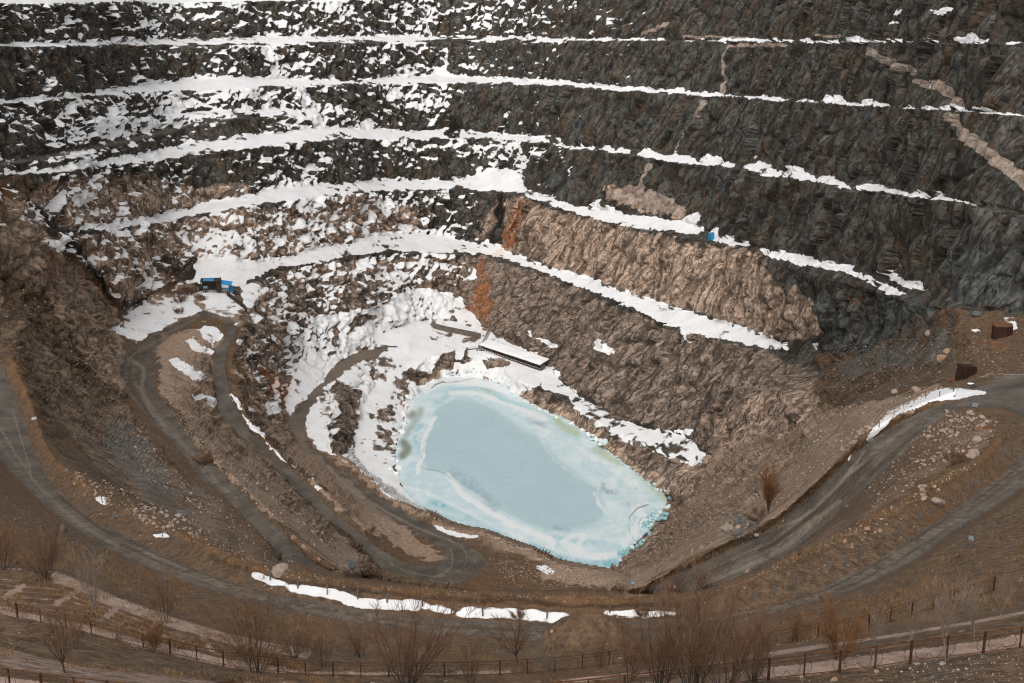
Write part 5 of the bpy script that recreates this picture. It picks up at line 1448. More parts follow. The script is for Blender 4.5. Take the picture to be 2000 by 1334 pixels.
def thing(name, label, cat, loc=(0, 0, 0), rz=0.0, group=None):
    o = bpy.data.objects.new(name, None)
    COL.objects.link(o)
    o.location = loc
    o.rotation_euler = (0, 0, rz)
    o["label"] = label
    o["category"] = cat
    if group:
        o["group"] = group
    return o


def part(name, mesh, mat, parent=None):
    o = bpy.data.objects.new(name, mesh)
    COL.objects.link(o)
    if mat is not None and not mesh.materials:
        mesh.materials.append(mat)
    if parent is not None:
        o.parent = parent
    return o


def tag(o, label, cat, group=None):
    o["label"] = label
    o["category"] = cat
    if group:
        o["group"] = group
    return o


def dup(root, loc, rz=0.0, scale=None, label=None, group=None):
    r = root.copy()
    COL.objects.link(r)
    r.location = loc
    r.rotation_euler = (0, 0, rz)
    if scale is not None:
        r.scale = (scale, scale, scale) if not isinstance(scale, (tuple, list)) else scale
    if label:
        r["label"] = label
    if group:
        r["group"] = group
    for ch in list(root.children):
        c = ch.copy()
        COL.objects.link(c)
        c.parent = r
        for g in list(ch.children):
            e = g.copy()
            COL.objects.link(e)
            e.parent = c
    return r


class MB:
    """collects boxes, tubes and plates into one mesh"""
    def __init__(self):
        self.v, self.f = [], []

    def add(self, vs, fs):
        b = len(self.v)
        self.v += [tuple(x) for x in vs]
        self.f += [tuple(i + b for i in f) for f in fs]
        return self

    def box(self, c, s, rz=0.0, tilt=None):
        x, y, z = s[0] / 2, s[1] / 2, s[2] / 2
        M = Matrix.Rotation(rz, 3, "Z")
        if tilt is not None:
            M = M @ Matrix.Rotation(tilt[0], 3, "X") @ Matrix.Rotation(tilt[1], 3, "Y")
        k = [Vector(c) + M @ Vector((sx * x, sy * y, sz * z)) for sx in (-1, 1) for sy in (-1, 1) for sz in (-1, 1)]
        return self.add(k, [(0, 1, 3, 2), (4, 6, 7, 5), (0, 4, 5, 1), (2, 3, 7, 6), (0, 2, 6, 4), (1, 5, 7, 3)])

    def tube(self, pts, r, n=5, r1=None, cap=True):
        pts = [Vector(p) for p in pts]
        vs, fs = [], []
        m = len(pts)
        for i, p in enumerate(pts):
            d = (pts[min(i + 1, m - 1)] - pts[max(i - 1, 0)]).normalized()
            a = d.cross(Vector((0, 0, 1)) if abs(d.z) < 0.9 else Vector((1, 0, 0))).normalized()
            b = d.cross(a)
            rr = r if r1 is None else r + (r1 - r) * i / max(m - 1, 1)
            for k in range(n):
                t = 2 * math.pi * k / n
                vs.append(p + (a * math.cos(t) + b * math.sin(t)) * rr)
        for i in range(m - 1):
            for k in range(n):
                fs.append((i * n + k, i * n + (k + 1) % n, (i + 1) * n + (k + 1) % n, (i + 1) * n + k))
        if cap:
            fs.append(tuple(range(n))[::-1])
            fs.append(tuple((m - 1) * n + k for k in range(n)))
        return self.add(vs, fs)

    def lathe(self, prof, n=16, c=(0, 0, 0)):
        vs, fs = [], []
        for r, z in prof:
            for k in range(n):
                t = 2 * math.pi * k / n
                vs.append((c[0] + r * math.cos(t), c[1] + r * math.sin(t), c[2] + z))
        for i in range(len(prof) - 1):
            for k in range(n):
                fs.append((i * n + k, i * n + (k + 1) % n, (i + 1) * n + (k + 1) % n, (i + 1) * n + k))
        fs.append(tuple(range(n))[::-1])
        fs.append(tuple((len(prof) - 1) * n + k for k in range(n)))
        return self.add(vs, fs)

    def mesh(self, name, smooth=False, bevel=0.0):
        me = bpy.data.meshes.new(name)
        me.from_pydata(self.v, [], self.f)
        me.update()
        if bevel:
            bm = bmesh.new()
            bm.from_mesh(me)
            bmesh.ops.bevel(bm, geom=bm.edges[:], offset=bevel, segments=1, affect="EDGES", clamp_overlap=True)
            bm.to_mesh(me)
            bm.free()
        if smooth:
            for p in me.polygons:
                p.use_smooth = True
        return me


def simple(name, c0, c1, rough=0.8, scale=3.0, metal=0.0, bump=0.3, stretch=(1, 1, 1), stain=None):
    k = NT(name)
    n = k.noise(scale, 5, 0.65, k.scale(stretch))
    col = k.mix(k.step(0.3, 0.7, n), c0, c1)
    if stain:
        col = k.mix(k.math("MULTIPLY", k.step(0.52, 0.68, k.noise(scale * 0.45, 4, 0.7)), 0.8), col, stain)
    return k.finish(col, rough, k.bump(n, bump, 0.05), 0.3, metal)


M_RUST = simple("rusty_iron", (0.030, 0.014, 0.009), (0.10, 0.044, 0.022), 0.85, 6, 0.2)
M_RUSTBAR = simple("rusty_rail", (0.055, 0.022, 0.010), (0.17, 0.070, 0.026), 0.85, 5, 0.2)
M_TANK = simple("rusted_tank", (0.020, 0.009, 0.007), (0.060, 0.024, 0.015), 0.8, 1.2, 0.2, 0.4, (3, 3, 0.6))
M_TANKTOP = simple("rusted_lid", (0.085, 0.035, 0.018), (0.19, 0.085, 0.045), 0.85, 1.5)
M_POST = simple("grey_post", (0.070, 0.080, 0.090), (0.155, 0.172, 0.186), 0.8, 4, 0.0, 0.3, (1, 1, 1), (0.10, 0.07, 0.05))
M_DARKW = simple("dark_timber", (0.020, 0.017, 0.015), (0.070, 0.058, 0.048), 0.85, 2.0, 0, 0.4, (4, 4, 0.5))
M_GREYW = simple("grey_boards", (0.10, 0.095, 0.09), (0.23, 0.22, 0.21), 0.85, 2.0, 0, 0.4, (4, 4, 0.5))
M_BROWNR = simple("brown_roof", (0.13, 0.085, 0.062), (0.28, 0.20, 0.155), 0.9, 1.5)
M_BLUE = simple("blue_sheet", (0.010, 0.20, 0.46), (0.030, 0.33, 0.62), 0.45, 1.0)
M_TEALB = simple("blue_drum", (0.015, 0.17, 0.28), (0.035, 0.27, 0.40), 0.45, 1.0)
M_GREEND = simple("grey_green_drum", (0.035, 0.055, 0.055), (0.085, 0.115, 0.11), 0.6, 1.0)
M_SNOW = simple("snow_pack", (0.80, 0.80, 0.80), (0.87, 0.87, 0.88), 0.8, 0.6, 0, 0.5)
M_CONC = simple("weathered_concrete", (0.085, 0.068, 0.055), (0.19, 0.155, 0.13), 0.9, 1.2)
M_PIPE = simple("pale_hose", (0.26, 0.21, 0.16), (0.42, 0.35, 0.28), 0.7, 3)
M_STEEL = simple("dark_steel", (0.016, 0.014, 0.013), (0.050, 0.044, 0.040), 0.7, 3)
M_SIGNB = simple("sign_blue", (0.10, 0.20, 0.36), (0.15, 0.27, 0.45), 0.5, 3)
M_WHITE = simple("white_paint", (0.62, 0.63, 0.64), (0.78, 0.78, 0.79), 0.5, 3)
M_PLATE = simple("pale_plate", (0.15, 0.20, 0.23), (0.25, 0.31, 0.34), 0.5, 3)
M_WOODR = simple("reddish_posts", (0.11, 0.040, 0.020), (0.24, 0.10, 0.055), 0.85, 3)
M_ICE = simple("ice_block_white", (0.58, 0.74, 0.77), (0.82, 0.86, 0.87), 0.45, 0.8)
M_ICEB = simple("ice_block_blue", (0.13, 0.36, 0.40), (0.48, 0.68, 0.71), 0.35, 0.8)


def rock_mat(name, a, b, c):
    k = NT(name)
    n = k.noise(1.6, 5, 0.7)
    oi = k.t.nodes.new("ShaderNodeObjectInfo")
    col = k.mix(k.step(0.25, 0.75, n), a, b)
    col = k.mix(k.math("MULTIPLY", oi.outputs["Random"], 0.7), col, c)
    return k.finish(col, 0.92, k.bump(n, 0.5, 0.12), 0.2)


M_ROCKP = rock_mat("pale_boulder", (0.24, 0.175, 0.135), (0.46, 0.355, 0.285), (0.27, 0.215, 0.175))
M_ROCKG = rock_mat("grey_boulder", (0.070, 0.074, 0.074), (0.17, 0.18, 0.178), (0.10, 0.10, 0.095))
M_ROCKO = rock_mat("orange_boulder", (0.24, 0.135, 0.080), (0.42, 0.275, 0.19), (0.34, 0.24, 0.17))


def rock_mesh(name, seed, flat=1.0, sub=2, ang=0.30):
    bm = bmesh.new()
    bmesh.ops.create_icosphere(bm, subdivisions=sub, radius=1.0)
    V = np.array([v.co for v in bm.verts])
    rnd = np.random.RandomState(seed)
    for _ in range(9):
        n = rnd.normal(size=3)
        n /= np.linalg.norm(n)
        dd = V @ n
        lim = rnd.uniform(0.55, 0.85)
        V -= np.outer(np.maximum(dd - lim, 0) * 0.9, n)
    V *= (1 + 0.16 * fbm(V * 1.4, 3, seed))[:, None]
    V *= [rnd.uniform(0.85, 1.15), rnd.uniform(0.75, 1.0), flat * rnd.uniform(0.65, 0.85)]
    for v, c in zip(bm.verts, V):
        v.co = c
    me = bpy.data.meshes.new(name)
    bm.to_mesh(me)
    bm.free()
    return me


# ----------------------------------------------------------------------------------------------
# railings of the two walkways
# ----------------------------------------------------------------------------------------------
def path3(line, n=400):
    a = smooth_line(line, 2)
    D = D_of_z(a[:, 0], a[:, 1], a[:, 2])
    Q = at_D(a[:, 0], a[:, 1], D)
    s = np.concatenate([[0], np.cumsum(np.linalg.norm(np.diff(Q[:, :2], axis=0), axis=1))])
    return Q, s


def along(Q, s, d):
    return Vector([float(np.interp(d, s, Q[:, k])) for k in range(3)])


def railing(line, spacing, label, start=0.0, height=1.12, maxposts=98, skip=None):
    Q, s = path3(line)
    mid = along(Q, s, s[-1] / 2)
    root = thing("iron_railing", label, "railing", mid)
    n = min(int((s[-1] - start) / spacing), maxposts)
    base = []
    for i in range(n + 1):
        p = along(Q, s, start + i * spacing)
        z = drop(p.x, p.y)
        base.append(Vector((p.x, p.y, (z if abs(z - p.z) < 1.5 else p.z) - 0.05)))
    for _ in range(3):
        base = [base[0]] + [Vector((b.x, b.y, (a.z + b.z * 2 + c.z) / 4)) for a, b, c in zip(base[:-2], base[1:-1], base[2:])] + [base[-1]]
    loc = [b - mid for b in base]
    for i, b in enumerate(loc):
        w = 0.095 if i % 2 == 0 else 0.06
        d = (loc[min(i + 1, n)] - loc[max(i - 1, 0)])
        mb = MB().box(b + Vector((0, 0, height * 0.48)), (w, w, height + 0.12), math.atan2(d.y, d.x))
        part("post", mb.mesh("post"), M_RUST, root)
    for nm, h, r in (("top_rail", height, 0.034), ("middle_rail", height * 0.80, 0.02), ("bottom_rail", 0.14, 0.022)):
        part(nm, MB().tube([b + Vector((0, 0, h)) for b in loc], r, 5).mesh(nm), M_RUSTBAR, root)
    for i in range(n):
        a, b = loc[i], loc[i + 1]
        mb = MB()
        L = (b - a).length
        lo, hi = 0.16, height * 0.79
        c = (a + b) / 2
        ux = (b - a).normalized()
        R = (hi - lo) / 2
        if i % 2 == 0:
            arcs = [(0.30, R, 20, 340), (0.70, R, 200, 520)]
        else:
            arcs = [(0.02, R * 1.0, -80, 80), (0.98, R * 1.0, 100, 260)]
        pts = []
        for f, r, a0, a1 in arcs:
            for k in range(13):
                t = math.radians(a0 + (a1 - a0) * k / 12)
                off = f * L - L / 2 + r * 0.8 * math.cos(t)
                pts.append(c + ux * max(-L / 2, min(L / 2, off)) + Vector((0, 0, (lo + hi) / 2 + r * math.sin(t))))
        mb.tube(pts, 0.013, 3, None, False)
        part("scroll_panel", mb.mesh("scroll_panel"), M_RUST, root)
    return root


railing([(-60, 1332, 166.2), (45, 1353, 166.2), (191, 1370, 166.3), (400, 1395, 166.4), (700, 1408, 166.4), (1028, 1383, 166.4), (1259, 1358, 166.5), (1510, 1327, 166.8), (1652, 1310, 167), (1723, 1302, 167.1),
         (1792, 1293, 167.2), (1862, 1285, 167.4), (1996, 1268, 167.8), (2080, 1256, 168.0)], 1.6, "rusty scrolled railing along the nearest walkway, cut by the bottom edge of the photo", 0.55)
railing([(x, y, z) for x, y, z in FBD if -90 < x < 2100], 1.85, "rusty scrolled railing of the lower walkway, farther from the viewer behind the shrubs", 0.4)

# ----------------------------------------------------------------------------------------------
# posts along the roads
# ----------------------------------------------------------------------------------------------
def post_proto():
    mb = MB()
    mb.box((0, 0, 0.5), (0.115, 0.115, 1.2))
    mb.box((0, 0, 1.12), (0.085, 0.085, 0.06))
    me = mb.mesh("road_post")
    me.materials.append(M_POST)
    return me


POST = post_proto()


def row(pts, label, group, h):
    for u, v in pts:
        p, _n = ground(u, v)
        o = bpy.data.objects.new("road_post", POST)
        COL.objects.link(o)
        o.location = p
        o.scale = (1, 1, h * random.uniform(0.9, 1.08))
        o.rotation_euler = (random.uniform(-.05, .05), random.uniform(-.05, .05), random.uniform(0, 1))
        tag(o, label, "post", group)


row([(129, 935), (177, 963), (200, 982), (228, 998), (258, 1014), (317, 1049), (354, 1068), (394, 1086), (434, 1100), (480, 1115)], "grey post beside the dark road left of the cobble piles", "grey posts along the left of the near road", 1.0)
row([(528, 1133), (582, 1149), (639, 1161), (699, 1170), (756, 1177), (825, 1184), (882, 1196), (943, 1203), (1068, 1208), (1191, 1196)], "grey post standing in the snow strip along the near road", "posts in the roadside snow", 1.0)
row([(1470, 1175), (1512, 1163), (1550, 1147), (1587, 1135), (1621, 1117), (1653, 1105), (1680, 1087), (1705, 1075), (1730, 1061), (1753, 1047), (1775, 1031), (1797, 1017), (1818, 1003), (1839, 995), (1856, 982), (1874, 974), (1890, 960),
     (1904, 951), (1919, 940), (1932, 928), (1943, 918), (1954, 905), (1966, 893), (1974, 881)], "grey post along the outer edge of the near road at the right hairpin", "grey posts along the right of the near road", 1.05)
row([(1680, 870), (1643, 912), (1629, 926), (1613, 942), (1597, 960), (1577, 975), (1559, 995), (1536, 1012), (1512, 1026), (1482, 1049), (1454, 1063), (1422, 1073), (1387, 1091), (1352, 1105)], "grey post at the foot of the bank beside the right ramp", "grey posts along the right ramp", 0.9)
row([(1695, 856), (1717, 834), (1746, 807), (1765, 795), (1785, 786), (1807, 778), (1835, 774), (1862, 765)], "short dark post in the snow bank of the right ramp", "posts in the snow bank of the right ramp", 0.85)
row([(469, 940), (481, 951), (493, 961), (507, 975), (521, 988), (537, 1002), (553, 1016), (569, 1031), (602, 1063), (619, 1077), (658, 1108), (684, 1119)], "grey post beside the middle road on the left slope", "grey posts along the middle left road", 0.9)


def sign(u, v, h, w, ph, mat, label, bars=0, face=0.0):
    p, _n = ground(u, v)
    r = thing("road_sign", label, "sign", p, face)
    part("post", MB().tube([(0, 0, -0.3), (0, 0, h)], 0.05, 6).mesh("post"), M_POST, r)
    pl = part("plate", MB().box((0, -0.07, h - ph / 2), (w, 0.04, ph)).mesh("plate"), mat, r)
    if bars:
        mb = MB()
        for k in range(bars):
            mb.box((-w * 0.04, -0.093, h - ph * (0.32 + 0.36 * k)), (w * (0.7 if k == 0 else 0.55), 0.008, ph * 0.14))
        part("lettering", mb.mesh("lettering"), M_WHITE, pl)
    return r


sign(1236, 1151, 1.5, 0.85, 0.45, M_SIGNB, "small blue sign with white lines below the right ramp, above the big shrub", 2)
sign(131, 934, 1.7, 0.5, 0.5, M_PLATE, "pale plate on a post beside the left end of the near road", 0, 0.6)
sign(482, 1062, 1.5, 0.5, 0.4, M_PLATE, "small pale sign on the left slope above the roadside boulders", 0, 0.5)
sign(68, 836, 2.2, 0.9, 0.5, M_WHITE, "white board on a post at the left edge above the road", 0, 0.7)
sign(1895, 1070, 1.2, 0.45, 0.4, M_PLATE, "small pale sign beside the near road on the right bank", 0, -0.5)
sign(323, 1150, 1.5, 0.55, 0.5, M_GREYW, "grey board on a post among the shrubs near the terrace wall", 0, 0.2)
sign(1904, 797, 0.9, 0.8, 0.7, M_PLATE, "pale blue board standing at the bend of the right hairpin", 0, -0.3)

for u0, v0, top, rad, lab in ((1597, 822, 78, 0.2, "tall thin dark pole on the rubble slope left of the hairpin"), (1887, 762, 62, 0.10, "brown pole standing in front of the rusty bin"), (1085, 748, 20, 0.13, "short dark pole at the end of the long snowy shed, left of its twin"), (1094, 756, 20, 0.13, "short dark pole at the foot of the cliff, right of its twin")):
    p, _n = ground(u0, v0)
    H = top * (p - Vector((0, 0, CAMZ))).length / FPX / 0.94
    mb = MB().tube([(0, 0, -0.5), (0.02 * H, 0, H * 0.5), (0.05 * H if top > 30 else 0, 0, H)], rad, 7, rad * 0.75)
    mb.box((0.05 * H if top > 30 else 0, 0, H + 0.05), (rad * 2.4, rad * 2.4, 0.12))
    tag(part("utility_pole", mb.mesh("utility_pole"), M_STEEL), lab, "pole")

# ----------------------------------------------------------------------------------------------
# rusty tanks on the right terrace
# ----------------------------------------------------------------------------------------------
def sc_at(p):
    return (p - Vector((0, 0, CAMZ))).length / FPX          # metres to one photo pixel


p, _n = ground(1956, 656)
m = sc_at(p)
r = thing("rusty_tank", "dark rusted open tank with a lighter lid on the right terrace", "tank", p, -0.25)
mb = MB()
W_, D_, H_ = 36 * m, 30 * m, 21 * m
prof = [(-W_ / 2, 0), (-W_ * .42, -D_ / 2), (W_ * .2, -D_ / 2), (W_ / 2, -D_ * .15), (W_ / 2, D_ / 2), (-W_ * .35, D_ / 2)]
vs = [(x, y, -0.5) for x, y in prof] + [(x, y, H_) for x, y in prof]
mb.add(vs, [(i, (i + 1) % 6, 6 + (i + 1) % 6, 6 + i) for i in range(6)] + [tuple(range(6))[::-1], tuple(range(6, 12))])
part("shell", mb.mesh("shell"), M_TANK, r)
mb = MB()
for i in range(6):
    a, b = Vector((*prof[i], 0)), Vector((*prof[(i + 1) % 6], 0))
    nrib = max(2, int((b - a).length / 0.5))
    for k in range(nrib):
        q = a.lerp(b, (k + 0.5) / nrib) * 1.01
        mb.box(q + Vector((0, 0, H_ / 2)), (0.09, 0.09, H_ - 0.1))
part("ribs", mb.mesh("ribs"), M_TANK, r)
mb = MB()
mb.add([(x * 0.97, y * 0.97, H_ + 0.02) for x, y in prof] + [(x * 0.97, y * 0.97, H_ + 0.10) for x, y in prof], [(i, (i + 1) % 6, 6 + (i + 1) % 6, 6 + i) for i in range(6)] + [tuple(range(6))[::-1], tuple(range(6, 12))])
part("lid", mb.mesh("lid"), M_TANKTOP, r)
p, _n = ground(1937, 642)
r = thing("rusty_drum_lid", "small red disc leaning beside the rusted tank", "lid", p, -0.9)
mb = MB().lathe([(0.45, -0.04), (0.62, -0.04), (0.62, 0.04), (0.45, 0.04)], 18)
me = mb.mesh("disc")
for v in me.vertices:
    v.co = (v.co.x, v.co.z, v.co.y + 0.6)
part("disc", me, M_WOODR, r)
p, _n = ground(1886, 738)
m = sc_at(p)
r = thing("rusty_bin", "dark maroon open bin behind the brown pole near the hairpin", "bin", p, 0.35)
w, d, h = 33 * m, 20 * m, 27 * m
mb = MB()
vs = [(-w * .5, -d / 2, -.4), (w * .42, -d / 2, -.4), (w * .42, d / 2, -.4), (-w * .5, d / 2, -.4), (-w * .42, -d / 2, h), (w * .5, -d / 2, h * .8), (w * .5, d / 2, h * .8), (-w * .42, d / 2, h)]
mb.add(vs, [(0, 1, 5, 4), (1, 2, 6, 5), (2, 3, 7, 6), (3, 0, 4, 7), (0, 3, 2, 1), (4, 5, 6, 7)])
part("body", mb.mesh("body"), M_TANK, r)
mb = MB()
for k in range(7):
    mb.box((-w * .43 + k * w * .142, -d / 2 - 0.03, h * .42), (0.07, 0.06, h * .8))
part("ribs", mb.mesh("ribs"), M_TANK, r)
p, _n = ground(1868, 743)
tag(part("rusty_sheet", MB().box((0, 0, 0.08), (2.9, 1.3, 0.05), -0.15, (0.1, 0.05)).add([(-1.4, -.7, 0.1), (1.4, -.7, 0.1), (1.4, -.7, .22), (-1.4, -.7, .22)], [(0, 1, 2, 3)]).mesh("rusty_sheet"), M_TANKTOP), "flat rusty sheet lying on the ground in front of the maroon bin", "metal sheet").location = p
p, _n = ground(1897, 757)
r = thing("steel_trough", "grey metal trough frame topped with a clump of snow", "trough", p, -0.1)
mb = MB()
for sx in (-0.85, 0.85):
    mb.tube([(sx, -.3, -.2), (sx * .9, -.3, .6)], .05, 5).tube([(sx, .3, -.2), (sx * .9, .3, .6)], .05, 5)
mb.tube([(-.8, -.3, .6), (.8, -.3, .6)], .05, 5).tube([(-.8, .3, .6), (.8, .3, .6)], .05, 5).tube([(-.85, -.3, .05), (.75, -.3, .55)], .04, 5)
part("frame", mb.mesh("frame"), M_POST, r)
part("tray", MB().box((0, 0, .5), (1.5, .55, .12)).mesh("tray"), M_STEEL, r)
me = rock_mesh("snow_clump", 5, 0.5)
for v in me.vertices:
    v.co = (v.co.x * .62 - 0.1, v.co.y * .4, v.co.z * .38 + .72)
part("snow_clump", me, M_SNOW, r)
p, n_ = ground(1906, 618)
me = rock_mesh("grey_block", 77, 0.9, 2)
o = tag(part("grey_block", me, M_ROCKG), "large angular blue-grey block at the foot of the wall behind the tank", "boulder")
o.location = p + Vector((0, 0, .5)); o.scale = (1.05, 1.0, 1.05)


def hose(pts, r, label, mat=None, lift=0.12):
    ps = []
    for u, v in smooth_line([p + (0,) for p in pts], 2)[:, :2]:
        g, _ = ground(u, v)
        ps.append(g + Vector((0, 0, lift)))
    mid = ps[len(ps) // 2].copy()
    o = part("hose", MB().tube([q - mid for q in ps], r, 6).mesh("hose", True), mat or M_PIPE)
    o.location = mid
    return tag(o, label, "hose")


hose([(1692, 843), (1712, 815), (1730, 792), (1755, 775), (1785, 762), (1808, 757)], 0.09, "long pale hose curving over the rubble beside the right ramp")
hose([(1656, 882), (1664, 866), (1675, 852)], 0.09, "short pale hose length at the foot of the rubble bank")
hose([(1822, 748), (1845, 736), (1862, 746), (1872, 756), (1870, 762)], 0.05, "thin curled hose in front of the rusty sheet")
hose([(1928, 690), (1930, 702), (1942, 712), (1948, 716)], 0.06, "thin white bent pipe on the terrace below the rusted tank")
hose([(1906, 735), (1920, 738), (1930, 732), (1938, 730)], 0.06, "thin white pipe lying right of the trough")
hose([(1948, 730), (1970, 734), (2000, 733)], 0.06, "thin pale pipe along the road edge at the right border")

# ----------------------------------------------------------------------------------------------
# huts on the left plateau
# ----------------------------------------------------------------------------------------------
p, _n = ground(413, 569)
m = sc_at(p)
face = 0.12
r = thing("slatted_shed", "dark slatted shed with a blue sheet on its roof, tallest of the plateau huts", "shed", p, face)
w, d, h = 36 * m, 17 * m, 22 * m
mb = MB()
for k in range(11):
    x = -w / 2 + k * w / 10
    mb.box((x, -d / 2, h * .5), (.16, .14, h))
    if k in (0, 10):
        mb.box((x, d / 2, h * .5 + .3), (.16, .14, h + .6))
part("slats", mb.mesh("slats"), M_DARKW, r)
part("wall", MB().box((0, d / 2 + .12, h * .5), (w, .1, h)).box((w * .38, -d / 2 + .2, h * .45), (w * .2, .1, h * .9)).box((w / 2 + .14, 0, h * .5), (.1, d, h)).mesh("wall"), M_DARKW, r)
part("roof", MB().box((0, 0, h + .12), (w + .5, d + .5, .14), 0, (0.10, 0)).mesh("roof"), M_DARKW, r)
part("blue_sheet", MB().box((-w * .1, -d * .05, h + .26), (w * .55, d * .8, .05), 0, (0.10, 0)).mesh("blue_sheet"), M_BLUE, r)
part("window_panel", MB().box((-w * .28, -d / 2 - .1, h * .5), (w * .22, .05, h * .22)).mesh("window_panel"), M_PLATE, r)
part("beam", MB().box((0, -d / 2 - .09, h - .12), (w + .3, .1, .22)).mesh("beam"), M_DARKW, r)
p, _n = ground(378, 570)
r = thing("grey_hut", "small grey boarded hut with a pointed roof, left of the slatted shed", "hut", p, 0.5)
w, d, h = 13 * m, 12 * m, 9 * m
mb = MB().box((0, 0, h / 2), (w, d, h))
mb.add([(-w / 2, -d / 2, h), (w / 2, -d / 2, h), (0, -d / 2, h + 3.5 * m), (-w / 2, d / 2, h), (w / 2, d / 2, h), (0, d / 2, h + 3.5 * m)], [(0, 1, 2), (3, 5, 4)])
part("wall", mb.mesh("wall"), M_GREYW, r)
mb = MB()
for sx in (-1, 1):
    mb.box((sx * w * .27, 0, h + 1.95 * m), (w * .62, d + .5, .12), 0, (0, sx * math.atan2(3.5 * m, w / 2)))
part("roof", mb.mesh("roof"), M_BROWNR, r)
part("door", MB().box((0.1, -d / 2 - .04, h * .4), (w * .4, .06, h * .8)).mesh("door"), M_GREYW, r)
p, _n = ground(361, 568)
r = thing("low_hut", "low brown hut sunk into the snow at the left end of the plateau huts", "hut", p, 0.2)
w, d, h = 24 * m, 14 * m, 8 * m
part("wall", MB().box((0, 0, h / 2), (w, d, h)).mesh("wall"), M_BROWNR, r)
part("roof", MB().box((0, 0, h + .2), (w + .6, d + .6, .25), 0, (0.12, -0.08)).mesh("roof"), M_BROWNR, r)
part("opening", MB().box((w * .15, -d / 2 - .03, h * .5), (w * .3, .08, h * .5)).mesh("opening"), M_STEEL, r)
p, _n = ground(389, 569)
r = thing("leaning_panel", "dark slatted panel with a white patch between the grey hut and the shed", "panel", p, 0.7)
part("board", MB().box((0, 0, 7 * m), (12 * m, .12, 15 * m), 0, (-.12, 0)).mesh("board"), M_DARKW, r)
part("white_patch", MB().box((-3 * m, -.14, 6 * m), (2.5 * m, .05, 7 * m)).mesh("white_patch"), M_WHITE, r)
p, _n = ground(440, 571)
r = thing("blue_canopy", "low brown pen under a bright blue sheet canopy, right of the shed", "canopy", p, -0.15)
w, d, h = 24 * m, 14 * m, 19 * m
mb = MB()
for x in (-w / 2, w / 2 - .3):
    for y in (-d / 2, d / 2):
        mb.box((x, y, h / 2), (.14, .14, h))
part("posts", mb.mesh("posts"), M_DARKW, r)
part("roof", MB().box((w * .1, 0, h), (w * .95, d + .5, .08), 0, (0.22, .12)).mesh("roof"), M_BLUE, r)
part("low_wall", MB().box((-w * .1, -d / 2, 3.4 * m), (w * .9, .2, 7.5 * m)).box((-w / 2, 0, 3.4 * m), (.2, d, 7.5 * m)).mesh("low_wall"), M_BROWNR, r)
part("trough", MB().box((w * .02, 0, 7.5 * m), (w * .62, d * .4, .3)).mesh("trough"), M_BLUE, r)
p, _n = ground(452, 571)
r = thing("blue_cabinet", "blue box cabinet standing at the right end of the canopy", "cabinet", p, -0.3)
part("body", MB().box((0, 0, 6 * m), (7.5 * m, 6 * m, 12.5 * m)).mesh("body", False, .05), M_TEALB, r)
part("lid", MB().box((0, 0, 12.6 * m), (8 * m, 6.6 * m, .16)).mesh("lid"), M_BLUE, r)
part("door", MB().box((0, -3.05 * m, 5.5 * m), (6 * m, .05, 9.5 * m)).mesh("door"), M_TEALB, r)


def wall_along(name, pts, h, t, mat, label, cat, capm=None, lift=0.0, names=("wall", "coping")):
    ps = [ground(u, v)[0] for u, v in pts]
    mid = ps[len(ps) // 2].copy()
    root = thing(name, label, cat, mid)
    mb, mc = MB(), MB()
    for a, b in zip(ps[:-1], ps[1:]):
        c = (a + b) / 2 - mid
        d = b - a
        L = math.hypot(d.x, d.y)
        rz = math.atan2(d.y, d.x)
        sl = math.atan2(d.z, L)
        mb.box(c + Vector((0, 0, h / 2 - .4 + lift)), (L + .15, t, h + .8), rz, (0, -sl))
        mc.box(c + Vector((0, 0, h + .09 + lift)), (L + .2, t + .12, .16), rz, (0, -sl))
    part(names[0], mb.mesh(names[0]), mat, root)
    part(names[1], mc.mesh(names[1]), capm or mat, root)
    return root


wall_along("retaining_wall", [(444, 577), (452, 583), (461, 590), (470, 597), (478, 604), (482, 610)], 1.3, .5, M_DARKW, "dark retaining wall running from the blue cabinet to the road bend", "wall")
wall_along("concrete_wall", [(847, 641), (870, 647), (895, 652), (920, 657), (938, 661)], 2.1, .7, M_CONC, "low grey wall half buried in snow below the rust stained corner", "wall", M_CONC)

# ----------------------------------------------------------------------------------------------
# long snow-roofed shed under the cliff
# ----------------------------------------------------------------------------------------------
A_, _n = ground(936, 684)
B_, _n = ground(1056, 724)
m = sc_at(A_)
dv = B_ - A_
dv.z = 0
L = dv.length
rz = math.atan2(dv.y, dv.x)
r = thing("long_shed", "long low shed with red-brown posts and a thick snow roof under the cliff", "shed", A_, rz)
slope = math.atan2((B_ - A_).z, L)
hh = 11 * m


def zz(x):
    return (B_ - A_).z * x / L


depth = 5.8
mb = MB()
np_ = 24
for k in range(np_ + 1):
    x = L * k / np_
    o = part("post", MB().box((x, 0, zz(x) + hh / 2 - .3), (.22, .22, hh + .6)).mesh("post"), M_WOODR if k % 3 else M_RUST, r)
part("back_wall", MB().box((L / 2, depth * .35, zz(L / 2) + hh / 2 - .3), (L, .2, hh + .6), 0, (0, -slope)).mesh("back_wall"), M_STEEL, r)
part("sill", MB().box((L / 2, -.05, zz(L / 2) + .25), (L, .25, .5), 0, (0, -slope)).mesh("sill"), M_DARKW, r)
part("roof_beam", MB().box((L / 2, -.2, zz(L / 2) + hh - .1), (L + .4, .3, .4), 0, (0, -slope)).mesh("roof_beam"), M_DARKW, r)
rf = part("roof", MB().box((L / 2, depth / 2 - .4, zz(L / 2) + hh + .55), (L + .8, depth, .2), 0, (0.20, -slope)).mesh("roof"), M_DARKW, r)
nx_, ny_ = 60, 12
vs, fs = [], []
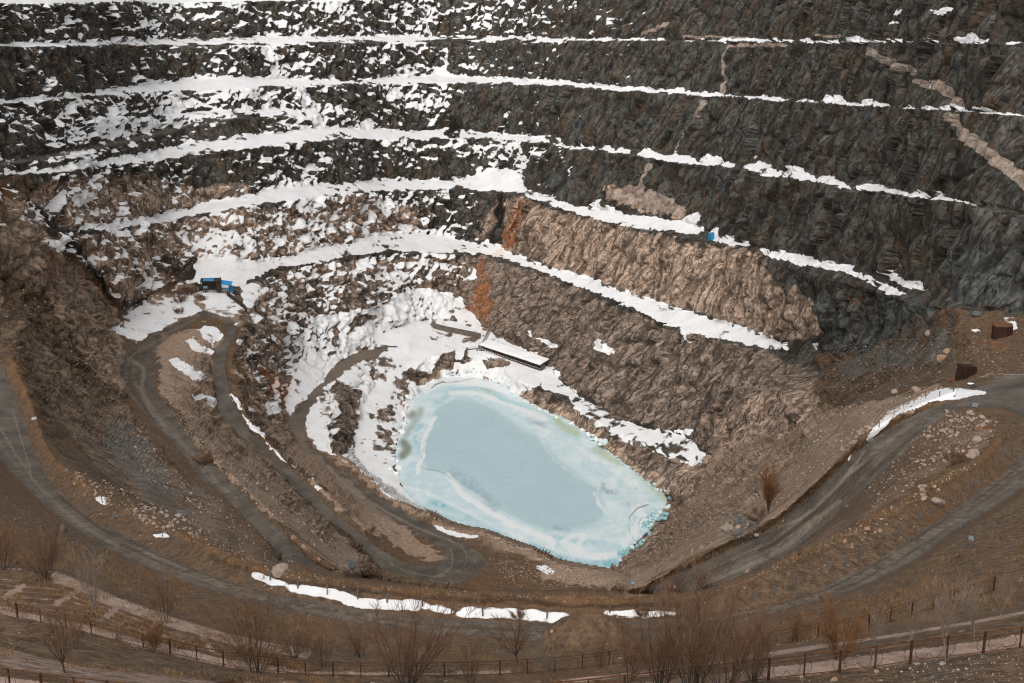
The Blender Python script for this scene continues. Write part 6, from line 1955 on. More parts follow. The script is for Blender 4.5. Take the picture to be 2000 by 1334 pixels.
for layer in (0, 1):
    for j in range(ny_ + 1):
        for i in range(nx_ + 1):
            x, y = L * i / nx_, -.45 + (depth + .2) * j / ny_
            e = min(1, min(i, nx_ - i) / 2.0) * min(1, min(j, ny_ - j) / 2.0)
            nz_ = float(vnoise(np.array([[x / 2.5, y / 1.8, 3.0]]), 5)[0])
            gap = 1.0 if not (0.70 < i / nx_ < 0.76) else 0.25
            z = zz(x) + hh + .68 + (y - depth / 2 + .4) * .20 + (0 if layer == 0 else (0.15 + .75 * e * (0.8 + .35 * nz_)) * gap)
            vs.append((x, y + .12 * nz_ * (j == 0), z))
w1 = nx_ + 1
off = w1 * (ny_ + 1)
for j in range(ny_):
    for i in range(nx_):
        a = j * w1 + i
        fs.append((off + a, off + a + 1, off + a + w1 + 1, off + a + w1))
        fs.append((a, a + w1, a + w1 + 1, a + 1))
for i in range(nx_):
    fs.append((i, i + 1, off + i + 1, off + i))
    a = ny_ * w1 + i
    fs.append((a + 1, a, off + a, off + a + 1))
for j in range(ny_):
    a = j * w1
    fs.append((a + w1, a, off + a, off + a + w1))
    a = j * w1 + nx_
    fs.append((a, a + w1, off + a + w1, off + a))
part("snow_layer", MB().add(vs, fs).mesh("snow_layer", True), M_SNOW, r)
part("end_panel", MB().box((L + .15, depth * .2, zz(L) + hh / 2), (.12, depth * .5, hh)).mesh("end_panel"), M_GREEND, r)

# flume with rust coloured water above the shed
f0, _n = ground(956, 645)
f1, _n = ground(945, 668)
f2, _n = ground(932, 686)
mid = f1.copy()
r = thing("water_flume", "pale trough carrying rust coloured water down to the shed", "flume", mid)
pts = [q - mid + Vector((0, 0, .5)) for q in (f0, f1, f2)]
part("channel", MB().tube([q + Vector((.5, 0, 0)) for q in pts], .28, 6).tube([q - Vector((.5, 0, 0)) for q in pts], .28, 6).mesh("channel", True), M_WHITE, r)
part("bed", MB().tube(pts, .42, 6).mesh("bed", True), M_ROCKO, r)
# brown gate frame left of the shed
g0, _n = ground(908, 703)
r = thing("timber_trestle", "dark bent timber frame in the snow left of the long shed", "trestle", g0, 0.2)
part("leg", MB().tube([(0, 0, -.3), (-.1, 0, 1.8), (.2, 0, 4.2)], .28, 6).mesh("leg"), M_STEEL, r)
part("rail", MB().tube([(.1, 0, 4.3), (2.5, .4, 4.5), (6.0, .8, 4.4)], .22, 6).mesh("rail"), M_DARKW, r)
mb = MB()
for k in range(7):
    mb.tube([(.6 + k * .9, .5, 4.4), (.6 + k * .9, .5, 5.4)], .05, 4)
mb.tube([(.4, .5, 5.4), (6.2, .5, 5.4)], .05, 4)
part("handrail", mb.mesh("handrail"), M_POST, r)

# drums on the upper right bench
for u, v, mat, lab, hh_, rr in ((1386.5, 467, M_TEALB, "blue drum on the snowy bench, left of the brighter blue one", 2.3, .62), (1391.5, 468, M_BLUE, "bright blue drum on the snowy bench, rightmost of the three", 2.6, .66), (1380, 466, M_GREEND, "dull grey-green drum on the snowy bench, left of the blue drums", 2.5, .75)):
    p, _n = ground(u, v)
    r = thing("storage_drum", lab, "drum", p)
    part("body", MB().lathe([(rr * .96, -.3), (rr, .02), (rr, hh_ * .33), (rr * 1.04, hh_ * .34), (rr * 1.04, hh_ * .36), (rr, hh_ * .37), (rr, hh_ * .66), (rr * 1.04, hh_ * .67), (rr * 1.04, hh_ * .69), (rr, hh_ * .70), (rr * .97, hh_)], 18).mesh("body", False), mat, r)
    part("lid", MB().lathe([(rr * 1.03, hh_ - .02), (rr * 1.03, hh_ + .07), (rr * .8, hh_ + .12)], 18).mesh("lid"), M_PLATE if mat is M_TEALB else mat, r)

# ----------------------------------------------------------------------------------------------
# boulders, rubble, broken ice
# ----------------------------------------------------------------------------------------------
ROCKS = {}
for tone, mat in (("p", M_ROCKP), ("g", M_ROCKG), ("o", M_ROCKO)):
    ROCKS[tone] = [rock_mesh("boulder", 10 + k * 7, 1.0 if k % 2 else 1.15, 2) for k in range(5)]
    for me in ROCKS[tone]:
        me.materials.append(mat)
RNG = random.Random(11)


def in_poly(poly):
    xs, ys = [p[0] for p in poly], [p[1] for p in poly]
    while True:
        x, y = RNG.uniform(min(xs), max(xs)), RNG.uniform(min(ys), max(ys))
        c = False
        for (ax, ay), (bx, by) in zip(poly, poly[1:] + poly[:1]):
            if (ay > y) != (by > y) and x < (bx - ax) * (y - ay) / (by - ay) + ax:
                c = not c
        if c:
            return x, y


def boulder(u, v, px, tone, label, group=None, name="boulder"):
    p, n = ground(u, v)
    o = bpy.data.objects.new(name, RNG.choice(ROCKS[tone]))
    COL.objects.link(o)
    r = px * 0.5 * sc_at(p) * 1.1
    o.location = p + Vector((0, 0, r * 0.30))
    o.scale = (r * RNG.uniform(.85, 1.2), r * RNG.uniform(.85, 1.15), r * RNG.uniform(.8, 1.1))
    o.rotation_euler = (RNG.uniform(-.3, .3), RNG.uniform(-.3, .3), RNG.uniform(0, 6.28))
    return tag(o, label, "boulder", group)


def pile(poly, n, a, b, tone, label, group):
    for _ in range(n):
        u, v = in_poly(poly)
        boulder(u, v, a + (b - a) * RNG.random() ** 2, tone, label, group)


pile([(140, 925), (175, 925), (250, 960), (235, 975), (170, 950)], 26, 4, 9, "p", "pale cobble in the upper of the two piles beside the left near road", "cobbles in the upper left pile")
pile([(255, 985), (300, 985), (350, 1000), (400, 1040), (365, 1056), (310, 1035), (268, 1015)], 52, 5, 11, "p", "rounded pale cobble in the larger lower pile beside the left near road", "cobbles in the lower left pile")
pile([(1830, 808), (1900, 804), (1948, 828), (1905, 838), (1860, 830)], 26, 5, 12, "p", "pale stone on the crest of the mound inside the right hairpin", "stones on the hairpin mound crest")
pile([(1800, 845), (1850, 835), (1890, 855), (1870, 868), (1810, 866)], 26, 4, 10, "p", "pale stone on the middle of the mound inside the right hairpin", "stones in the middle of the hairpin mound")
pile([(1780, 900), (1830, 880), (1860, 885), (1850, 905), (1800, 920)], 16, 5, 13, "p", "pale stone on the lower side of the hairpin mound", "stones low on the hairpin mound")
pile([(1785, 955), (1820, 945), (1840, 965), (1810, 978), (1790, 975)], 11, 6, 13, "p", "pale stone in the small pile above the right row of posts", "stones of the small pile above the posts")
pile([(1420, 1015), (1450, 1005), (1480, 1030), (1462, 1052), (1425, 1048)], 20, 6, 14, "g", "dark grey stone in the heap left of the columnar orange tree", "stones of the dark heap")
pile([(1060, 1105), (1150, 1112), (1210, 1140), (1150, 1146), (1080, 1135)], 26, 4, 9, "p", "pale stone in the rubble just beyond the front edge of the lake", "stones in the rubble by the lake edge")
pile([(1650, 870), (1700, 825), (1770, 785), (1840, 752), (1850, 760), (1790, 782), (1720, 822), (1675, 868)], 36, 5, 13, "p", "pale stone on the rubble bank along the right ramp", "stones on the bank of the right ramp")
pile([(1640, 1060), (1690, 1035), (1760, 1020), (1700, 1050), (1660, 1075)], 12, 5, 15, "o", "orange-pale stone on the grassy berm beside the right ramp", "stones on the grassy berm")
pile([(440, 885), (500, 925), (600, 1010), (690, 1085), (660, 1090), (560, 1000), (470, 920)], 24, 4, 10, "p", "pale stone on the bank between the two left roads", "stones on the bank between the left roads")
for u, v, px, t, lab in ((355, 1008, 26, "g", "large blue-grey boulder at the right end of the cobble pile"), (123, 1038, 20, "g", "dark grey boulder at the edge of the near road on the far left"), (548, 1118, 30, "p", "large pale boulder behind the snowy roadside posts"), (682, 1108, 30, "g", "large blue-grey boulder on the bank above the snow strip"),
                         (706, 1118, 18, "g", "smaller dark boulder right of the large blue-grey one"), (1908, 864, 22, "p", "big pale boulder on the right part of the hairpin mound"), (1900, 893, 28, "p", "broad pale boulder above the posts on the hairpin mound"), (1878, 888, 20, "p", "pale boulder just left of the broad one on the hairpin mound"),
                         (1831, 984, 24, "p", "single pale boulder standing against the right row of posts"), (1421, 1036, 24, "p", "pale boulder on top of the dark heap"), (1477, 1046, 13, "p", "pale boulder at the right foot of the dark heap"), (1442, 1032, 13, "p", "small pale boulder inside the dark heap"), (1645, 880, 16, "p", "pale block at the lower end of the ramp bank"),
                         (1748, 768, 15, "p", "round pale boulder above the snow bank of the ramp"), (1790, 765, 20, "p", "pale boulder beside the long hose"), (1850, 690, 18, "o", "orange block on the slope left of the maroon bin"), (1840, 704, 24, "o", "flat tan boulder on the slope left of the maroon bin"), (1815, 655, 22, "p", "pale boulder on the slope below the terrace edge"),
                         (1628, 1330, 13, "o", "orange stone in the bottom right soil, below the railing"), (1840, 1298, 13, "p", "round grey stone in the bottom right soil under the railing"), (1870, 1276, 0, "p", ""), (1866, 982, 0, "p", ""), (1565, 1324, 11, "p", "pale stone at the bottom edge near the railing foot"), (1712, 1313, 9, "p", "small pale stone below the middle of the right railing"), (1920, 1284, 10, "g", "dark stone below the right end of the railing"),
                         (1655, 990, 9, "g", "grey stone on the right ramp edge"), (1480, 995, 0, "p", ""), (228, 1010, 14, "g", "dark stone right below the upper cobble pile"), (1700, 862, 14, "g", "grey block at the foot of the ramp bank"), (960, 1116, 0, "p", ""), (1320, 1148, 9, "p", "pale stone in the middle of the right ramp, near the big shrubs"), (1460, 1118, 11, "p", "white stone on the slope above the berm"), (665, 645, 0, "p", "")):
    if px:
        boulder(u, v, px, t, lab)


def stuff_rocks(name, regions, mat, label, seed, budget):
    rnd = np.random.RandomState(seed)
    bm = bmesh.new()
    bmesh.ops.create_icosphere(bm, subdivisions=1, radius=1.0)
    V0 = np.array([v.co for v in bm.verts])
    F0 = np.array([[v.index for v in f.verts] for f in bm.faces])
    bm.free()
    VV, FF = [], []
    for poly, n, a, b in regions:
        for _ in range(int(n * budget)):
            u, v = in_poly(poly)
            p, nn = ground(u, v)
            r = 0.5 * (a + (b - a) * rnd.rand() ** 3) * sc_at(p)
            M = V0.copy()
            for _k in range(4):
                d = rnd.normal(size=3)
                d /= np.linalg.norm(d)
                M -= np.outer(np.maximum(M @ d - .6, 0), d)
            M = M * rnd.uniform(.6, 1.25, 3) * r
            FF.append(F0 + len(VV) * len(V0))
            VV.append(M + np.array(p) + [0, 0, r * .2])
    me = make_mesh(name, np.concatenate(VV), np.concatenate(FF))
    me.materials.append(mat)
    o = bpy.data.objects.new(name, me)
    COL.objects.link(o)
    o["kind"] = "stuff"
    o["label"] = label
    return o


M_RUBP = simple("pale_rubble", (0.17, 0.122, 0.092), (0.42, 0.32, 0.255), 0.92, 0.6)
M_RUBG = simple("grey_rubble", (0.055, 0.055, 0.052), (0.17, 0.165, 0.155), 0.92, 0.6)
stuff_rocks("pale_rubble", [([(1300, 985), (1400, 885), (1590, 800), (1690, 790), (1840, 750), (1790, 790), (1690, 850), (1600, 930), (1450, 1040), (1330, 1095), (1230, 1130)], 1100, 1.5, 8), ([(1780, 860), (1850, 800), (1950, 820), (1940, 860), (1830, 920), (1700, 1000), (1690, 960)], 420, 1.5, 7),
                            ([(130, 915), (250, 955), (420, 1040), (520, 1105), (640, 1132), (600, 1145), (450, 1085), (300, 1030), (150, 960)], 420, 1.5, 7), ([(310, 690), (345, 800), (460, 910), (640, 1050), (740, 1125), (680, 1120), (500, 985), (380, 870), (305, 760)], 520, 1.5, 7), ([(950, 1090), (1090, 1100), (1210, 1120), (1230, 1148), (1000, 1145)], 420, 1.5, 6),
                            ([(660, 885), (820, 990), (950, 1035), (1090, 1095), (1060, 1100), (930, 1050), (800, 1010), (680, 925)], 260, 1.2, 4), ([(0, 440), (120, 560), (230, 700), (240, 780), (120, 680), (0, 540)], 320, 1.2, 6), ([(240, 800), (330, 910), (430, 1010), (380, 1020), (280, 940)], 160, 1.5, 8), ([(385, 930), (470, 1010), (600, 1110), (540, 1110), (430, 1050)], 200, 1.2, 5), ([(1850, 640), (2000, 640), (2000, 740), (1900, 740)], 140, 1.2, 5), ([(450, 1090), (700, 1140), (1000, 1160), (1240, 1165), (1240, 1172), (950, 1168), (700, 1150)], 240, 1.5, 5), ([(1400, 1155), (1500, 1110), (1700, 1010), (1900, 900), (1910, 905), (1700, 1030), (1500, 1125)], 260, 1.5, 6),
                            ([(1540, 1334), (1700, 1306), (2000, 1275), (2000, 1334)], 160, 1.5, 7), ([(1600, 690), (1830, 640), (1850, 730), (1700, 780), (1610, 760)], 220, 1.2, 5), ([(455, 690), (475, 780), (560, 890), (700, 1030), (690, 1034), (540, 890), (465, 800)], 200, 1.2, 4), ([(500, 1190), (900, 1225), (1000, 1235), (700, 1225), (500, 1200)], 120, 1.2, 3)],
            M_RUBP, "loose pale stones strewn over the slopes and berms", 3, 1.6)
stuff_rocks("grey_rubble", [([(60, 560), (180, 700), (260, 830), (350, 950), (300, 990), (180, 900), (60, 760)], 420, 1.5, 8), ([(300, 960), (420, 960), (520, 1060), (460, 1080), (340, 1010)], 160, 1.5, 7), ([(1600, 690), (1850, 620), (1870, 720), (1700, 790), (1610, 780)], 420, 1.2, 7), ([(1410, 1005), (1490, 1000), (1480, 1060), (1420, 1060)], 160, 2, 8), ([(1850, 1040), (2000, 960), (2000, 1100), (1850, 1140)], 160, 1.5, 6),
                            ([(0, 950), (110, 1030), (260, 1110), (400, 1170), (300, 1170), (100, 1090), (0, 1040)], 220, 1.5, 8), ([(600, 1200), (1050, 1250), (1000, 1290), (650, 1260)], 200, 1.5, 5), ([(1060, 120), (1900, 110), (1950, 560), (1500, 480), (1100, 380)], 0, 1, 2)],
            M_RUBG, "loose grey stones and scree on the slopes", 4, 1.7)


def ice_mesh(seed):
    rnd = random.Random(seed)
    n = rnd.choice((4, 5, 5, 6))
    a = sorted((k + rnd.uniform(-.3, .3)) / n * 6.283 for k in range(n))
    r = [rnd.uniform(.75, 1.1) for _ in range(n)]
    h = rnd.uniform(.35, .7)
    vs = [(math.cos(t) * q, math.sin(t) * q * .8, -h / 2) for t, q in zip(a, r)] + [(math.cos(t) * q * .93, math.sin(t) * q * .75, h / 2 + rnd.uniform(-.06, .06)) for t, q in zip(a, r)]
    return MB().add(vs, [(i, (i + 1) % n, n + (i + 1) % n, n + i) for i in range(n)] + [tuple(range(n))[::-1], tuple(range(n, 2 * n))]).mesh("ice_block", False, 0.08)


ICES = {"w": [ice_mesh(k) for k in range(6)], "b": [ice_mesh(k + 20) for k in range(6)], "s": [rock_mesh("ice_block", 300 + k, 1.1, 2) for k in range(4)]}
for key, mat in (("w", M_ICE), ("b", M_ICEB), ("s", M_SNOW)):
    for me in ICES[key]:
        me.materials.append(mat)


def ice(u, v, px, key, label, group):
    p, n = ground(u, v)
    p.z = max(p.z, 0.0)
    o = bpy.data.objects.new("ice_block", RNG.choice(ICES[key]))
    COL.objects.link(o)
    r = px * .5 * sc_at(p)
    o.location = p + Vector((0, 0, r * .25))
    o.scale = (r, r, r * RNG.uniform(.7, 1.1))
    o.rotation_euler = (RNG.uniform(-.35, .35), RNG.uniform(-.35, .35), RNG.uniform(0, 6.28))
    tag(o, label, "ice block", group)


def ice_line(line, n, a, b, keys, label, group, jit=4):
    q = np.array(line, float)
    s = np.concatenate([[0], np.cumsum(np.hypot(*np.diff(q, axis=0).T))])
    for k in range(n):
        t = s[-1] * (k + RNG.random()) / n
        ice(np.interp(t, s, q[:, 0]) + RNG.uniform(-jit, jit), np.interp(t, s, q[:, 1]) + RNG.uniform(-jit, jit), RNG.uniform(a, b), RNG.choice(keys), label, group)


ice_line([(1010, 775), (1060, 804), (1110, 824), (1150, 850), (1180, 872)], 34, 5, 11, "wws", "small white ice chunk on the waterline below the cliff, upper right shore", "ice chunks on the upper right shore")
ice_line([(1140, 845), (1165, 862), (1185, 868)], 9, 11, 20, "ws", "large white ice block in the pile below the cliff spur", "ice blocks below the cliff spur")
ice_line([(1190, 885), (1240, 925), (1290, 958), (1314, 974)], 46, 4, 10, "wwb", "small greenish-white ice chunk along the lower right shore", "ice chunks on the lower right shore")
ice_line([(1262, 1040), (1270, 1020), (1288, 1008), (1298, 1000)], 26, 8, 20, "wbbb", "broken ice slab jammed in the right corner of the lake", "ice slabs in the right corner", 9)
ice_line([(1215, 1090), (1226, 1076), (1245, 1062), (1256, 1052)], 18, 7, 16, "bbw", "teal ice slab jammed in the bottom corner of the lake", "ice slabs in the bottom corner", 6)
ice_line([(800, 770), (792, 800), (780, 835), (772, 870), (768, 900), (775, 925)], 30, 7, 17, "sw", "snow-capped ice lump along the left shore", "ice lumps on the left shore", 8)
ice_line([(960, 742), (985, 752), (1000, 765)], 12, 7, 14, "ws", "white ice block at the top of the lake near the dark drain", "ice blocks at the top of the lake", 6)
ice_line([(862, 733), (900, 728), (945, 730)], 8, 6, 14, "w", "white ice plate along the far end of the lake", "ice plates at the far end", 4)

# ----------------------------------------------------------------------------------------------
# bare shrubs and trees
# ----------------------------------------------------------------------------------------------
def tubes_mesh(name, polys, n=3):
    """polys: (k,3) points, start radius, end radius"""
    VV, FF, base = [], [], 0
    ang = np.arange(n) * 2 * math.pi / n
    for pts, r0, r1 in polys:
        pts = np.asarray(pts)
        k = len(pts)
        d = pts[-1] - pts[0]
        d /= max(np.linalg.norm(d), 1e-6)
        a = np.cross(d, [0.3, 0.2, 0.93] if abs(d[2]) < .9 else [1, 0, 0])
        a /= np.linalg.norm(a)
        b = np.cross(d, a)
        rad = np.linspace(r0, r1, k)[:, None, None]
        VV.append((pts[:, None, :] + rad * (np.cos(ang)[None, :, None] * a + np.sin(ang)[None, :, None] * b)).reshape(-1, 3))
        i, j = np.meshgrid(np.arange(k - 1), np.arange(n), indexing="ij")
        q = np.stack([i * n + j, i * n + (j + 1) % n, (i + 1) * n + (j + 1) % n, (i + 1) * n + j], -1).reshape(-1, 4)
        FF.append(q + base)
        base += k * n
    return make_mesh(name, np.concatenate(VV), np.concatenate(FF))


def curve(rnd, p, d, L, k, up, wob):
    """a twig that starts at p along d and bends towards the light"""
    pts = [np.array(p)]
    d = np.array(d, float)
    for _ in range(k):
        d = d + rnd.normal(size=3) * wob + np.array([0, 0, up])
        d /= np.linalg.norm(d)
        pts.append(pts[-1] + d * L / k)
    return np.array(pts), d


def shrub(seed, stems, spread, H, sub, twigs, r=0.045, tw=0.010, trunk=0.0, up=0.12, fan=0.6):
    rnd = np.random.RandomState(seed)
    T_, C_ = [], []
    root_top = np.array([0, 0, 0.0])
    if trunk:
        pts, d = curve(rnd, (0, 0, -.3), (rnd.uniform(-.15, .15), 0, 1), trunk + .3, 4, .05, .06)
        T_.append((pts, r * 2.0, r * 1.5))
        root_top = pts[-1]
    for s_ in range(stems):
        t = rnd.uniform(0, 6.283)
        e = spread * math.sqrt(rnd.rand())
        d = np.array([math.cos(t) * math.sin(e), math.sin(t) * math.sin(e), math.cos(e)])
        L = (H - trunk) * rnd.uniform(.72, 1.08)
        st = root_top + np.array([math.cos(t), math.sin(t), 0]) * (0.12 if not trunk else 0) - [0, 0, .2]
        pts, _d = curve(rnd, st, d, L, 7, up * .35, .07)
        T_.append((pts, r, r * .22))
        for b_ in range(sub):
            f = rnd.uniform(.18, .98)
            x = f * 7
            i = min(int(x), 6)
            p = pts[i] + (pts[i + 1] - pts[i]) * (x - i)
            ax = pts[i + 1] - pts[i]
            ax /= np.linalg.norm(ax)
            o = rnd.normal(size=3)
            o -= ax * (o @ ax)
            o /= np.linalg.norm(o)
            bl = L * rnd.uniform(.16, .34) * (1.15 - f * .55)
            bp, bd = curve(rnd, p, ax * .8 + o * fan, bl, 4, up, .10)
            C_.append((bp, tw * 1.7, tw * .8))
            for q_ in range(twigs):
                g = rnd.uniform(.2, 1) * 4
                j = min(int(g), 3)
                p2 = bp[j] + (bp[j + 1] - bp[j]) * (g - j)
                o2 = rnd.normal(size=3)
                o2 /= np.linalg.norm(o2)
                tp, _ = curve(rnd, p2, bd * .9 + o2 * fan * .9, bl * rnd.uniform(.35, .75), 3, up, .12)
                C_.append((tp, tw, tw * .55))
    return tubes_mesh("trunk", T_, 5), tubes_mesh("crown", C_, 3)


M_TWIGR = simple("red_twigs", (0.118, 0.064, 0.036), (0.245, 0.142, 0.085), 0.85, 1.0)
M_TWIGP = simple("pale_twigs", (0.16, 0.115, 0.085), (0.32, 0.24, 0.185), 0.85, 1.0)
M_TWIGO = simple("orange_twigs", (0.13, 0.058, 0.022), (0.28, 0.135, 0.055), 0.85, 1.0)
M_BARK = simple("dark_bark", (0.030, 0.023, 0.019), (0.080, 0.060, 0.048), 0.9, 4)
M_BARKP = simple("pale_bark", (0.15, 0.12, 0.095), (0.29, 0.24, 0.195), 0.9, 4)
KINDS = {
    "bush": (shrub(1, 18, .62, 4.6, 16, 7, .022, .0056), M_BARK, M_TWIGR),
    "bush2": (shrub(2, 14, .52, 4.4, 16, 7, .022, .0056), M_BARK, M_TWIGR),
    "tall": (shrub(3, 17, .36, 5.6, 16, 7, .022, .0056), M_BARK, M_TWIGR),
    "thin": (shrub(4, 8, .30, 4.2, 16, 6, .018, .0052), M_BARK, M_TWIGR),
    "fork": (shrub(5, 7, .55, 4.4, 22, 8, .030, .0052, .9), M_BARK, M_TWIGR),
    "pale": (shrub(6, 9, .52, 4.6, 14, 5, .020, .0058, .8), M_BARKP, M_TWIGP),
    "pale2": (shrub(7, 7, .40, 4.8, 14, 5, .020, .0058, 1.1), M_BARKP, M_TWIGP),
    "orange": (shrub(8, 16, .62, 3.6, 16, 8, .015, .006), M_BARK, M_TWIGO),
    "column": (shrub(9, 14, .15, 8.0, 18, 6, .045, .016, .6, .1, .5), M_BARK, M_TWIGO),
    "low": (shrub(12, 18, 1.0, 1.6, 14, 7, .012, .008), M_BARK, M_TWIGR),
}
KH = {"bush": 4.9, "bush2": 4.7, "tall": 6.0, "thin": 4.5, "fork": 4.6, "pale": 4.9, "pale2": 5.0, "orange": 3.9, "column": 8.4, "low": 1.5}
PROTO = {}


def plant(kind, u, v, px, name, label, cat, group=None, wide=1.0):
    p, _n = ground(u, v)
    s_ = px * sc_at(p) / 0.90 / KH[kind]
    rz = RNG.uniform(0, 6.28)
    if kind not in PROTO:
        (tm, cm), mt, mc = KINDS[kind]
        r = thing(name, label, cat, p, rz, group)
        part("trunk", tm, mt, r)
        part("crown", cm, mc, r)
        PROTO[kind] = r
    else:
        r = dup(PROTO[kind], p, rz, None, label)
        r.name = name
        r["category"] = cat
        if group:
            r["group"] = group
        elif "group" in r:
            del r["group"]
    r.scale = (s_ * wide, s_ * wide, s_)
    return r


BB = "bare shrubs on the terraces in front"
plant("bush", 88, 1130, 112, "bare_shrub", "reddish bare bush at the top end of the terrace wall on the left", "shrub", BB)
plant("bush2", 8, 1112, 90, "bare_shrub", "reddish bare bush cut by the left edge of the photo", "shrub", BB)
plant("pale2", 193, 1222, 158, "bare_tree", "slender pale bare tree on the concrete terrace at the left", "tree")
plant("thin", 322, 1216, 120, "bare_shrub", "narrow reddish shrub in front of the grey board below the near road", "shrub", BB)
plant("fork", 127, 1314, 128, "bare_tree", "small dark bare tree with a forked trunk just above the bottom left railing", "tree")
plant("bush2", 503, 1316, 150, "bare_shrub", "large reddish bush growing through the lower railing, left of the two biggest shrubs", "shrub", BB, 1.05)
plant("thin", 632, 1302, 88, "bare_shrub", "small reddish shrub between the two large bushes left of centre", "shrub", BB, 1.3)
plant("bush", 795, 1342, 185, "bare_shrub", "big round reddish bush at the bottom, left of centre", "shrub", BB, 1.0)
plant("thin", 922, 1340, 105, "bare_shrub", "thin reddish shrub at the bottom centre between the big bush and the dark tree", "shrub", BB)
plant("fork", 1012, 1296, 98, "bare_tree", "dark bare tree with a crooked trunk behind the lower railing at the centre", "tree", None, 1.3)
plant("pale", 1080, 1340, 112, "bare_tree", "pale spreading bare tree at the bottom, right of centre", "tree", None, 1.1)
plant("tall", 1290, 1352, 205, "bare_shrub", "tall dense reddish shrub, leftmost of the big clump at the bottom right", "shrub", BB, 1.1)
plant("tall", 1352, 1362, 240, "bare_shrub", "tallest reddish shrub in the middle of the big clump at the bottom right", "shrub", BB, 1.15)
plant("bush2", 1418, 1350, 190, "bare_shrub", "broad reddish shrub on the right side of the big clump at the bottom", "shrub", BB, 1.0)
plant("bush", 1470, 1330, 140, "bare_shrub", "lowest reddish shrub at the right end of the big clump at the bottom", "shrub", BB, 1.0)
plant("orange", 1640, 1288, 118, "bare_shrub", "bushy orange-brown shrub behind the right railing", "shrub", BB)
plant("pale2", 1702, 1290, 112, "bare_tree", "thin pale sapling right of the orange shrub behind the railing", "tree")
plant("pale", 1772, 1262, 118, "bare_tree", "pale bare tree in the middle of the right terrace bank", "tree")
plant("pale2", 1846, 1288, 160, "bare_tree", "tall pale bare tree with a dark foot behind the right railing", "tree")
plant("pale", 1902, 1250, 130, "bare_tree", "pale bare tree second from the right border on the terrace bank", "tree")
plant("pale2", 1955, 1205, 100, "bare_tree", "pale sapling nearest the right border on the terrace bank", "tree")
plant("orange", 1560, 1255, 60, "bare_shrub", "low orange shrub at the left end of the right terrace bank", "shrub", BB)
plant("column", 1500, 1004, 90, "columnar_tree", "narrow orange-brown tree standing alone on the slope right of the lake", "tree", None, 1.15)
plant("low", 1482, 1016, 24, "low_bush", "red low bush at the foot of the narrow orange tree", "bush", None, 1.5)
plant("orange", 298, 1272, 66, "bare_shrub", "small orange shrub on the terrace above the lower walkway", "shrub", BB)
plant("thin", 107, 1262, 92, "bare_shrub", "thin shrub behind the left railing, left of its twin", "shrub", BB, .8)
plant("thin", 147, 1268, 86, "bare_shrub", "thin shrub behind the left railing, right of its twin", "shrub", BB, .8)
plant("pale2", 236, 1275, 62, "bare_tree", "short pale sapling just behind the left lower railing", "tree")
plant("bush2", 705, 1284, 58, "bare_shrub", "low reddish bush behind the lower railing, left of the big round bush", "shrub", BB, 1.2)
plant("bush", 575, 1284, 66, "bare_shrub", "low reddish bush on the bank right of the large railing bush", "shrub", BB, 1.2)
plant("thin", 1172, 1302, 66, "bare_shrub", "thin shrub at the foot of the grassy mound", "shrub", BB)
plant("pale", 1208, 1340, 72, "bare_tree", "small pale sapling at the bottom, left of the big clump", "tree")
plant("bush2", 1230, 1330, 110, "bare_shrub", "reddish shrub at the left edge of the big clump, before the mound", "shrub", BB)
plant("low", 1012, 1208, 24, "low_bush", "round brown bush in the middle of the roadside snow strip", "bush", None, .8)
plant("low", 1254, 1206, 26, "low_bush", "dark red bush in the right end of the roadside snow strip", "bush", None, .8)
plant("low", 352, 590, 16, "low_bush", "tiny red bush in front of the low hut, leftmost", "bush", None, 1.2)
plant("low", 371, 576, 20, "low_bush", "tiny red bush directly before the grey hut", "bush", None, 1.1)
plant("low", 350, 612, 13, "low_bush", "tiny red bush in the plateau snow above the road bend", "bush", None, 1.2)
plant("low", 1866, 905, 30, "low_bush", "grey-brown bush among the boulders of the hairpin mound", "bush", None, 1.1)
plant("low", 400, 906, 26, "low_bush", "brown bush on the bank left of the middle road", "bush", None, 1.2)

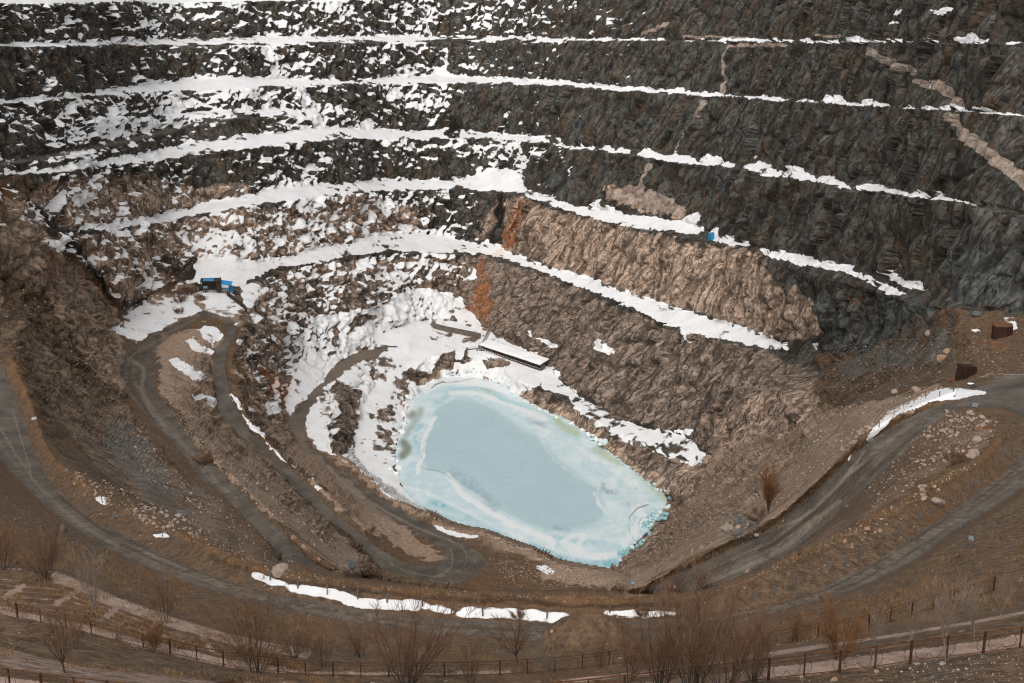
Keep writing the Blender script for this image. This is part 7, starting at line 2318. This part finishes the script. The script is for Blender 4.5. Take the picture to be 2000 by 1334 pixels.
# ----------------------------------------------------------------------------------------------
# heap of earth beside the near road
# ----------------------------------------------------------------------------------------------
def heap():
    p, _ = ground(1155, 1266)
    m_ = sc_at(p)
    rx, ry, h = 98 * m_, 70 * m_, 60 * m_
    n_a, n_r = 90, 40
    vs, fs = [], []
    for j in range(n_r + 1):
        f = j / n_r
        for i in range(n_a):
            t = 6.2832 * i / n_a
            vs.append((rx * f * math.cos(t), ry * f * math.sin(t), 0))
    V = np.array(vs)
    f = np.hypot(V[:, 0] / rx, V[:, 1] / ry)
    f = np.clip(f * (1 + .12 * fbm(V / 2.2, 2, 501)), 0, 1.1)
    V[:, 2] = h * (np.clip(1 - f ** 1.7, 0, 1) ** 1.0) * (1 + .10 * fbm(V / 1.5 + 9, 3, 503)) + .10 * fbm(V / .4, 2, 505) - .9 * sstep(.9, 1.0, f)
    F = [(j * n_a + i, (j + 1) * n_a + i, (j + 1) * n_a + (i + 1) % n_a, j * n_a + (i + 1) % n_a) for j in range(n_r) for i in range(n_a)]
    me = make_mesh("earth_heap", V, F, dict(soil=np.ones(len(V)), grass=.35 + .5 * sstep(.35, .0, f)), True)
    me.materials.append(terrain_mesh.materials[0])
    o = part("earth_heap", me, None)
    o.location = p + Vector((0, ry * .5, -.2))
    tag(o, "rounded heap of earth with dry grass on top, beside the near road at the bottom", "earth heap")


heap()

# ----------------------------------------------------------------------------------------------
# dry grass
# ----------------------------------------------------------------------------------------------
def grass_stuff():
    rnd = np.random.RandomState(9)
    w = GRASS * (np.arange(MH)[:, None] * MS + MY0 > 880)
    w = w * ((np.arange(MWD)[None, :] * MS + MX0 > -40) & (np.arange(MWD)[None, :] * MS + MX0 < 2040))
    patch = fbm(np.stack([np.repeat(np.arange(MH), MWD) / 14.0, np.tile(np.arange(MWD), MH) / 22.0, np.zeros(MH * MWD)], 1), 3, 401).reshape(MH, MWD)
    w = w * np.clip(0.35 + 2.2 * patch, 0.02, 1)
    c = np.cumsum(w.ravel())
    VV, FF, n = [], [], 0
    for t in range(5200):
        k = int(np.searchsorted(c, rnd.rand() * c[-1]))
        v, u = k // MWD * MS + MY0 + rnd.rand() * MS, k % MWD * MS + MX0 + rnd.rand() * MS
        p, _ = ground(u, v)
        dist_ = (p - Vector((0, 0, CAMZ))).length
        if dist_ > 260:
            continue
        m_ = rnd.randint(5, 9)
        size = rnd.uniform(.22, .55) * (1.0 if dist_ < 130 else 1.4)
        for b in range(m_):
            a = rnd.rand() * 6.283
            q = np.array(p) + [rnd.normal() * .16, rnd.normal() * .16, -.03]
            tip = q + np.array([math.cos(a) * size * .6, math.sin(a) * size * .6, size * rnd.uniform(.5, 1)])
            s2 = np.array([-math.sin(a), math.cos(a), 0]) * .018
            VV += [q - s2, q + s2, tip]
            FF.append((n, n + 1, n + 2))
            n += 3
    me = make_mesh("dry_grass", np.array(VV), np.array(FF))
    me.materials.append(simple("dry_grass", (0.11, 0.060, 0.027), (0.31, 0.185, 0.090), 0.9, 0.5))
    o = bpy.data.objects.new("dry_grass", me)
    COL.objects.link(o)
    o["kind"] = "stuff"
    o["label"] = "tufts of dry orange-brown grass on berms and terraces"


grass_stuff()
